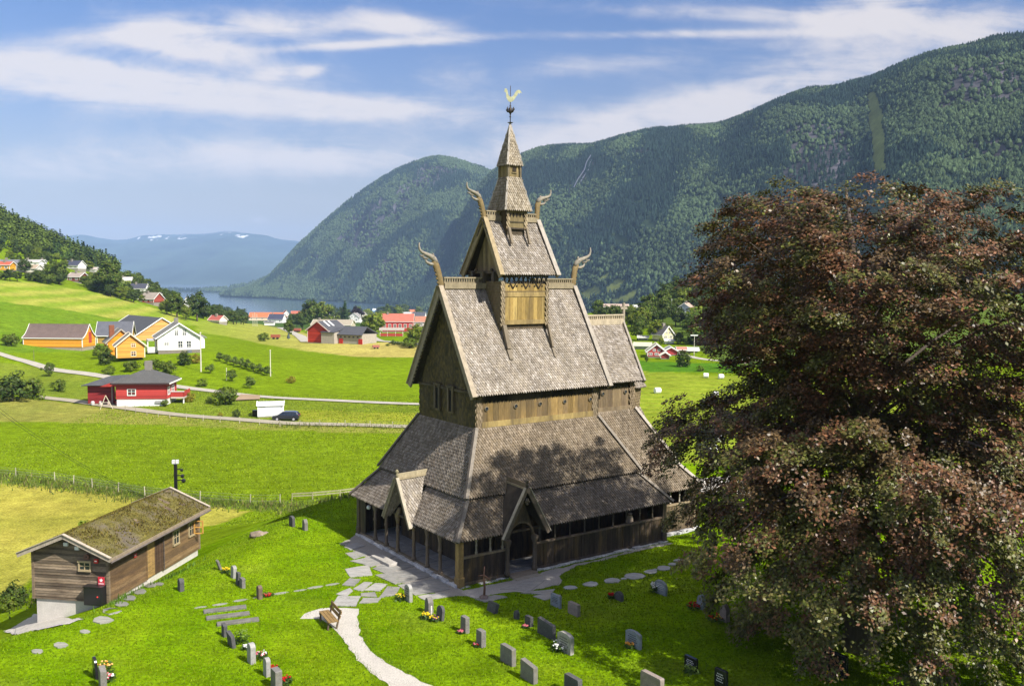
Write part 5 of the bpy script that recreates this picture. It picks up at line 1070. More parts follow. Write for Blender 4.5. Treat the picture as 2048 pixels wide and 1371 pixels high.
def flowers(px, py, r, h, cols, label, leafc=(.06, .11, .02), n=60):
    p = at(px, py); t = empty('flower_bed', p, 0, label, 'flowers', 'flowers on the graves'); b = MB(); q = MB()
    for i in range(n * 2):
        a = random.uniform(0, 6.28); d = r * math.sqrt(random.random()); z = random.uniform(.02, h * .8); s = random.uniform(.05, .1); c = Vector((math.cos(a) * d, math.sin(a) * d, z)); u = Vector((random.gauss(0, 1), random.gauss(0, 1), random.gauss(0, .6))).normalized() * s; v = Vector((random.gauss(0, 1), random.gauss(0, 1), random.gauss(0, .6))).normalized() * s * .7
        b.face([c - u, c - v, c + u, c + v], shade(leafc, random.uniform(.6, 1.5)))
    for i in range(int(n * .45)):
        a = random.uniform(0, 6.28); d = r * .85 * math.sqrt(random.random()); q.ball((math.cos(a) * d, math.sin(a) * d, h * random.uniform(.65, 1.05)), random.uniform(.03, .058), shade(random.choice(cols), random.uniform(.8, 1.15)), (1, 1, .8), .2)
    b.build('leaves', 'leaf', t); q.build('blossoms', 'petal', t)
RED, YEL, WHT, ORG, PUR, PNK = (.5, .008, .012), (.75, .58, .02), (.85, .85, .82), (.85, .42, .06), (.22, .03, .2), (.6, .16, .2)
for f in [(210, 1345, .38, .5, [ORG, (.9, .55, .2)], 'orange roses beside the rough grey headstone at the lower left'), (216, 1362, .3, .3, [WHT, PNK], 'white blossoms just below the orange roses'), (536, 1191, .3, .15, [RED, (.4, .1, .05)], 'low red flowers beside the reddish brown headstone'),
          (452, 1145, .25, .3, [YEL], 'leafy plant with few yellow blossoms behind the tilted stone'), (484, 1284, .35, .6, [(.2, .3, .05)], 'tall green grave plant before the wide leaning headstone'), (492, 1298, .18, .2, [WHT], 'little white blossoms by the tall pale headstone'), (522, 1316, .3, .3, [WHT, PNK], 'white and pink flowers right of the tall pale headstone'),
          (546, 1342, .25, .25, [RED], 'red roses behind the slim pale headstone'), (571, 1366, .3, .3, [RED], 'red roses right of the blocky grey headstone'), (803, 1199, .36, .35, [YEL, (.6, .6, .1)], 'yellow flowers left of the tall lettered headstone'), (851, 1236, .25, .3, [YEL], 'yellow flowers by the small white cross'), (868, 1240, .28, .22, [PUR, YEL], 'purple and yellow flowers before the dark round headstone'),
          (922, 1265, .2, .15, [PNK], 'tiny pink flowers at the upper narrow headstone'), (954, 1292, .2, .15, [PNK, RED], 'tiny reddish flowers at the lower narrow headstone'), (1050, 1254, .15, .12, [PNK], 'tiny pink flowers at the small square headstone'), (1122, 1300, .45, .35, [WHT], 'white flowers massed before the lettered white headstone'), (1222, 1196, .16, .3, [RED], 'single red flower left of the small dark headstone'),
          (1310, 1184, .3, .5, [WHT], 'white flowers before the heart shaped headstone'), (1388, 1217, .45, .28, [RED, (.45, .02, .02)], 'round red flower bed by the slender grey headstone'), (1432, 1240, .5, .25, [YEL, RED], 'red and yellow flower bed by the brownish headstone'), (1260, 1294, .25, .22, [ORG], 'orange flowers before the pale blue headstone'), (1383, 1345, .35, .3, [(.2, .3, .05)], 'green shrub before the low black headstone'),
          (1497, 1262, .3, .3, [RED], 'red flowers half hidden under the beech branches'), (1660, 1352, .6, .2, [YEL], 'low yellow flowers before the large black headstone')]:
    flowers(*f)
p = at(655, 1250); t = empty('park_bench', at0(657, 1249), R(-62), 'brown slatted bench on the pale gravel bend with its back to the lawn', 'bench')
# bench local: x along seat, -y forward
b = MB()
for i in range(3): b.box(-.85, .85, .18 - i * .17 - .075, .18 - i * .17 + .075, .42, .46, (.23, .15, .06))
b.build('seat', 'silver_wood', t)
b = MB()
for i in range(2): z = .62 + i * .2; b.beam((-.85, .34 + i * .06, z), (.85, .34 + i * .06, z), .035, .15, (0, .25, 1), (.26, .17, .06))
b.build('backrest', 'silver_wood', t)
for x in (-.65, .65):
    b = MB(); b.beam((x, .2, 0), (x, .42, .92), .07, .08, (0, 1, 0), (.12, .09, .06)); b.beam((x, -.22, 0), (x, -.2, .42), .07, .08, (0, 1, 0), (.12, .09, .06)); b.beam((x, -.28, .4), (x, .3, .4), .07, .06, (0, 0, 1), (.12, .09, .06)); b.build('leg', 'silver_wood', t)

# ------------------------------------------------------------------ houses and farm buildings
def wall_windows(root, face, X, L, wins, trim, cross=True):
    for (x, z, w, h) in wins:
        Q = {'f': lambda a, k, zz: (a, -k, zz), 'r': lambda a, k, zz: (X / 2 + k, a, zz), 'l': lambda a, k, zz: (-X / 2 - k, -a, zz)}[face]
        b = MB(); t = max(.1, w * .12)
        def bar(a0, a1, z0, z1, k): b.raw([Q(a0, 0, z0), Q(a1, 0, z0), Q(a1, 0, z1), Q(a0, 0, z1), Q(a0, k, z0), Q(a1, k, z0), Q(a1, k, z1), Q(a0, k, z1)], [(3, 2, 1, 0), (4, 5, 6, 7), (0, 1, 5, 4), (1, 2, 6, 5), (2, 3, 7, 6), (3, 0, 4, 7)], trim)
        bar(x - w / 2 - t, x - w / 2, z - t, z + h + t, .08); bar(x + w / 2, x + w / 2 + t, z - t, z + h + t, .08); bar(x - w / 2, x + w / 2, z + h, z + h + t, .09); bar(x - w / 2, x + w / 2, z - t, z, .1)
        if cross: bar(x - .04, x + .04, z, z + h, .07); bar(x - w / 2, x + w / 2, z + h * .6 - .03, z + h * .6 + .03, .065)
        f = b.build('window', 'paint', root); g = MB(); g.face([Q(x - w / 2, .04, z), Q(x + w / 2, .04, z), Q(x + w / 2, .04, z + h), Q(x - w / 2, .04, z + h)]); g.build('pane', 'glass', f)
def house(name, label, loc, yaw, W_, L_, hw, hr, wc, rc, orient='gable', cat='house', over=.4, found=.5, fc=(.5, .48, .44), wins=(), trim=(.8, .79, .76), chim=None, group=None, doors=(), sag=0, skirt=2.5, board=True):
    """W_ width of the front, L_ depth; ridge runs back (gable) or along the front (side)"""
    root = empty(name, loc, yaw, label, cat, group)
    gw, gl = (W_, L_) if orient == 'gable' else (L_, W_)
    q = (lambda a, c, z: (a, c, z)) if orient == 'gable' else (lambda a, c, z: (c - gl / 2, gw / 2 - a, z))
    b = MB(); h2 = gw / 2; n = 6
    if found > 0:
        k = MB(); P = [q(-h2 + .05, .05, 0), q(h2 - .05, .05, 0), q(h2 - .05, gl - .05, 0), q(-h2 + .05, gl - .05, 0)]
        k.raw([(p[0], p[1], -skirt) for p in P] + [(p[0], p[1], found) for p in P], [(0, 1, 5, 4), (1, 2, 6, 5), (2, 3, 7, 6), (3, 0, 4, 7)], fc); k.build('foundation', 'concrete', root)
    z0 = found if found > 0 else -skirt
    for (a, c) in (((-h2, 0), (h2, 0)), ((h2, 0), (h2, gl)), ((h2, gl), (-h2, gl)), ((-h2, gl), (-h2, 0))):
        p = q(*a, 0); r = q(*c, 0)
        if board: clap(b, p[:2], r[:2], z0, hw, h=.3, cols=[wc])
        else: b.face([(p[0], p[1], z0), (r[0], r[1], z0), (r[0], r[1], hw), (p[0], p[1], hw)], wc)
    sg = [(t, hw + hr * (1 - abs(t)) - sag * math.sin(math.pi * abs(t)) * hr) for t in [k / 8 for k in range(-8, 9)]]
    for c in (0, gl):
        if board and c == 0 and not sag:
            p = q(-h2, c, 0); r = q(h2, c, 0); clap(b, p[:2], r[:2], hw, hw + hr - .05, h=.3, cols=[wc], top=lambda z: ((z - hw) / hr * h2, gw - (z - hw) / hr * h2))
        yy_ = c + (.04 if c == 0 and not sag else 0)
        for (t0, za), (t1, zb_) in zip(sg[:-1], sg[1:]): b.face([q(t0 * h2, yy_, hw), q(t1 * h2, yy_, hw), q(t1 * h2, yy_, zb_), q(t0 * h2, yy_, za)], wc)
    b.build('wall', 'paint', root)
    b = MB(); tr = MB(); sl = hr / h2; th = .16
    prof = [(i / n) for i in range(n + 1)]
    def rz(t): return hw + hr * (1 - t) - sag * math.sin(math.pi * t) * hr + th * .5
    for s in (-1, 1):
        for i in range(n):
            t0, t1 = prof[i], prof[i + 1]; e0 = t0 * (h2 + over); e1 = t1 * (h2 + over)
            f = (h2 + over) / h2; y0 = -over; y1 = gl + over
            P = [q(s * e0, y0, rz(t0 * f)), q(s * e1, y0, rz(t1 * f)), q(s * e1, y1, rz(t1 * f)), q(s * e0, y1, rz(t0 * f))]
            b.slab(P if s > 0 else P[::-1], th, rc)
            for y in (y0, y1): tr.beam(q(s * e0, y, rz(t0 * f) - .05), q(s * e1, y, rz(t1 * f) - .05), .08, .3, (0, 0, 1), trim)
    if orient != 'x':
        for s in (-1, 1): e1 = h2 + over; f = e1 / h2; tr.beam(q(s * e1, -over, rz(f) - .08), q(s * e1, gl + over, rz(f) - .08), .06, .2, (0, 0, 1), trim)
    ro = b.build('roof', 'roofing', root); tr.build('bargeboard', 'paint', root)
    for a, c in ((-h2, 0), (h2, 0), (h2, gl), (-h2, gl)):
        k = MB(); p = q(a, c, 0); k.box(p[0] - .1, p[0] + .1, p[1] - .1, p[1] + .1, z0, hw, trim); k.build('corner_board', 'paint', root)
    for face, ws in wins: wall_windows(root, face, W_, L_, ws, trim)
    for (face, x, z, w, h, c) in doors:
        k = MB()
        if face == 'f': k.box(x - w / 2, x + w / 2, -.1, 0, z, z + h, c)
        else: k.box(W_ / 2, W_ / 2 + .1, x - w / 2, x + w / 2, z, z + h, c)
        k.build('door', 'paint', root)
    if chim:
        k = MB(); p = q(chim[0], chim[1], 0); s = chim[2] if len(chim) > 2 else .45; k.box(p[0] - s, p[0] + s, p[1] - s, p[1] + s, hw, hw + hr + 1.0, chim[3] if len(chim) > 3 else (.45, .43, .4)); k.build('chimney', 'concrete', ro)
    return root
WHITE = (.82, .81, .79); OR = (.66, .29, .028); TAN = (.58, .30, .085); REDW = (.40, .045, .038); SLATE = (.075, .078, .088); GREYR = (.20, .195, .18); TILE = (.42, .10, .055); BRN = (.17, .115, .095)
def sc(d): return d / F
p = at(106, 697); d = p.y; s = sc(d)
house('barn', 'long orange barn with a sagging brown roof and red gable door', (p.x, p.y, p.z), 0, 118 * s, 58 * s, 22 * s, 26 * s, OR, (.135, .10, .09), 'side', 'barn', over=.3, found=.45, doors=[('r', 34 * s, 1.4, 12 * s, 22 * s, (.42, .06, .045))], sag=.16, fc=(.62, .55, .45))
p = at(324, 698); d = p.y * 1.10; p = atd(324, 694, d); p.z = min(p.z, float(H(p.x, p.y)) + .3); s = sc(d)
house('barn', 'big tan barn with a dark grey roof behind the white farmhouse', p, R(46), 120 * s, 150 * s, 22 * s, 37 * s, TAN, SLATE, 'gable', 'barn', over=.5, found=.4, skirt=4)
p = at(228, 690); d = p.y; s = sc(d)
house('outbuilding', 'low grey-roofed outbuilding left of the big tan barn', p, R(14), 62 * s, 50 * s, 22 * s, 24 * s, (.34, .22, .05), (.10, .105, .125), 'side', 'outbuilding', over=.5, found=0)
p = at(243, 712); d = p.y; s = sc(d)
house('cottage', 'small bright orange cottage with a brick chimney', p, R(30), 52 * s, 46 * s, 30 * s, 24 * s, (.72, .27, .008), GREYR, 'gable', 'cottage', over=.5, found=.2, trim=(.4, .36, .3), chim=(-15 * s, 20 * s, .6, (.42, .16, .09)))
p = at(262, 722); d = p.y; s = sc(d)
house('storehouse', 'orange raised storehouse with white windows in its gable', p, R(27), 52 * s, 50 * s, 33 * s, 22 * s, (.70, .30, .05), GREYR, 'gable', 'storehouse', over=.55, found=0, skirt=-.9, trim=(.78, .66, .5), wins=[('f', [(5 * s, 11 * s, 8 * s, 8 * s), (5 * s, 29 * s, 7 * s, 6 * s)])])
p = at(359, 706); d = p.y; s = sc(d)
fh = house('farmhouse', 'white gabled farmhouse with paired windows and a mossy grey roof', p, R(25), 80 * s, 85 * s, 33 * s, 27 * s, WHITE, GREYR, 'gable', 'farmhouse', over=.7, found=.9, fc=(.4, .37, .33), wins=[('f', [(-5 * s, 36 * s, 7 * s, 11 * s), (10 * s, 36 * s, 7 * s, 11 * s), (2 * s, 11 * s, 8 * s, 13 * s), (18 * s, 11 * s, 8 * s, 13 * s), (-24 * s, 17 * s, 8 * s, 4.5 * s)])], doors=[('f', 19 * s, -.8, 9 * s, 1.6, (.13, .14, .18))])
b = MB(); b.box(-39 * s - 2.6, -39 * s, 1.2, 6, .2, .8, (.55, .55, .54)); b.box(-39 * s - 2.6, -39 * s, 1, 6.2, 3.3, 3.6, (.4, .4, .4)); [b.box(-39 * s - 2.6, -39 * s - 2.4, y, y + .2, .8, 3.3, WHITE) for y in (1.2, 3.5, 5.8)]; b.box(-39 * s - 2.5, -39 * s - .1, 1.2, 1.3, .8, 1.7, WHITE); b.build('porch', 'paint', fh)
b = MB(); b.box(39 * s - .1, 39 * s + 1.8, 5, 14, .8, 3.6, WHITE); b.slab([(39 * s - 4.2, 4.6, 5.9), (39 * s + 2.4, 4.6, 3.7), (39 * s + 2.4, 14.4, 3.7), (39 * s - 4.2, 14.4, 5.9)], .2, GREYR); b.build('side_wing', 'paint', fh)
b = MB(); b.box(-.5, .5, 8, 9, 7, 8.9, (.4, .39, .37)); b.build('chimney', 'concrete', fh)
# red bungalow with hipped roof and garage wing
p = at(283, 812); d = p.y; s = sc(d); rh = empty('bungalow', (p.x, p.y, p.z), R(6), 'red bungalow with a dark hipped roof, white basement and balcony', 'house')
HW = 98 * s / 2; HL = 78 * s; zb = 15 * s; ze = 48 * s; zr = 72 * s
b = MB(); clap(b, (-HW, 0), (HW, 0), zb, ze, h=.34, cols=[REDW]); clap(b, (HW, 0), (HW, HL), zb, ze, h=.34, cols=[(.40, .04, .035)]); clap(b, (HW, HL), (-HW, HL), zb, ze, h=.34, cols=[REDW]); clap(b, (-HW, HL), (-HW, 0), zb, ze, h=.34, cols=[REDW])
b.build('wall', 'paint', rh)
b = MB(); P = [(-HW + .1, .1), (HW - .1, .1), (HW - .1, HL - .1), (-HW + .1, HL - .1)]; b.raw([(x, y, -1.5) for x, y in P] + [(x, y, zb) for x, y in P], [(0, 1, 5, 4), (1, 2, 6, 5), (2, 3, 7, 6), (3, 0, 4, 7)], (.82, .81, .79)); b.build('basement', 'paint', rh)
b = MB(); o = .8; E0 = [(-HW - o, -o, ze), (HW + o, -o, ze), (HW + o, HL + o, ze), (-HW - o, HL + o, ze)]; r0 = (-HW * .05, HL * .5, zr); r1 = (HW * .15, HL * .5, zr)
for P in ([E0[0], E0[1], r1, r0], [E0[1], E0[2], r1], [E0[2], E0[3], r0, r1], [E0[3], E0[0], r0]): b.slab(P, .18, (.088, .088, .086))
b.box(-HW - o, HW + o, -o - .04, -o, ze - .3, ze, (.05, .03, .03)); b.box(HW + o, HW + o + .04, -o, HL + o, ze - .3, ze, (.75, .73, .7)); rf = b.build('roof', 'roofing', rh)
b = MB(); b.box(-.2, 1.0, HL * .5 - .5, HL * .5 + .5, zr - .8, zr + 1.5, (.42, .41, .4)); b.build('chimney', 'concrete', rf)
wall_windows(rh, 'f', 2 * HW, HL, [(-HW * .38, zb + 8 * s, 14 * s, 11 * s)], (.75, .76, .72)); wall_windows(rh, 'r', 2 * HW, HL, [(HL * .22, zb + 8 * s, 14 * s, 13 * s), (HL * .62, zb + 8 * s, 16 * s, 13 * s)], (.8, .8, .78))
b = MB(); b.box(HW * .55, HW * .8, -.12, -.0, zb - 9 * s, zb - 4 * s, (.3, .3, .3)); b.build('basement_window', 'paint', rh)
b = MB(); bx = HW; b.box(bx + .1, bx + 2.6, HL * .35, HL, zb - .3, zb, (.5, .45, .4)); b.box(bx + 2.5, bx + 2.6, HL * .35, HL, zb, zb + 1.1, REDW); b.box(bx + .1, bx + 2.6, HL * .35, HL * .35 + .1, zb, zb + 1.1, REDW); b.box(bx + .1, bx + 2.65, HL * .34, HL * .34 + .1, zb + 1.0, zb + 1.12, WHITE); b.box(bx + 2.3, bx + 2.5, HL * .4, HL * .4 + .2, -1, zb, WHITE); b.build('balcony', 'paint', rh)
b = MB(); wl = -HW - 66 * s; clap(b, (wl, 3.2), (-HW - 1.2, 3.2), .2, ze - .9, h=.34, cols=[(.20, .018, .02)]); clap(b, (wl, HL), (wl, 3.2), .2, ze - .9, h=.34, cols=[(.2, .02, .02)]); b.box(-HW - 1.2, -HW, 4.2, 4.3, .2, ze - .9, (.06, .02, .02)); b.box(wl, -HW, 3.3, HL, -1.5, .2, (.3, .28, .25)); b.box(-HW - 1.6, -HW - 1.4, 2.4, 2.6, -.5, ze - .9, (.3, .25, .24)); b.build('garage_wing', 'paint', rh)
b = MB(); z1 = ze - .75; b.slab([(wl - .8, 2.0, z1), (-HW + .3, 2.0, z1), (-HW + 1.4, HL * .5, zr - 1.1), (wl + 4.2, HL * .5, zr - 1.3)], .18, SLATE); b.slab([(wl - .8, HL + .8, z1), (wl - .8, 2.0, z1), (wl + 4.2, HL * .5, zr - 1.3)], .18, SLATE); b.slab([(-HW + .3, HL + .8, z1), (wl - .8, HL + .8, z1), (wl + 4.2, HL * .5, zr - 1.3), (-HW + 1.4, HL * .5, zr - 1.1)], .18, SLATE)
b.face([(-HW - 3.6, 1.9, z1 - .25), (-HW, 1.9, z1 - .25), (-HW, 1.9, z1 + 1.1)], REDW); b.build('wing_roof', 'roofing', rh)
b = MB(); [b.lathe([(.3, 0), (.34, .1), (.36, .6), (.2, .75)], (wl + 1.2 + i * 1.5, 2.2), 8, c) for i, c in enumerate([(.5, .5, .5), (.55, .5, .45), (.5, .4, .35), (.4, .1, .08), (.06, .12, .35)])]; o = b.build('garden_pots', 'paint', rh)
# white garage, bin, car
p = at(541, 834); d = p.y; s = sc(d); g = house('garage', 'small white garage with a flat pitched roof beside the dark car', p, R(13), 48 * s, 44 * s, 25 * s, 4 * s, WHITE, (.55, .55, .58), 'side', 'garage', over=.25, found=.15, trim=(.8, .8, .8), board=False)
b = MB(); b.box(-.85, 1.75, -.06, 0, .3, 2.0, (.86, .86, .86)); [b.box(-.85, 1.75, -.075, -.06, .3 + i * .42, .33 + i * .42, (.6, .6, .6)) for i in range(5)]; b.build('door', 'paint', g)
q = at(511, 833); t = empty('waste_bin', q, 0, 'dark waste bin left of the white garage', 'bin'); b = MB(); b.box(-.45, .45, -.35, .35, .08, 1.1, (.03, .032, .036)); b.build('body', 'gloss_black', t, bevel=.04); b = MB(); b.box(-.5, .5, -.4, .4, 1.1, 1.2, (.04, .042, .05)); b.build('lid', 'gloss_black', t, bevel=.03)
def car(px, py, yaw, label):
    p = at(px, py); t = empty('parked_car', p, yaw, label, 'car')
    side = [(-2.25, .35), (-2.3, .62), (-2.22, .85), (-1.35, 1.0), (-.62, 1.5), (-.3, 1.6), (1.25, 1.62), (1.85, 1.5), (2.18, 1.05), (2.28, .9), (2.28, .4)]
    b = MB(); b.slab([(x, -.88, z) for x, z in side], 1e-3); 
    b = MB(); n = len(side)
    def prof(y, k): return [(x, y, z if z < 1.02 else 1.02 + (z - 1.02)) for x, z in side]
    rings = [(-.86, 0), (-.9, .0), (.9, 0)]
    A = [(x, -.88 + (.14 if z > 1.1 else 0), z) for x, z in side]; Bq = [(x, .88 - (.14 if z > 1.1 else 0), z) for x, z in side]
    b.raw(A + Bq, [tuple(range(n)), tuple(range(2 * n - 1, n - 1, -1))] + [(i, i + n, (i + 1) % n + n, (i + 1) % n) for i in range(n)]); b.build('body', 'car_paint', t, bevel=.05)
    for pts in ([(-1.18, 1.06), (-.58, 1.45), (.05, 1.5), (.05, 1.04)], [(.13, 1.04), (.13, 1.5), (1.05, 1.5), (1.05, 1.02)], [(1.12, 1.02), (1.12, 1.5), (1.65, 1.45), (1.95, 1.05)]):
        for sgn in (-1, 1):
            k = MB(); P = [(x, sgn * (.885 if z < 1.1 else .752), z) for x, z in pts]; k.slab(P[::-1] if sgn < 0 else P, .015); k.build('window', 'glass', t)
    k = MB(); k.slab([(-1.34, -.7, 1.03), (-.63, -.68, 1.5), (-.63, .68, 1.5), (-1.34, .7, 1.03)][::-1], .02); k.build('windscreen', 'glass', t)
    for x in (-1.4, 1.4):
        for y in (-.86, .86):
            k = MB(); k.tube([(x, y - .11, .34), (x, y + .11, .34)], .34, 16); w = k.build('wheel', 'rubber', t); k = MB(); k.tube([(x, y - .13, .34), (x, y + .13, .34)], .2, 10, (.5, .5, .52)); k.build('rim', 'metal', w)
    for y in (-.65, .65): k = MB(); k.ball((-2.24, y, .78), .12, (.8, .8, .78), (.6, 1.3, .7)); k.build('headlight', 'paint', t); k = MB(); k.ball((2.24, y, 1.0), .1, (.45, .02, .02), (.5, 1, 1.4)); k.build('tail_light', 'paint', t)
    return t
car(573, 840, R(2), 'dark navy estate car parked in front of the white garage')
# red and white barn across the field
p = at(636, 686); d = p.y; s = sc(d)
rb = house('barn', 'red barn with white masonry wings and dark roofs across the field', p, R(-24), 50 * s, 62 * s, 27 * s, 17 * s, (.42, .035, .015), SLATE, 'gable', 'barn', over=.6, found=.3, skirt=3, fc=(.6, .57, .5), trim=(.75, .6, .55))
b = MB(); W2 = 25 * s; b.box(W2 - 14 * s, W2 + 17 * s, -.8, 3.5, -3, 23 * s, (.72, .69, .62)); b.build('masonry_block', 'concrete', rb)
b = MB(); b.slab([(W2 - 15 * s, -1.2, 23.5 * s), (W2 + 18 * s, -1.2, 23.5 * s), (W2 + 18 * s, 6, 31 * s), (W2 - 12 * s, 6, 31 * s)], .25, SLATE); b.build('block_roof', 'roofing', rb)
b = MB(); b.box(W2 + 17 * s, W2 + 74 * s, 1.5, 11, -3, 19 * s, (.70, .67, .6)); b.build('masonry_wing', 'concrete', rb)
b = MB(); b.slab([(W2 + 17 * s, .8, 19 * s), (W2 + 76 * s, .8, 19 * s), (W2 + 66 * s, 7, 34 * s), (W2 + 12 * s, 7, 34 * s)], .25, SLATE); b.slab([(W2 + 76 * s, 12, 19 * s), (W2 + 17 * s, 12, 19 * s), (W2 + 12 * s, 7, 34 * s), (W2 + 66 * s, 7, 34 * s)], .25, SLATE); b.build('wing_roof', 'roofing', rb)
for x in (20 * s, 66 * s): b = MB(); b.box(W2 + x, W2 + x + 9 * s, 1.3, 1.5, -1.5, 11 * s, (.45, .03, .02)); b.build('door', 'paint', rb)
b = MB(); [b.box(W2 + (22 + i * 10) * s, W2 + (26 + i * 10) * s, 1.38, 1.5, 13 * s, 15.5 * s, (.04, .04, .05)) for i in range(5)]; b.build('window_strip', 'paint', rb)
for y in (2.5, 5.2): b = MB(); b.slab([(W2 * .12, y, 0), (W2 * .8, y, 0), (W2 * .8, y + 1, 0), (W2 * .12, y + 1, 0)], .1, (.7, .7, .7)); o = b.build('skylight', 'paint', rb); o.matrix_local = Matrix.Translation((0, 0, 44 * s + .3)) @ Matrix.Rotation(math.atan2(17 * s, 25 * s), 4, 'Y')
HB = []
def hs(px, py, d, yaw, wpx, lpx, hpx, rpx, wc, rc, orient, label, name='house', wins=True, chim=True, group=None, cat='house', lift=0, **k):
    HB.append((px, py, wpx)); p = at(px, py) or atd(px, py, d or 400); dd = p.y; s = sc(dd); g = float(H(p.x, p.y))
    if d: p.z = max(g - .5, min(p.z, g + lift)) if lift else g
    Wm, hm = wpx * s, hpx * s; ws = ()
    if wins:
        n = max(2, int(wpx / 10)); ws = [('f', [(-Wm / 2 + Wm * (i + .5) / n, hm * .42, min(1.3, Wm / n * .5), hm * .3) for i in range(n)])]
        if orient == 'gable': ws[0][1].extend([(-Wm * .13, hm * 1.03, min(1.0, Wm * .12), rpx * s * .28), (Wm * .13, hm * 1.03, min(1.0, Wm * .12), rpx * s * .28)])
    if chim: k['chim'] = (0 if orient == 'gable' else .6, 3, .5)
    return house(name, label, p, yaw, Wm, lpx * s, hm, rpx * s, wc, rc, orient, cat, over=.5, found=.4, wins=ws, group=group, skirt=4, **k)
# village
hs(662, 667, 375, R(0), 78, 55, 18, 9, (.52, .47, .36), (.33, .29, .22), 'side', 'tan roofed house right behind the red barn')
hs(795, 664, 415, R(4), 62, 46, 22, 14, (.42, .04, .035), (.45, .13, .09), 'side', 'red house with an orange tiled roof nearest the church')
b = MB(); p = atd(783, 668, 405); p.z = float(H(p.x, p.y)); t = empty('veranda', p, R(4), 'red veranda with a grey roof before the red village house', 'veranda'); b.box(-5, 5, 0, .12, .3, 1.5, (.38, .04, .035)); [b.box(x - .12, x + .12, 0, .2, .2, 3, (.7, .6, .55)) for x in (-5, -1.8, 1.8, 5)]; b.build('railing', 'paint', t); b = MB(); b.slab([(-5.6, -.5, 3.0), (5.6, -.5, 3.0), (5.6, 3.5, 3.9), (-5.6, 3.5, 3.9)], .2, (.35, .31, .26)); b.build('roof', 'roofing', t)
hs(838, 655, 455, R(0), 40, 36, 12, 10, (.6, .5, .45), (.38, .17, .11), 'side', 'brown roofed building right of the red village house')
hs(535, 641, 600, R(3), 74, 26, 7, 9, (.75, .62, .45), (.50, .15, .06), 'side', 'long cream building with an orange roof by the fjord', chim=False)
hs(550, 646, 560, R(-5), 30, 26, 8, 10, WHITE, (.05, .055, .09), 'side', 'dark blue roofed white house before the long orange roof')
hs(573, 641, 570, R(20), 16, 26, 11, 9, WHITE, (.28, .06, .05), 'gable', 'narrow white gable house right of the dark blue roof')
hs(538, 651, 520, 0, 18, 10, 7, 2, WHITE, (.09, .09, .1), 'side', 'white flat shelter at the far edge of the field', 'shelter', False, False, cat='shelter')
hs(428, 645, 500, R(-20), 26, 24, 6, 8, (.7, .66, .6), (.34, .09, .07), 'side', 'low house with a red roof under the big trees left of the fjord')
hs(593, 633, 750, R(8), 22, 18, 6, 5, (.6, .35, .15), (.48, .12, .06), 'side', 'small orange roofed house by the shore trees')
hs(661, 644, 620, R(25), 15, 22, 12, 9, WHITE, (.3, .29, .28), 'gable', 'white gable house farther left behind the red barn')
hs(707, 645, 560, R(-8), 24, 24, 10, 9, WHITE, (.25, .24, .23), 'gable', 'white gable house behind the flagpole')
hs(730, 642, 600, R(18), 14, 20, 10, 8, (.8, .74, .6), (.4, .34, .26), 'gable', 'cream gable house right of the flagpole')
hs(751, 627, 900, 0, 12, 12, 7, 3, (.35, .55, .75), (.6, .65, .7), 'side', 'pale blue building among the village trees', wins=False, chim=False)
hs(822, 632, 700, R(0), 20, 16, 8, 5, (.78, .62, .45), (.55, .17, .07), 'side', 'cream building with an orange roof above the village')
hs(836, 641, 600, R(-6), 26, 22, 8, 9, WHITE, (.08, .085, .1), 'side', 'white house with a dark roof and gable behind the red village house')
hs(812, 636, 780, R(10), 20, 14, 8, 4, WHITE, (.5, .5, .5), 'side', 'plain white block behind the village orange roof', chim=False)
# left hillside houses
hs(18, 538, 540, R(6), 42, 30, 11, 8, WHITE, (.16, .165, .18), 'side', 'white hillside house with a grey roof at the left edge')
hs(58, 533, 560, R(4), 36, 28, 9, 5, WHITE, (.4, .39, .38), 'side', 'white hillside house right of the grey roofed one')
hs(48, 545, 500, R(0), 46, 30, 9, 7, (.72, .68, .6), (.34, .27, .2), 'side', 'pale hillside house with a wide tan roof in front of the white ones')
hs(6, 541, 490, R(0), 26, 24, 12, 6, (.62, .3, .02), (.4, .1, .06), 'side', 'orange hillside house cut by the left edge')
hs(78, 533, 545, R(8), 14, 20, 10, 4, WHITE, (.3, .3, .3), 'side', 'narrow white annex on the hillside above the tan roof')
hs(147, 563, 460, R(-8), 26, 30, 10, 8, (.2, .05, .04), (.3, .25, .22), 'side', 'brown hillside house just above the mown field')
hs(142, 538, 560, R(-10), 30, 26, 8, 9, WHITE, (.05, .055, .085), 'side', 'white hillside house with a dark blue roof')
hs(160, 541, 545, R(28), 14, 20, 9, 8, (.75, .74, .66), (.2, .2, .22), 'gable', 'cream hillside gable right of the dark blue roof')
hs(182, 545, 560, R(0), 18, 16, 7, 4, (.5, .48, .45), (.42, .36, .33), 'side', 'small grey hillside house behind the trees')
hs(248, 567, 560, R(12), 26, 22, 7, 6, WHITE, (.55, .53, .5), 'side', 'white house lower down the hillside ridge')
hs(275, 583, 520, R(6), 30, 26, 7, 9, WHITE, (.055, .058, .08), 'side', 'white house with a near black roof on the ridge')
hs(292, 606, 430, R(-12), 34, 36, 9, 12, (.30, .06, .04), (.27, .235, .2), 'side', 'red house with a big tan roof at the end of the ridge')
hs(317, 606, 440, R(0), 14, 16, 12, 6, (.68, .33, .03), (.28, .28, .28), 'gable', 'small orange house beside the big tan roof')
hs(372, 615, 500, R(15), 12, 18, 10, 8, WHITE, (.5, .5, .48), 'gable', 'white gable peeping between the tall ridge trees')
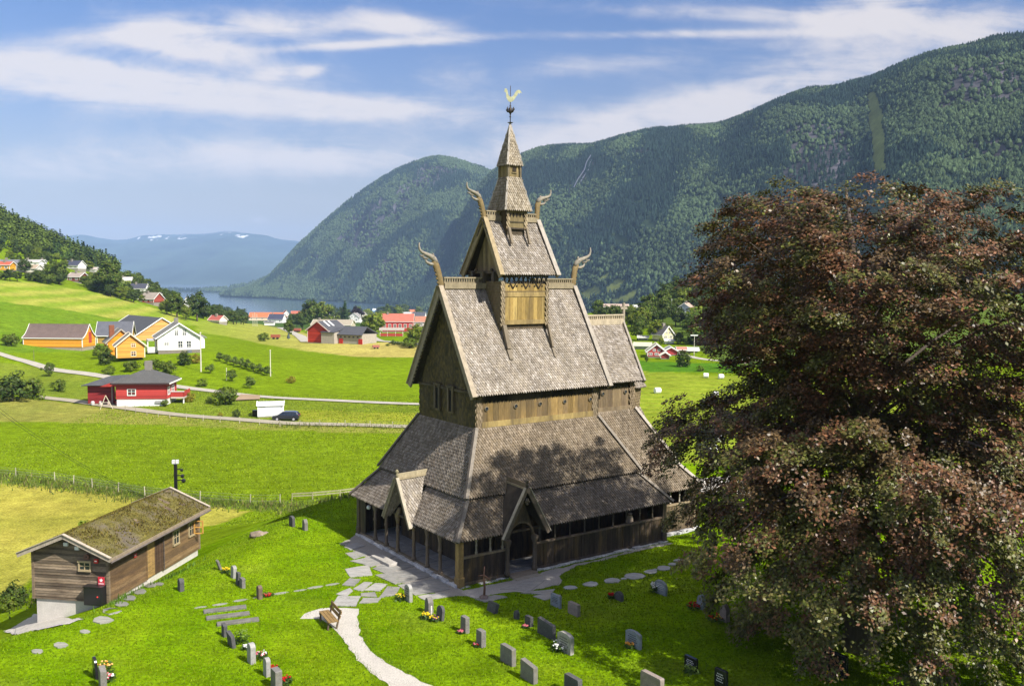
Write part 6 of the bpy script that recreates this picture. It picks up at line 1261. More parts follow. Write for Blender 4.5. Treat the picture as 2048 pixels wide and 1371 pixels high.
# right hand side
hs(1368, 633, 520, R(-26), 42, 56, 12, 15, (.80, .81, .85), (.42, .31, .25), 'gable', 'white house on the wooded rise right of the church')
hs(1336, 682, 385, R(26), 26, 34, 15, 15, (.68, .62, .34), (.13, .125, .13), 'gable', 'yellow green gable house below the white one')
hs(1313, 715, None, R(-6), 36, 44, 13, 14, (.40, .065, .06), (.46, .42, .3), 'gable', 'red farm shed with a pale roof, largest of the red sheds', 'farm_shed', True, False, cat='farm shed')
hs(1342, 711, 312, R(-4), 26, 36, 10, 7, (.42, .06, .06), (.24, .25, .25), 'gable', 'red farm shed with a grey roof right of the largest', 'farm_shed', False, False, cat='farm shed')
hs(1330, 718, None, R(-6), 17, 10, 9, 5, (.42, .07, .065), (.55, .5, .36), 'gable', 'small red lean shed before the largest red shed', 'farm_shed', False, False, cat='farm shed')
hs(1364, 706, 330, R(0), 16, 20, 8, 4, (.40, .05, .045), (.42, .2, .15), 'side', 'red shed end half hidden by a round bush', 'farm_shed', False, False, cat='farm shed')
hs(1285, 698, 330, R(-10), 30, 26, 8, 5, (.42, .40, .36), (.48, .45, .34), 'side', 'pale roofed shed behind the largest red shed', 'farm_shed', False, False, cat='farm shed')
hs(1383, 705, 325, R(0), 25, 14, 6, 4, WHITE, (.75, .76, .77), 'side', 'low white roofed shed between the bushes', 'farm_shed', False, False, cat='farm shed')
hs(1286, 681, 370, R(-10), 18, 14, 7, 3, (.3, .29, .25), (.45, .45, .42), 'side', 'grey hut among bushes left of the yellow house', 'hut', False, False, cat='hut')
hs(1339, 688, 360, R(5), 17, 10, 8, 2, (.78, .77, .75), (.7, .7, .7), 'side', 'white container below the yellow house', 'container', False, False, cat='container')
hs(1490, 727, 290, R(4), 24, 14, 10, 3, (.36, .07, .055), (.36, .3, .27), 'side', 'red hut by the road behind the beech', 'hut', False, False, cat='hut')
hs(1232, 618, 900, R(0), 50, 20, 5, 5, (.5, .42, .36), (.42, .32, .27), 'side', 'long low roof far behind the choir ridge', chim=False)
hs(1276, 622, 800, R(0), 16, 14, 8, 4, WHITE, (.5, .5, .48), 'side', 'white speck of a house among trees right of the choir cross', chim=False)

# bales
for px, py, w, lab in ((1315, 786, 11, 'white wrapped bale nearest the church apse'), (1412, 755, 9, 'white wrapped bale, left of the far pair'), (1442, 757, 9, 'white wrapped bale, right of the far pair'), (1432, 793, 10, 'white wrapped bale with a dark mark at the beech edge'), (1437, 884, 15, 'white wrapped bale seen through the beech, upper'), (1426, 904, 15, 'white wrapped bale seen through the beech, lower')):
    p = at(px, py); s = w * p.y / F; t = empty('hay_bale', p, random.uniform(-.4, .4), lab, 'bale', 'wrapped bales on the mown field'); b = MB(); b.tube([(-s * .55, 0, s * .5), (-s * .5, 0, s * .5), (s * .5, 0, s * .5), (s * .55, 0, s * .5)], [s * .48, s * .55, s * .55, s * .48], 14); b.build('wrapping', 'plastic_wrap', t)
    if 'mark' in lab: k = MB(); k.box(-.1, .35, -s * .57, -s * .54, s * .3, s * .7, (.03, .03, .03)); k.build('dark_mark', 'paint', t)
# trailers, tractor
def trailer(px, py, wpx, label, c, yaw=0):
    p = at(px, py); s = wpx * p.y / F; t = empty('farm_trailer', p, yaw, label, 'trailer', 'farm machines in the fields'); b = MB(); h = s * .52
    b.box(-s / 2, s / 2, -s * .22, s * .22, h * .35, h, c); b.build('body', 'paint', t, bevel=.05); k = MB(); k.box(-s * .75, -s * .5, -.08, .08, h * .3, h * .38, (.1, .09, .08)); k.build('drawbar', 'metal', t)
    for x in (-s * .2, s * .22):
        for y in (-s * .24, s * .24): k = MB(); k.tube([(x, y - .12, h * .22), (x, y + .12, h * .22)], h * .22, 12); k.build('wheel', 'rubber', t)
trailer(551, 678, 18, 'rust red trailer parked on the mown strip', (.30, .085, .045), .1); trailer(752, 697, 14, 'small reddish implement beside the barn lane', (.36, .13, .1), .3); trailer(594, 664, 15, 'reddish machine under the field tree', (.34, .1, .07), -.2)
p = at(577, 679); t = empty('parasol', p, 0, 'folded dark parasol standing on the mown strip', 'parasol'); b = MB(); b.lathe([(.5, .5), (.75, .6), (.5, 1.6), (.1, 2.8)], (0, 0), 10, (.05, .07, .07)); b.build('canopy', 'paint', t); b = MB(); b.tube([(0, 0, 0), (0, 0, 2.9)], .06, 6, (.1, .1, .1)); b.build('pole', 'iron', t)
# poles
def pole(px, py, hpx, r, label, c=(.62, .58, .5), arm=False, name='pole', dmin=20):
    p = at(px, py, dmin); h = hpx * p.y / F; t = empty(name, p, 0, label, name.replace('_', ' '), 'poles and masts'); b = MB(); b.tube([(0, 0, -.3), (0, 0, h)], [r, r * .7], 8, c); b.build('shaft', 'paint', t)
    k = MB()
    if arm: k.box(-1.2, 1.2, -.15, .15, h - .15, h + .15, (.8, .8, .78))
    else: k.ball((0, 0, h), r * 1.4, c)
    k.build('lamp_head' if arm else 'cap', 'paint', t)
pole(402, 743, 78, .16, 'pale wooden pole at the corner of the white farmhouse', name='power_pole'); pole(541, 752, 52, .13, 'thin pale pole in the green field', name='power_pole'); pole(453, 760, 24, .08, 'short leaning stake among the orchard bushes', name='stake')
pole(721, 658, 30, .12, 'white flagpole in the village', (.8, .8, .8), name='flagpole'); pole(1343, 632, 34, .12, 'white flagpole beside the white house on the rise', (.8, .8, .8), name='flagpole'); pole(1388, 712, 42, .12, 'lamp mast by the right field road', arm=True, name='lamp_mast')
for px, l in ((506, 'left'), (510, 'middle'), (514, 'right')): pole(px, 652, 24 + (px == 510) * 2, .16, 'pale mast at the field edge, %s of three close together' % l, name='mast')
pole(68, 722, 22, .07, 'thin dark post beside the farm road', (.15, .13, .1), name='post')
# fences: wire fence posts along the foot of the mound and by the track
def fence(pix, gap, h, label, rail=False, c=(.42, .38, .3), name='wire_fence'):
    P = [at(*q) for q in pix]; root = empty(name, P[0], 0, label, 'fence'); o = P[0]; pts = []
    for a, e in zip(P[:-1], P[1:]):
        n = max(1, int((e - a).length / gap)); pts += [a.lerp(e, i / n) for i in range(n)]
    pts.append(P[-1]); tops = []
    for q in pts:
        z = float(H(q.x, q.y)); b = MB(); l = random.uniform(-.08, .08); x, y, zz = q.x - o.x, q.y - o.y, z - o.z; b.tube([(x, y, zz - .2), (x + l, y, zz + h)], .055 if not rail else .07, 6, shade(c, random.uniform(.8, 1.2))); b.build('post', 'silver_wood', root); tops.append(Vector((x, y, zz)))
    b = MB()
    for a, e in zip(tops[:-1], tops[1:]):
        if rail: [b.beam(a + Vector((0, 0, h * k)), e + Vector((0, 0, h * k)), .04, .14, (0, 0, 1), c) for k in (.6, .95)]
        else: [b.tube([a + Vector((0, 0, h * k)), e + Vector((0, 0, h * k))], .008, 4, (.3, .3, .3)) for k in (.35, .65, .92)]
    b.build('rail' if rail else 'wire', 'silver_wood' if rail else 'metal', root)
fence([(-40, 946), (32, 953), (110, 962), (185, 975), (290, 992), (400, 1001), (500, 1008), (560, 1008)], 3.3, 1.15, 'wire fence with grey posts at the foot of the church mound')
fence([(584, 1000), (625, 998), (680, 993), (716, 988)], 2.6, .8, 'pale wooden rail fence left of the church', True, (.30, .29, .17), 'rail_fence')
fence([(250, 822), (340, 836), (440, 844), (560, 853), (640, 852), (740, 854), (830, 857)], 3.2, 1.1, 'wire fence along the lower track below the garage')
fence([(1500, 722), (1600, 730), (1700, 738)], 5, 1.3, 'wire fence by the right field road')
p0 = at(212, 818); t = empty('swing_frame', p0, .3, 'pale wooden trestle standing beside the lower track', 'trestle'); b = MB(); b.beam((-1.0, 0, 0), (0, 0, 2.6), .1, .1, (0, 1, 0), (.6, .55, .4)); b.beam((1.2, 0, 0), (0, 0, 2.6), .1, .1, (0, 1, 0), (.6, .55, .4)); b.build('leg', 'silver_wood', t); b = MB(); b.beam((-.5, -.05, 1.3), (.6, -.05, 1.3), .06, .08, (0, 0, 1), (.55, .5, .4)); b.build('crossbar', 'silver_wood', t)
# penstock on the far slope
p = MB(); T_, X_, D_, Z_ = GR['right']
def onslope(px, py):
    X, Z = ray(px, py); j = np.argmin(np.abs(X_[40] / D_[40] - X)); col_z = (Z_[:, j] - CZ) / D_[:, j]; i = int(np.argmin(np.abs(col_z[:110] - Z))); return Vector((X_[i, j], D_[i, j], Z_[i, j] + 6))
pts = [onslope(*q) for q in ((1182, 316), (1174, 328), (1166, 344), (1156, 362), (1146, 380))]
for o in (0, 12): p.tube([q + Vector((o, -14, 0)) for q in pts], 1.6, 6, (.10, .11, .15))
tag(p.build('penstock', 'metal'), 'pair of pale pipes running down the far mountainside', 'pipeline')

# ------------------------------------------------------------------ trees
def leaf_quads(C, N, size, aspect=.62):
    """leaf quads at centres C facing N (both n,3)"""
    n = len(C); N = N / np.maximum(np.linalg.norm(N, axis=1, keepdims=True), 1e-6)
    r = RNG.normal(size=(n, 3)); U = np.cross(N, r); U /= np.maximum(np.linalg.norm(U, axis=1, keepdims=True), 1e-6); V = np.cross(N, U)
    s = (size * RNG.uniform(.65, 1.3, n))[:, None]; U = U * s; V = V * s * aspect
    P = np.stack([C - U, C - V * 1.0 + U * .15, C + U, C + V + U * .15], 1).reshape(-1, 3)
    return P, np.arange(4 * n).reshape(n, 4)
def crown_mesh(kind, h, seed):
    r = np.random.default_rng(seed)
    if kind == 'spruce':
        m = 1500; z = h * (.06 + .94 * (1 - np.sqrt(r.uniform(0, 1, m)))); z = np.minimum(z, h * .99); lay = np.floor(z / (h * .06)) * h * .06 + r.uniform(-.3, .3, m) * h * .02; a = r.uniform(0, 6.283, m); R0 = .21 * h * (1 - lay / h)**.85 * r.uniform(.55, 1.08, m); R0 *= 1 + .25 * np.sin(3 * a + seed)
        C = np.stack([np.cos(a) * R0, np.sin(a) * R0, lay - R0 * .35], 1); N = np.stack([np.cos(a) * .8, np.sin(a) * .8, np.ones(m)], 1) + r.normal(size=(m, 3)) * .35
        return C, N, .052 * h, r.uniform(.6, 1.4, (m, 1))
    prm = {'broad': (.40, .40, .60, 46, 44, .125, .040), 'tall': (.25, .46, .54, 42, 40, .095, .036), 'bush': (.55, .50, .46, 34, 36, .17, .055), 'apple': (.48, .38, .58, 30, 34, .14, .05), 'birch': (.24, .44, .56, 48, 26, .09, .03), 'low': (.75, .5, .42, 34, 36, .2, .06)}[kind]
    rx, rz, zc, nc, nl, cr, ls = prm
    d = r.normal(size=(nc, 3)); d /= np.linalg.norm(d, axis=1, keepdims=True); rad = r.uniform(.55, .98, (nc, 1)) * (1 + .22 * np.sin(d[:, :1] * 3 + seed) * np.cos(d[:, 1:2] * 4 + seed * 2))
    c = d * rad * np.array([rx, rx, rz]) * h; c[:, 2] += zc * h; c[:, :2] *= (1 - .35 * np.clip((c[:, 2:3] / h - .62) / .4, 0, 1)); c[:, 2] = np.maximum(c[:, 2], .1 * h)
    k = np.repeat(np.arange(nc), nl); o = r.normal(size=(nc * nl, 3)); o /= np.linalg.norm(o, axis=1, keepdims=True); o *= r.uniform(.25, 1, (nc * nl, 1))**.5 * cr * h * r.uniform(.7, 1.35, (nc, 1))[k]; o[:, 2] *= .75
    C = c[k] + o; N = o / (cr * h) * .9 + np.array([0, 0, .45]) + d[k] * .5 + r.normal(size=C.shape) * .45
    return C, N, ls * h, (r.uniform(.72, 1.3, (nc, 1))[k] * r.uniform(.7, 1.35, (nc * nl, 1)))
PROTO = {}
def proto(kind, var, col, key):
    h = 10.0; C, N, ls, v = crown_mesh(kind, h, var * 7 + len(key)); P, Fq = leaf_quads(C, N, ls)
    hue = RNG.uniform(.85, 1.18, (len(Fq), 3)) * np.array([1, 1, .8])
    root = bpy.data.objects.new('tree', None); COL.objects.link(root)
    o = np_mesh('crown', P, Fq, np.clip(np.array(col) * v * hue, .003, 1), 'leaf', root)
    b = MB(); top = .75 if kind not in ('bush', 'low') else .4; tr = {'bush': .12, 'low': .1, 'apple': .2, 'birch': .12}.get(kind, .24)
    b.tube([(0, 0, -.6), (.08, .05, h * .2), (-.1, .1, h * .45), (.05, 0, h * top)], [tr * 1.5, tr, tr * .75, tr * .3], 7, (.75, .74, .7) if kind == 'birch' else (1, 1, 1))
    for i in range(6):
        a = i * 1.05 + var; z = h * (.25 + .07 * i) * (.6 if kind in ('bush', 'low') else 1); l = h * (.3 if kind not in ('tall', 'birch', 'spruce') else .16); b.tube([(0, 0, z), (math.cos(a) * l * .5, math.sin(a) * l * .5, z + l * .35), (math.cos(a) * l, math.sin(a) * l, z + l * .55)], [tr * .5, tr * .32, tr * .12], 5)
    b.build('trunk', 'bark', root, smooth=True); PROTO.setdefault(key, []).append(root)
G1, G2, G3, G4 = (.085, .125, .016), (.11, .155, .018), (.056, .088, .016), (.155, .20, .02)
for v in (1, 2, 3): proto('broad', v, G1, 'broad'); proto('bush', v, G2, 'bush'); proto('broad', v + 4, G3, 'dark'); proto('bush', v + 4, G3, 'darkbush')
for v in (1, 2): proto('tall', v, G1, 'tall'); proto('spruce', v, (.036, .072, .022), 'spruce'); proto('apple', v, (.105, .155, .03), 'apple'); proto('birch', v, (.13, .19, .03), 'birch'); proto('broad', v + 8, G4, 'bright'); proto('low', v, G2, 'low')
proto('broad', 3, (.022, .010, .014), 'purple'); proto('bush', 12, (.25, .22, .02), 'golden')
USED = set()
def tree(px, py, hpx, key, label, group=None, name=None, cat='tree', sxy=1, d=None):
    L_ = PROTO[key]; src = random.choice(L_); p = at(px, py) if d is None else atd(px, py, d)
    if p is None: return None
    if d is not None: p.z = float(H(p.x, p.y))
    h = hpx * p.y / F
    if p is None: return None
    c = copy_tree(src); c.name = name or {'bush': 'shrub', 'darkbush': 'shrub', 'low': 'shrub', 'golden': 'shrub', 'apple': 'fruit_tree', 'spruce': 'spruce_tree', 'birch': 'birch_tree'}.get(key, 'leafy_tree')
    c.location = p; c.rotation_euler = (0, 0, random.uniform(0, 6.28)); k = h / 10.0; c.scale = (k * sxy * random.uniform(.9, 1.1), k * sxy * random.uniform(.9, 1.1), k)
    tag(c, label, cat, group); return c
def scatter(poly, n, h0, h1, keys, label, group, sxy=1.0, seed=1, mind=0):
    r = random.Random(seed); xs = [q[0] for q in poly]; ys = [q[1] for q in poly]; k = 0; pts = []
    for _ in range(n * 30):
        x, y = r.uniform(min(xs), max(xs)), r.uniform(min(ys), max(ys))
        if not bool(inpoly(np.array(x), np.array(y), poly)): continue
        if any(abs(x - a) < w_ * .55 + 3 and -1 < y - b_ < 17 for a, b_, w_ in HB): continue
        if any(abs(x - a) < mind and abs(y - b_) < mind * .5 for a, b_ in pts): continue
        pts.append((x, y))
        if len(pts) >= n: break
    for x, y in sorted(pts, key=lambda q: q[1]): tree(x, y, r.uniform(h0, h1), r.choice(keys), label, group, sxy=sxy)
# left hillside
scatter([(-40, 556), (60, 566), (150, 572), (240, 590), (330, 618), (300, 600), (220, 575), (120, 562), (-40, 545)], 40, 14, 26, ['bush', 'darkbush', 'broad', 'dark'], 'green shrub or tree in the belt above the mown hill field', 'trees above the mown field', 1.2, 3, 5)
scatter([(-40, 500), (70, 508), (150, 530), (240, 562), (230, 575), (120, 556), (90, 548), (-40, 520)], 46, 13, 24, ['broad', 'dark', 'bright', 'tall'], 'leafy tree among the houses of the left hillside', 'trees among the hillside houses', 1.15, 5, 6)
scatter([(170, 560), (250, 575), (300, 600), (390, 632), (330, 628), (260, 604), (190, 585)], 60, 14, 30, ['broad', 'dark', 'bright', 'bush'], 'leafy tree on the end of the left ridge above the fjord', 'trees on the ridge end', 1.15, 7, 6)
scatter([(385, 636), (470, 650), (600, 655), (600, 645), (500, 640), (420, 630)], 34, 16, 30, ['dark', 'broad', 'dark', 'spruce'], 'dark tree in the belt between the far field and the fjord', 'trees before the fjord', 1.25, 9, 5)
for a in [(165, 530, 24, 'tall', 'slim dark tree standing up from the left ridge behind a house'), (215, 590, 70, 'broad', 'tall full tree in the middle of the left ridge'), (118, 568, 44, 'broad', 'round green tree before the hillside houses'), (313, 592, 32, 'tall', 'upright tree on the skyline of the left ridge by the tan roof'), (354, 634, 56, 'tall', 'tall narrow tree at the lower end of the left ridge'),
          (394, 642, 58, 'dark', 'big broad tree at the lower end of the left ridge'), (372, 640, 30, 'bright', 'lower bright tree between the narrow and the broad ridge trees'), (252, 559, 16, 'purple', 'small purple leaved tree on the left ridge skyline'), (50, 546, 30, 'dark', 'dark tree among the white hillside houses'), (20, 562, 26, 'dark', 'dark round tree at the left edge above the field')]: tree(*a, sxy=1.0)
scatter([(240, 556), (300, 572), (345, 600), (330, 612), (270, 590)], 22, 14, 24, ['broad', 'dark', 'bush'], 'leafy tree on the lower skyline of the left ridge', 'trees on the ridge skyline', 1.2, 31, 5)
# village
for a in [(622, 658, 58, 'broad', 'large tree left of the red barn roof'), (648, 652, 48, 'bright', 'bright green large tree above the red barn'), (606, 660, 40, 'dark', 'darker tree at the left foot of the large village tree'), (664, 652, 34, 'spruce', 'dark spruce above the red barn, left of two'), (690, 652, 52, 'spruce', 'tall dark spruce above the red barn, right of two'), (714, 644, 32, 'purple', 'round purple leaved tree by the fjord in the village'),
          (578, 672, 36, 'tall', 'small tree in front of the shelter at the field edge'), (527, 682, 20, 'bush', 'solitary round tree at the edge of the mown strip'), (750, 672, 50, 'bright', 'full green tree left of the red village house'), (734, 668, 40, 'broad', 'green tree beside the grey barn wing'), (775, 640, 36, 'tall', 'slim tree behind the red village house roof'), (796, 640, 30, 'bright', 'bright slim tree behind the orange tiles'),
          (832, 694, 46, 'bright', 'green tree right before the church gable'), (820, 696, 26, 'bush', 'shrub below the tree before the church gable'), (846, 690, 40, 'broad', 'green tree half hidden by the church gable')]: tree(*a)
scatter([(600, 640), (700, 636), (840, 630), (850, 640), (760, 650), (620, 650)], 40, 16, 30, ['broad', 'dark', 'bright', 'tall'], 'green village tree between the houses and the fjord', 'village trees', 1.1, 11, 7)
scatter([(870, 640), (1160, 630), (1170, 670), (880, 680)], 30, 20, 36, ['broad', 'dark', 'bright'], 'green tree of the village hidden behind the nave', 'trees behind the nave', 1.1, 33, 10)
scatter([(780, 688), (818, 684), (818, 692), (775, 692)], 6, 6, 12, ['bush', 'darkbush'], 'low shrub on the bank below the red village house', 'shrubs below the red village house', 1.2, 13, 8)
# around the farm
for a in [(24, 802, 62, 'darkbush', 'big dark bush at the left edge above the track'), (62, 798, 44, 'bush', 'yellowish bush right of the big dark bush'), (98, 752, 28, 'apple', 'small dark tree standing before the farm road'), (22, 692, 30, 'bush', 'green bush left of the long orange barn'), (203, 716, 32, 'bush', 'green bush right of the orange barn gable'), (214, 728, 26, 'darkbush', 'dark bush left of the orange storehouse'), (220, 748, 18, 'low', 'low pale bush above the red bungalow, leftmost'),
          (262, 742, 26, 'bush', 'rounded bush under the storehouse'), (306, 742, 30, 'bush', 'large bush below the white farmhouse, left one'), (336, 748, 32, 'bush', 'large bush below the white farmhouse, middle one'), (368, 730, 28, 'darkbush', 'dark bush below the white farmhouse, right one'), (390, 726, 20, 'golden', 'golden tinted bush at the farmhouse corner'), (420, 746, 20, 'apple', 'fruit tree right of the farmhouse pole'),
          (242, 802, 24, 'bush', 'bush in front of the bungalow window'), (262, 800, 20, 'low', 'low bush before the bungalow wall'), (118, 782, 26, 'bush', 'ragged bush left of the bungalow lawn'), (380, 803, 20, 'golden', 'clipped hedge right of the bungalow balcony'), (451, 809, 44, 'bush', 'large round tree on the lawn left of the garage'), (473, 834, 16, 'darkbush', 'small dark shrub left of the waste bin'), (440, 832, 9, 'golden', 'low yellow flowering shrub on the lawn'), (420, 806, 14, 'low', 'low shrub left of the large round tree'),
          (464, 762, 24, 'apple', 'orchard tree in the second row, left'), (500, 776, 24, 'apple', 'orchard tree in the second row, right'), (584, 766, 16, 'golden', 'yellowish shrub in the middle of the green field'), (330, 812, 14, 'bush', 'bush by the white basement corner'), (286, 806, 12, 'low', 'low bush under the basement window'), (350, 762, 14, 'low', 'low bush behind the bungalow roof'), (404, 772, 16, 'low', 'pale low bush right of the bungalow roof')]: tree(*a, sxy=1.05)
for i in range(8): tree(440 + i * 13.5, 722 + i * 4.2, random.uniform(17, 22), 'apple', 'low fruit tree in the slanting orchard row right of the farmhouse', 'fruit trees in the orchard row')
# right hand side
for a in [(1296, 640, 52, 'broad', 'big tree behind the choir cross, left one'), (1326, 628, 46, 'broad', 'big tree left of the white house on the rise'), (1285, 660, 44, 'bright', 'bright tree above the red sheds, left'), (1312, 680, 40, 'bright', 'bright rounded tree left of the yellow house'), (1275, 680, 40, 'broad', 'green tree next to the choir roof edge'), (1398, 690, 78, 'birch', 'tall birch with a white stem right of the yellow house'), (1420, 686, 84, 'birch', 'taller birch against the beech edge'), (1384, 678, 60, 'birch', 'slimmer birch beside the white house'), (1440, 690, 70, 'dark', 'dark tree behind the beech edge'),
          (1322, 690, 16, 'bright', 'small bright bush before the yellow house'), (1358, 688, 26, 'darkbush', 'dark shrub right of the yellow house'), (1365, 733, 32, 'darkbush', 'round dark bush at the near corner of the red sheds'), (1445, 736, 24, 'tall', 'young tree by the right road, leftmost'), (1456, 738, 28, 'tall', 'young tree by the right road, second'), (1468, 737, 20, 'tall', 'young tree by the right road, third'), (1504, 742, 26, 'tall', 'young tree by the right road near the beech'), (1293, 724, 14, 'tall', 'small clipped tree before the largest red shed'), (1530, 745, 30, 'bush', 'round bush seen under the beech boughs'),
          (1400, 742, 12, 'low', 'low hedge bush at the mown field edge'), (1480, 750, 12, 'low', 'low weeds bush at the mown field edge nearer the beech')]: tree(*a)
scatter([(1180, 622), (1260, 618), (1300, 640), (1280, 668), (1250, 650), (1190, 640)], 26, 16, 32, ['broad', 'bright', 'dark'], 'green tree in the wood behind the choir roof', 'trees behind the choir', 1.15, 15, 7)
scatter([(1330, 596), (1440, 590), (1700, 600), (1700, 690), (1480, 690), (1420, 655), (1400, 610), (1350, 606)], 44, 28, 56, ['broad', 'bright', 'dark', 'birch'], 'green tree on the wooded rise behind the beech', 'trees on the right rise', 1.1, 17, 9)
scatter([(1300, 655), (1335, 655), (1390, 660), (1420, 690), (1350, 695), (1290, 680)], 16, 10, 20, ['bush', 'darkbush', 'bright'], 'shrub on the slope around the yellow green house', 'shrubs around the yellow house', 1.2, 19, 7)
scatter([(1420, 700), (1700, 700), (1700, 735), (1560, 735), (1440, 720)], 14, 12, 26, ['broad', 'bush'], 'green tree by the field road behind the beech', 'trees by the right road', 1.1, 21, 9)
scatter([(1275, 625), (1330, 600), (1440, 600), (1440, 690), (1400, 700), (1350, 650), (1290, 660)], 34, 26, 44, ['broad', 'bright', 'dark'], 'leafy tree on the wooded slope left of the beech', 'trees left of the beech', 1.1, 27, 8)
scatter([(1440, 600), (1520, 640), (1500, 700), (1430, 690)], 12, 24, 40, ['broad', 'dark'], 'leafy tree on the slope seen through the beech edge', 'trees at the beech edge', 1.1, 29, 8)
# by the shed
for a in [(28, 1212, 52, 'darkbush', 'dark bush left of the shed wall'), (12, 1222, 36, 'bush', 'leafy bush at the left edge below the shed')]: tree(*a)
for i, (x, y, z, hh) in enumerate([(-SW - .6, 3, -1.2, 1.6), (-SW - .8, 5.5, -1.5, 2.2), (-SW - 1, 8, -1.6, 3.2), (-SW - 1.2, 7.0, -1.6, 3.9)]):
    q = wz(x - .6, y, z); c = copy_tree(PROTO['bright'][0]); c.name = 'shrub'; c.location = (q.x, q.y, float(H(q.x, q.y))); k = (hh + 1.2) / 10; c.scale = (k * .7, k * .7, k); tag(c, 'leafy sapling rising behind the mossy shed roof', 'sapling', 'saplings behind the shed')
for L_ in PROTO.values():
    for o in L_:
        for ch in list(o.children): bpy.data.objects.remove(ch)
        bpy.data.objects.remove(o)
# wooded hillside, upper left
n = 6500; x = RNG.uniform(-760, -215, n); y = RNG.uniform(560, 1000, n); z = H(x, y); qx, qy = project(x, y, z)
lim = np.interp(qx, [-500, -40, 60, 110, 150, 180, 230, 260], [480, 505, 506, 512, 524, 536, 552, 500]); keep = (qy < lim) & (qx > -420) & (qx < 245) & (fbm(x / 25, y / 25, 3, 6) < .72)
x, y, z = x[keep][:2300], y[keep][:2300], z[keep][:2300]; n = len(x); h = RNG.uniform(6, 12, n); con = (fbm(x / 60, y / 60, 3, 66) + RNG.uniform(-.15, .15, n)) > .55
m_ = 64; k = np.repeat(np.arange(n), m_); d = RNG.normal(size=(n * m_, 3)); d /= np.linalg.norm(d, axis=1, keepdims=True); t = RNG.uniform(.35, 1, (n * m_, 1))**.5
hh = h[k][:, None]; o1 = d * t * np.array([.34, .34, .42]) * hh + np.array([0, 0, .52]) * hh
u = RNG.uniform(0, 1, n * m_)**.7; zz = (1 - u) * hh[:, 0] * 1.15; rr = u * .24 * hh[:, 0]; a = RNG.uniform(0, 6.28, n * m_); o2 = np.stack([np.cos(a) * rr, np.sin(a) * rr, zz], 1)
cc = con[k][:, None]; C = np.stack([x, y, z], 1)[k] + np.where(cc, o2, o1); N = np.where(cc, np.stack([np.cos(a), np.sin(a), np.full_like(a, .9)], 1), d + np.array([0, 0, .5])) + RNG.normal(0, .3, C.shape)
P_, F_ = leaf_quads(C, N, .85, .7); v = RNG.uniform(.6, 1.5, (n, 1))[k] * RNG.uniform(.8, 1.25, (n * m_, 1)); col = np.where(cc, np.array((.028, .05, .014)), np.array((.072, .105, .016))) * v
tag(np_mesh('forest', P_, F_, np.clip(col, .003, 1), 'far_leaf'), 'forest on the steep hillside at the left edge', kind='stuff')
# weeds along fences and walls
def weeds(name, lines, n, h0, h1, cols, label, spread=.8):
    C = []; P = []; Fq = []; cc = []
    for pix in lines:
        Q = [at(*q) for q in pix]; L_ = [(b - a).length for a, b in zip(Q[:-1], Q[1:])]; tot = sum(L_)
        for _ in range(int(n * tot)):
            s = random.uniform(0, tot); i = 0
            while s > L_[i] and i < len(L_) - 1: s -= L_[i]; i += 1
            q = Q[i].lerp(Q[i + 1], s / L_[i]); x = q.x + random.gauss(0, spread); y = q.y + random.gauss(0, spread); z = float(0) ; C.append((x, y))
    C = np.array(C); Z = H(C[:, 0], C[:, 1]); m_ = len(C); h = RNG.uniform(h0, h1, m_); a = RNG.uniform(0, 6.28, m_); w = h * RNG.uniform(.10, .22, m_); lx = RNG.normal(0, .25, m_) * h; ly = RNG.normal(0, .25, m_) * h
    V = np.stack([np.stack([C[:, 0] - np.cos(a) * w, C[:, 1] - np.sin(a) * w, Z - .05], 1), np.stack([C[:, 0] + np.cos(a) * w, C[:, 1] + np.sin(a) * w, Z - .05], 1), np.stack([C[:, 0] + lx, C[:, 1] + ly, Z + h], 1)], 1).reshape(-1, 3)
    col = np.array(cols)[RNG.integers(0, len(cols), m_)] * RNG.uniform(.6, 1.4, (m_, 1))
    o = np_mesh(name, V, np.arange(3 * m_).reshape(-1, 3), col, 'leaf'); tag(o, label, kind='stuff')
weeds('grass', [[(-40, 948), (32, 955), (110, 964), (185, 977), (290, 994), (400, 1003), (500, 1010), (570, 1010), (700, 996)], [(-40, 958), (110, 974), (290, 1002), (420, 1010), (540, 1014)], [(30, 1225), (60, 1180)], [(540, 852), (700, 852), (840, 856)]], 30, .2, .6, [(.11, .16, .02), (.14, .18, .03), (.20, .18, .06), (.085, .13, .018)], 'tall grass and weeds along the fences', 1.0)
weeds('grass', [[(222, 1214), (262, 1186), (330, 1160), (402, 1122)], [(240, 1192), (290, 1172)]], 26, .12, .4, [(.08, .16, .015), (.10, .19, .02)], 'grass tufts between the shed wall and the stone slabs', .25)
weeds('grass', [[(700, 1100), (760, 1140), (830, 1180)], [(690, 1160), (770, 1168), (800, 1190)], [(670, 1195), (760, 1200)], [(600, 1236), (640, 1215)], [(720, 1225), (745, 1300), (860, 1365)], [(640, 1240), (690, 1290), (750, 1352)], [(716, 1240), (722, 1270), (745, 1302), (790, 1330), (840, 1356), (900, 1388)], [(800, 1390), (752, 1350), (716, 1318), (690, 1285), (668, 1255), (640, 1236)], [(1060, 1184), (1120, 1168), (1150, 1134), (1330, 1088)], [(704, 1078), (686, 1090), (690, 1130), (672, 1188)]], 60, .03, .10, [(.10, .20, .012), (.08, .17, .012)], 'short grass fringing the flagstones and the gravel path', .12)

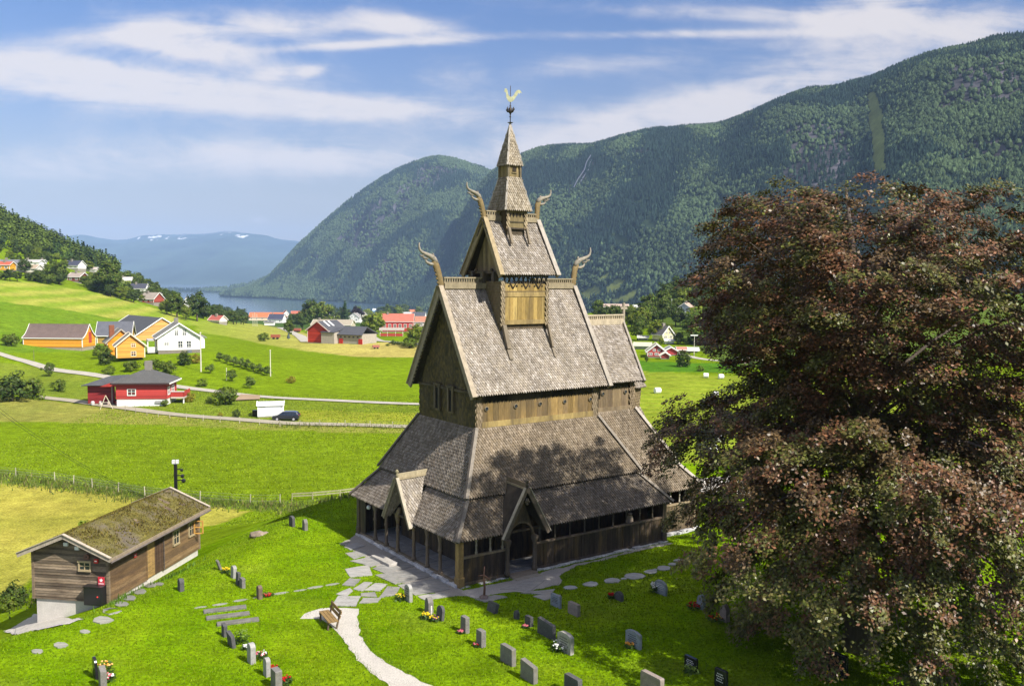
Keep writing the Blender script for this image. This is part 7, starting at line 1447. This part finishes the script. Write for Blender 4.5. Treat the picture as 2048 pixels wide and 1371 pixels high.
def blades(name, n, bx, hmin, hmax, wk, cols, label, ok):
    x = RNG.uniform(bx[0], bx[1], n); y = RNG.uniform(bx[2], bx[3], n); z = H(x, y); qx, qy = project(x, y, z); keep = ok(x, y, z, qx, qy) & (qx > -200) & (qx < 2250)
    for P in PATCHES: keep &= ~inpoly(qx, qy, P)
    x, y, z = x[keep], y[keep], z[keep]; m_ = len(x); h = RNG.uniform(hmin, hmax, m_); a = RNG.uniform(0, 6.28, m_); w = h * wk; lx = RNG.normal(0, .4, m_) * h; ly = RNG.normal(0, .4, m_) * h
    V = np.stack([np.stack([x - np.cos(a) * w, y - np.sin(a) * w, z - .02], 1), np.stack([x + np.cos(a) * w, y + np.sin(a) * w, z - .02], 1), np.stack([x + lx, y + ly, z + h], 1)], 1).reshape(-1, 3)
    t = fbm(x / 3, y / 3, 3, 17)[:, None]; c = np.array(cols); col = (c[0] * (1 - t) + c[1] * t) * RNG.uniform(.55, 1.45, (m_, 1))
    tag(np_mesh(name, V, np.arange(3 * m_).reshape(-1, 3), col, 'far_leaf'), label, kind='stuff')
blades('grass', 230000, (-30, 24, 35, 78), .04, .10, .42, [(.10, .20, .004), (.18, .24, .006)], 'short mown grass of the churchyard lawn', lambda x, y, z, qx, qy: inpoly(x, y, TOP) | (z > -1.8))
blades('grass', 150000, (-75, 70, 84, 190), .06, .20, .6, [(.115, .19, .006), (.21, .27, .012)], 'tufted grass of the meadow below the church', lambda x, y, z, qx, qy: (z < -5) & ~inpoly(qx, qy, [(-300, 955), (180, 985), (420, 1012), (500, 1022), (430, 1060), (-400, 1260)]) & (x < 8))

# ------------------------------------------------------------------ copper beech
def beech():
    KS = .88; X0, Y0 = 18.6 * KS, 47.0 * KS
    root = empty('copper_beech', (X0, Y0, 0), 0, 'huge copper beech with drooping dark purple foliage filling the right side', 'tree')
    prof_z = [-1.6, .6, 2.4, 4, 6, 7.5, 9.6, 11, 12.4, 14.5, 17, 19, 21, 22.2, 22.9]
    prof_r = [6.0, 7.8, 9.6, 10.2, 8.8, 10.2, 11.9, 7.6, 5.8, 8.4, 9.0, 8.4, 6.9, 4.8, 2.4]
    r = np.random.default_rng(5); C = []; N = []; K = []; S_ = []
    b = MB(); BK_ = (.8, .8, .85)
    b.tube([(0, 0, -3), (.1, 0, 1.5), (.0, .1, 4), (-.2, 0, 8), (-.6, 0, 13), (-1.2, 0, 19), (-1.6, 0, 22)], [1.0, .75, .62, .5, .36, .18, .05], 12, BK_)
    zk = lambda ob: (setattr(ob, 'scale', (KS, KS, KS)), setattr(ob, 'location', (0, 0, CZ * (1 - KS))))
    zk(b.build('trunk', 'bark', root, smooth=True))
    nb = 240
    for i in range(nb):
        t = (i + .5) / nb; z = -1.4 + 24.0 * t**.95; az = i * 2.39996 + r.uniform(-.25, .25)
        R_ = np.interp(z, prof_z, prof_r)
        right = math.cos(az); k = 1.0 + (.0 if right < 0 else (.34 + .42 * min(1, max(0, z - 11) / 6) * min(1, max(0, 21 - z) / 3)) * right); R_ *= k * r.uniform(.88, 1.04) * (1 + .06 * math.sin(az * 3 + z * .8))
        cx = -1.1 * max(0, (z - 8) / 14); end = np.array([math.cos(az) * R_ + cx, math.sin(az) * R_, z])
        zs = min(max(z * .62, .2) + (2.5 if z < 9 else 0), 19.5); st = np.array([cx * .5, 0, zs + (0 if z > 3 else 1.6)])
        lift = R_ * (.22 if z > 8 else .34)
        pts = []
        for s in np.linspace(0, 1, 9):
            p = st * (1 - s) + end * s; p[2] += lift * 4 * s * (1 - s) * .55; pts.append(p)
        pts = np.array(pts); rad = np.linspace(.13, .015, 9) * (1.2 - .5 * t)
        b = MB(); b.tube([tuple(p) for p in pts[:8]], list(rad[:8]), 5, BK_)
        if i % 3 == 0: zk(b.build('limb', 'bark', root, smooth=True))
        # sprays: flat, drooping fans along the outer part of the bough
        d = end - st; d[2] *= .3; d /= np.linalg.norm(d); side = np.array([-d[1], d[0], 0]); side /= np.linalg.norm(side)
        ns = int(6 + R_ * .95)
        for j in range(ns):
            s = 1 - r.uniform(0, 1)**1.6 * .62; p = st * (1 - s) + end * s; p = p.copy(); p[2] += lift * 4 * s * (1 - s) * .55
            wdt = (1 - abs(s - .72)) * R_ * .23; lat = r.normal(0, .5) * wdt; p += side * lat; p[2] -= abs(lat) * .25 + r.uniform(-.3, .5)
            p[2] = max(p[2], -1.9)
            n_ = int(r.uniform(105, 170)); fw = r.uniform(.55, 1.15); dirv = d * .8 + side * (.5 * np.sign(lat)) + np.array([0, 0, -.45 - .25 * (z < 9)]); dirv /= np.linalg.norm(dirv); sd = np.cross(dirv, [0, 0, 1]); sd /= max(np.linalg.norm(sd), .1)
            q = r.uniform(-.35, 1, n_)[:, None] * fw; lt = r.normal(0, .42, n_)[:, None] * fw * (1.05 - np.abs(q / fw - .2) * .6)
            c = p + dirv * q + sd * lt + np.array([0, 0, 1]) * r.normal(0, .13, n_)[:, None] - np.array([0, 0, 1]) * (lt**2) * .3
            nrm_ = np.cross(sd, dirv); nrm_ = nrm_ if nrm_[2] > 0 else -nrm_
            C.append(c); N.append(nrm_ + d * .35 + r.normal(0, .42, (n_, 3))); tone = r.uniform(0, 1)
            K.append(np.full(n_, tone)); S_.append(np.full(n_, 1.0))
    for j in range(150):      # young shoots filling the dome of the crown
        az = r.uniform(0, 6.283); z = r.uniform(15.5, 21.4); R_ = np.interp(z, prof_z, prof_r) * (1 + .7 * max(0, math.cos(az)) * min(1, max(0, 20 - z) / 2.5)) * r.uniform(.25, .92); n_ = int(r.uniform(90, 150))
        p = np.array([math.cos(az) * R_ - 1.0, math.sin(az) * R_, z - .16 * max(0, math.cos(az)) * R_]); q = r.normal(0, 1, (n_, 3)) * np.array([.62, .62, .26]); q[:, 2] -= .22 * (q[:, 0]**2 + q[:, 1]**2)
        C.append(p + q); N.append(np.array([math.cos(az) * .5, math.sin(az) * .5, .8]) + r.normal(0, .42, (n_, 3))); K.append(np.full(n_, r.uniform(0, 1)))
    C = np.concatenate(C); N = np.concatenate(N); K = np.concatenate(K); keep = C[:, 2] > -2.2; C, N, K = C[keep], N[keep], K[keep]
    P, Fq = leaf_quads(C, N, .092, .62); n = len(Fq)
    a = np.array((.088, .056, .024)); g = np.array((.082, .098, .016)); rd = np.array((.135, .062, .030)); u = r.uniform(0, 1, n)
    low = np.clip((10 - C[:, 2]) / 10, 0, 1)
    mixg = np.clip((K < .3 + .6 * low) * 1.0 * r.uniform(.3, 1, n), 0, 1)[:, None]; col = a * (1 - mixg) + g * mixg
    isr = ((K > .52 + .3 * low) & (u < .6))[:, None]; col = np.where(isr, rd, col) * (r.uniform(.35, 1.0, (n, 1))**1.5 * 1.9)
    o = np_mesh('crown', P, Fq, np.clip(col, .003, 1), 'copper_leaf', root); zk(o)
    print('beech leaves', n)
beech()
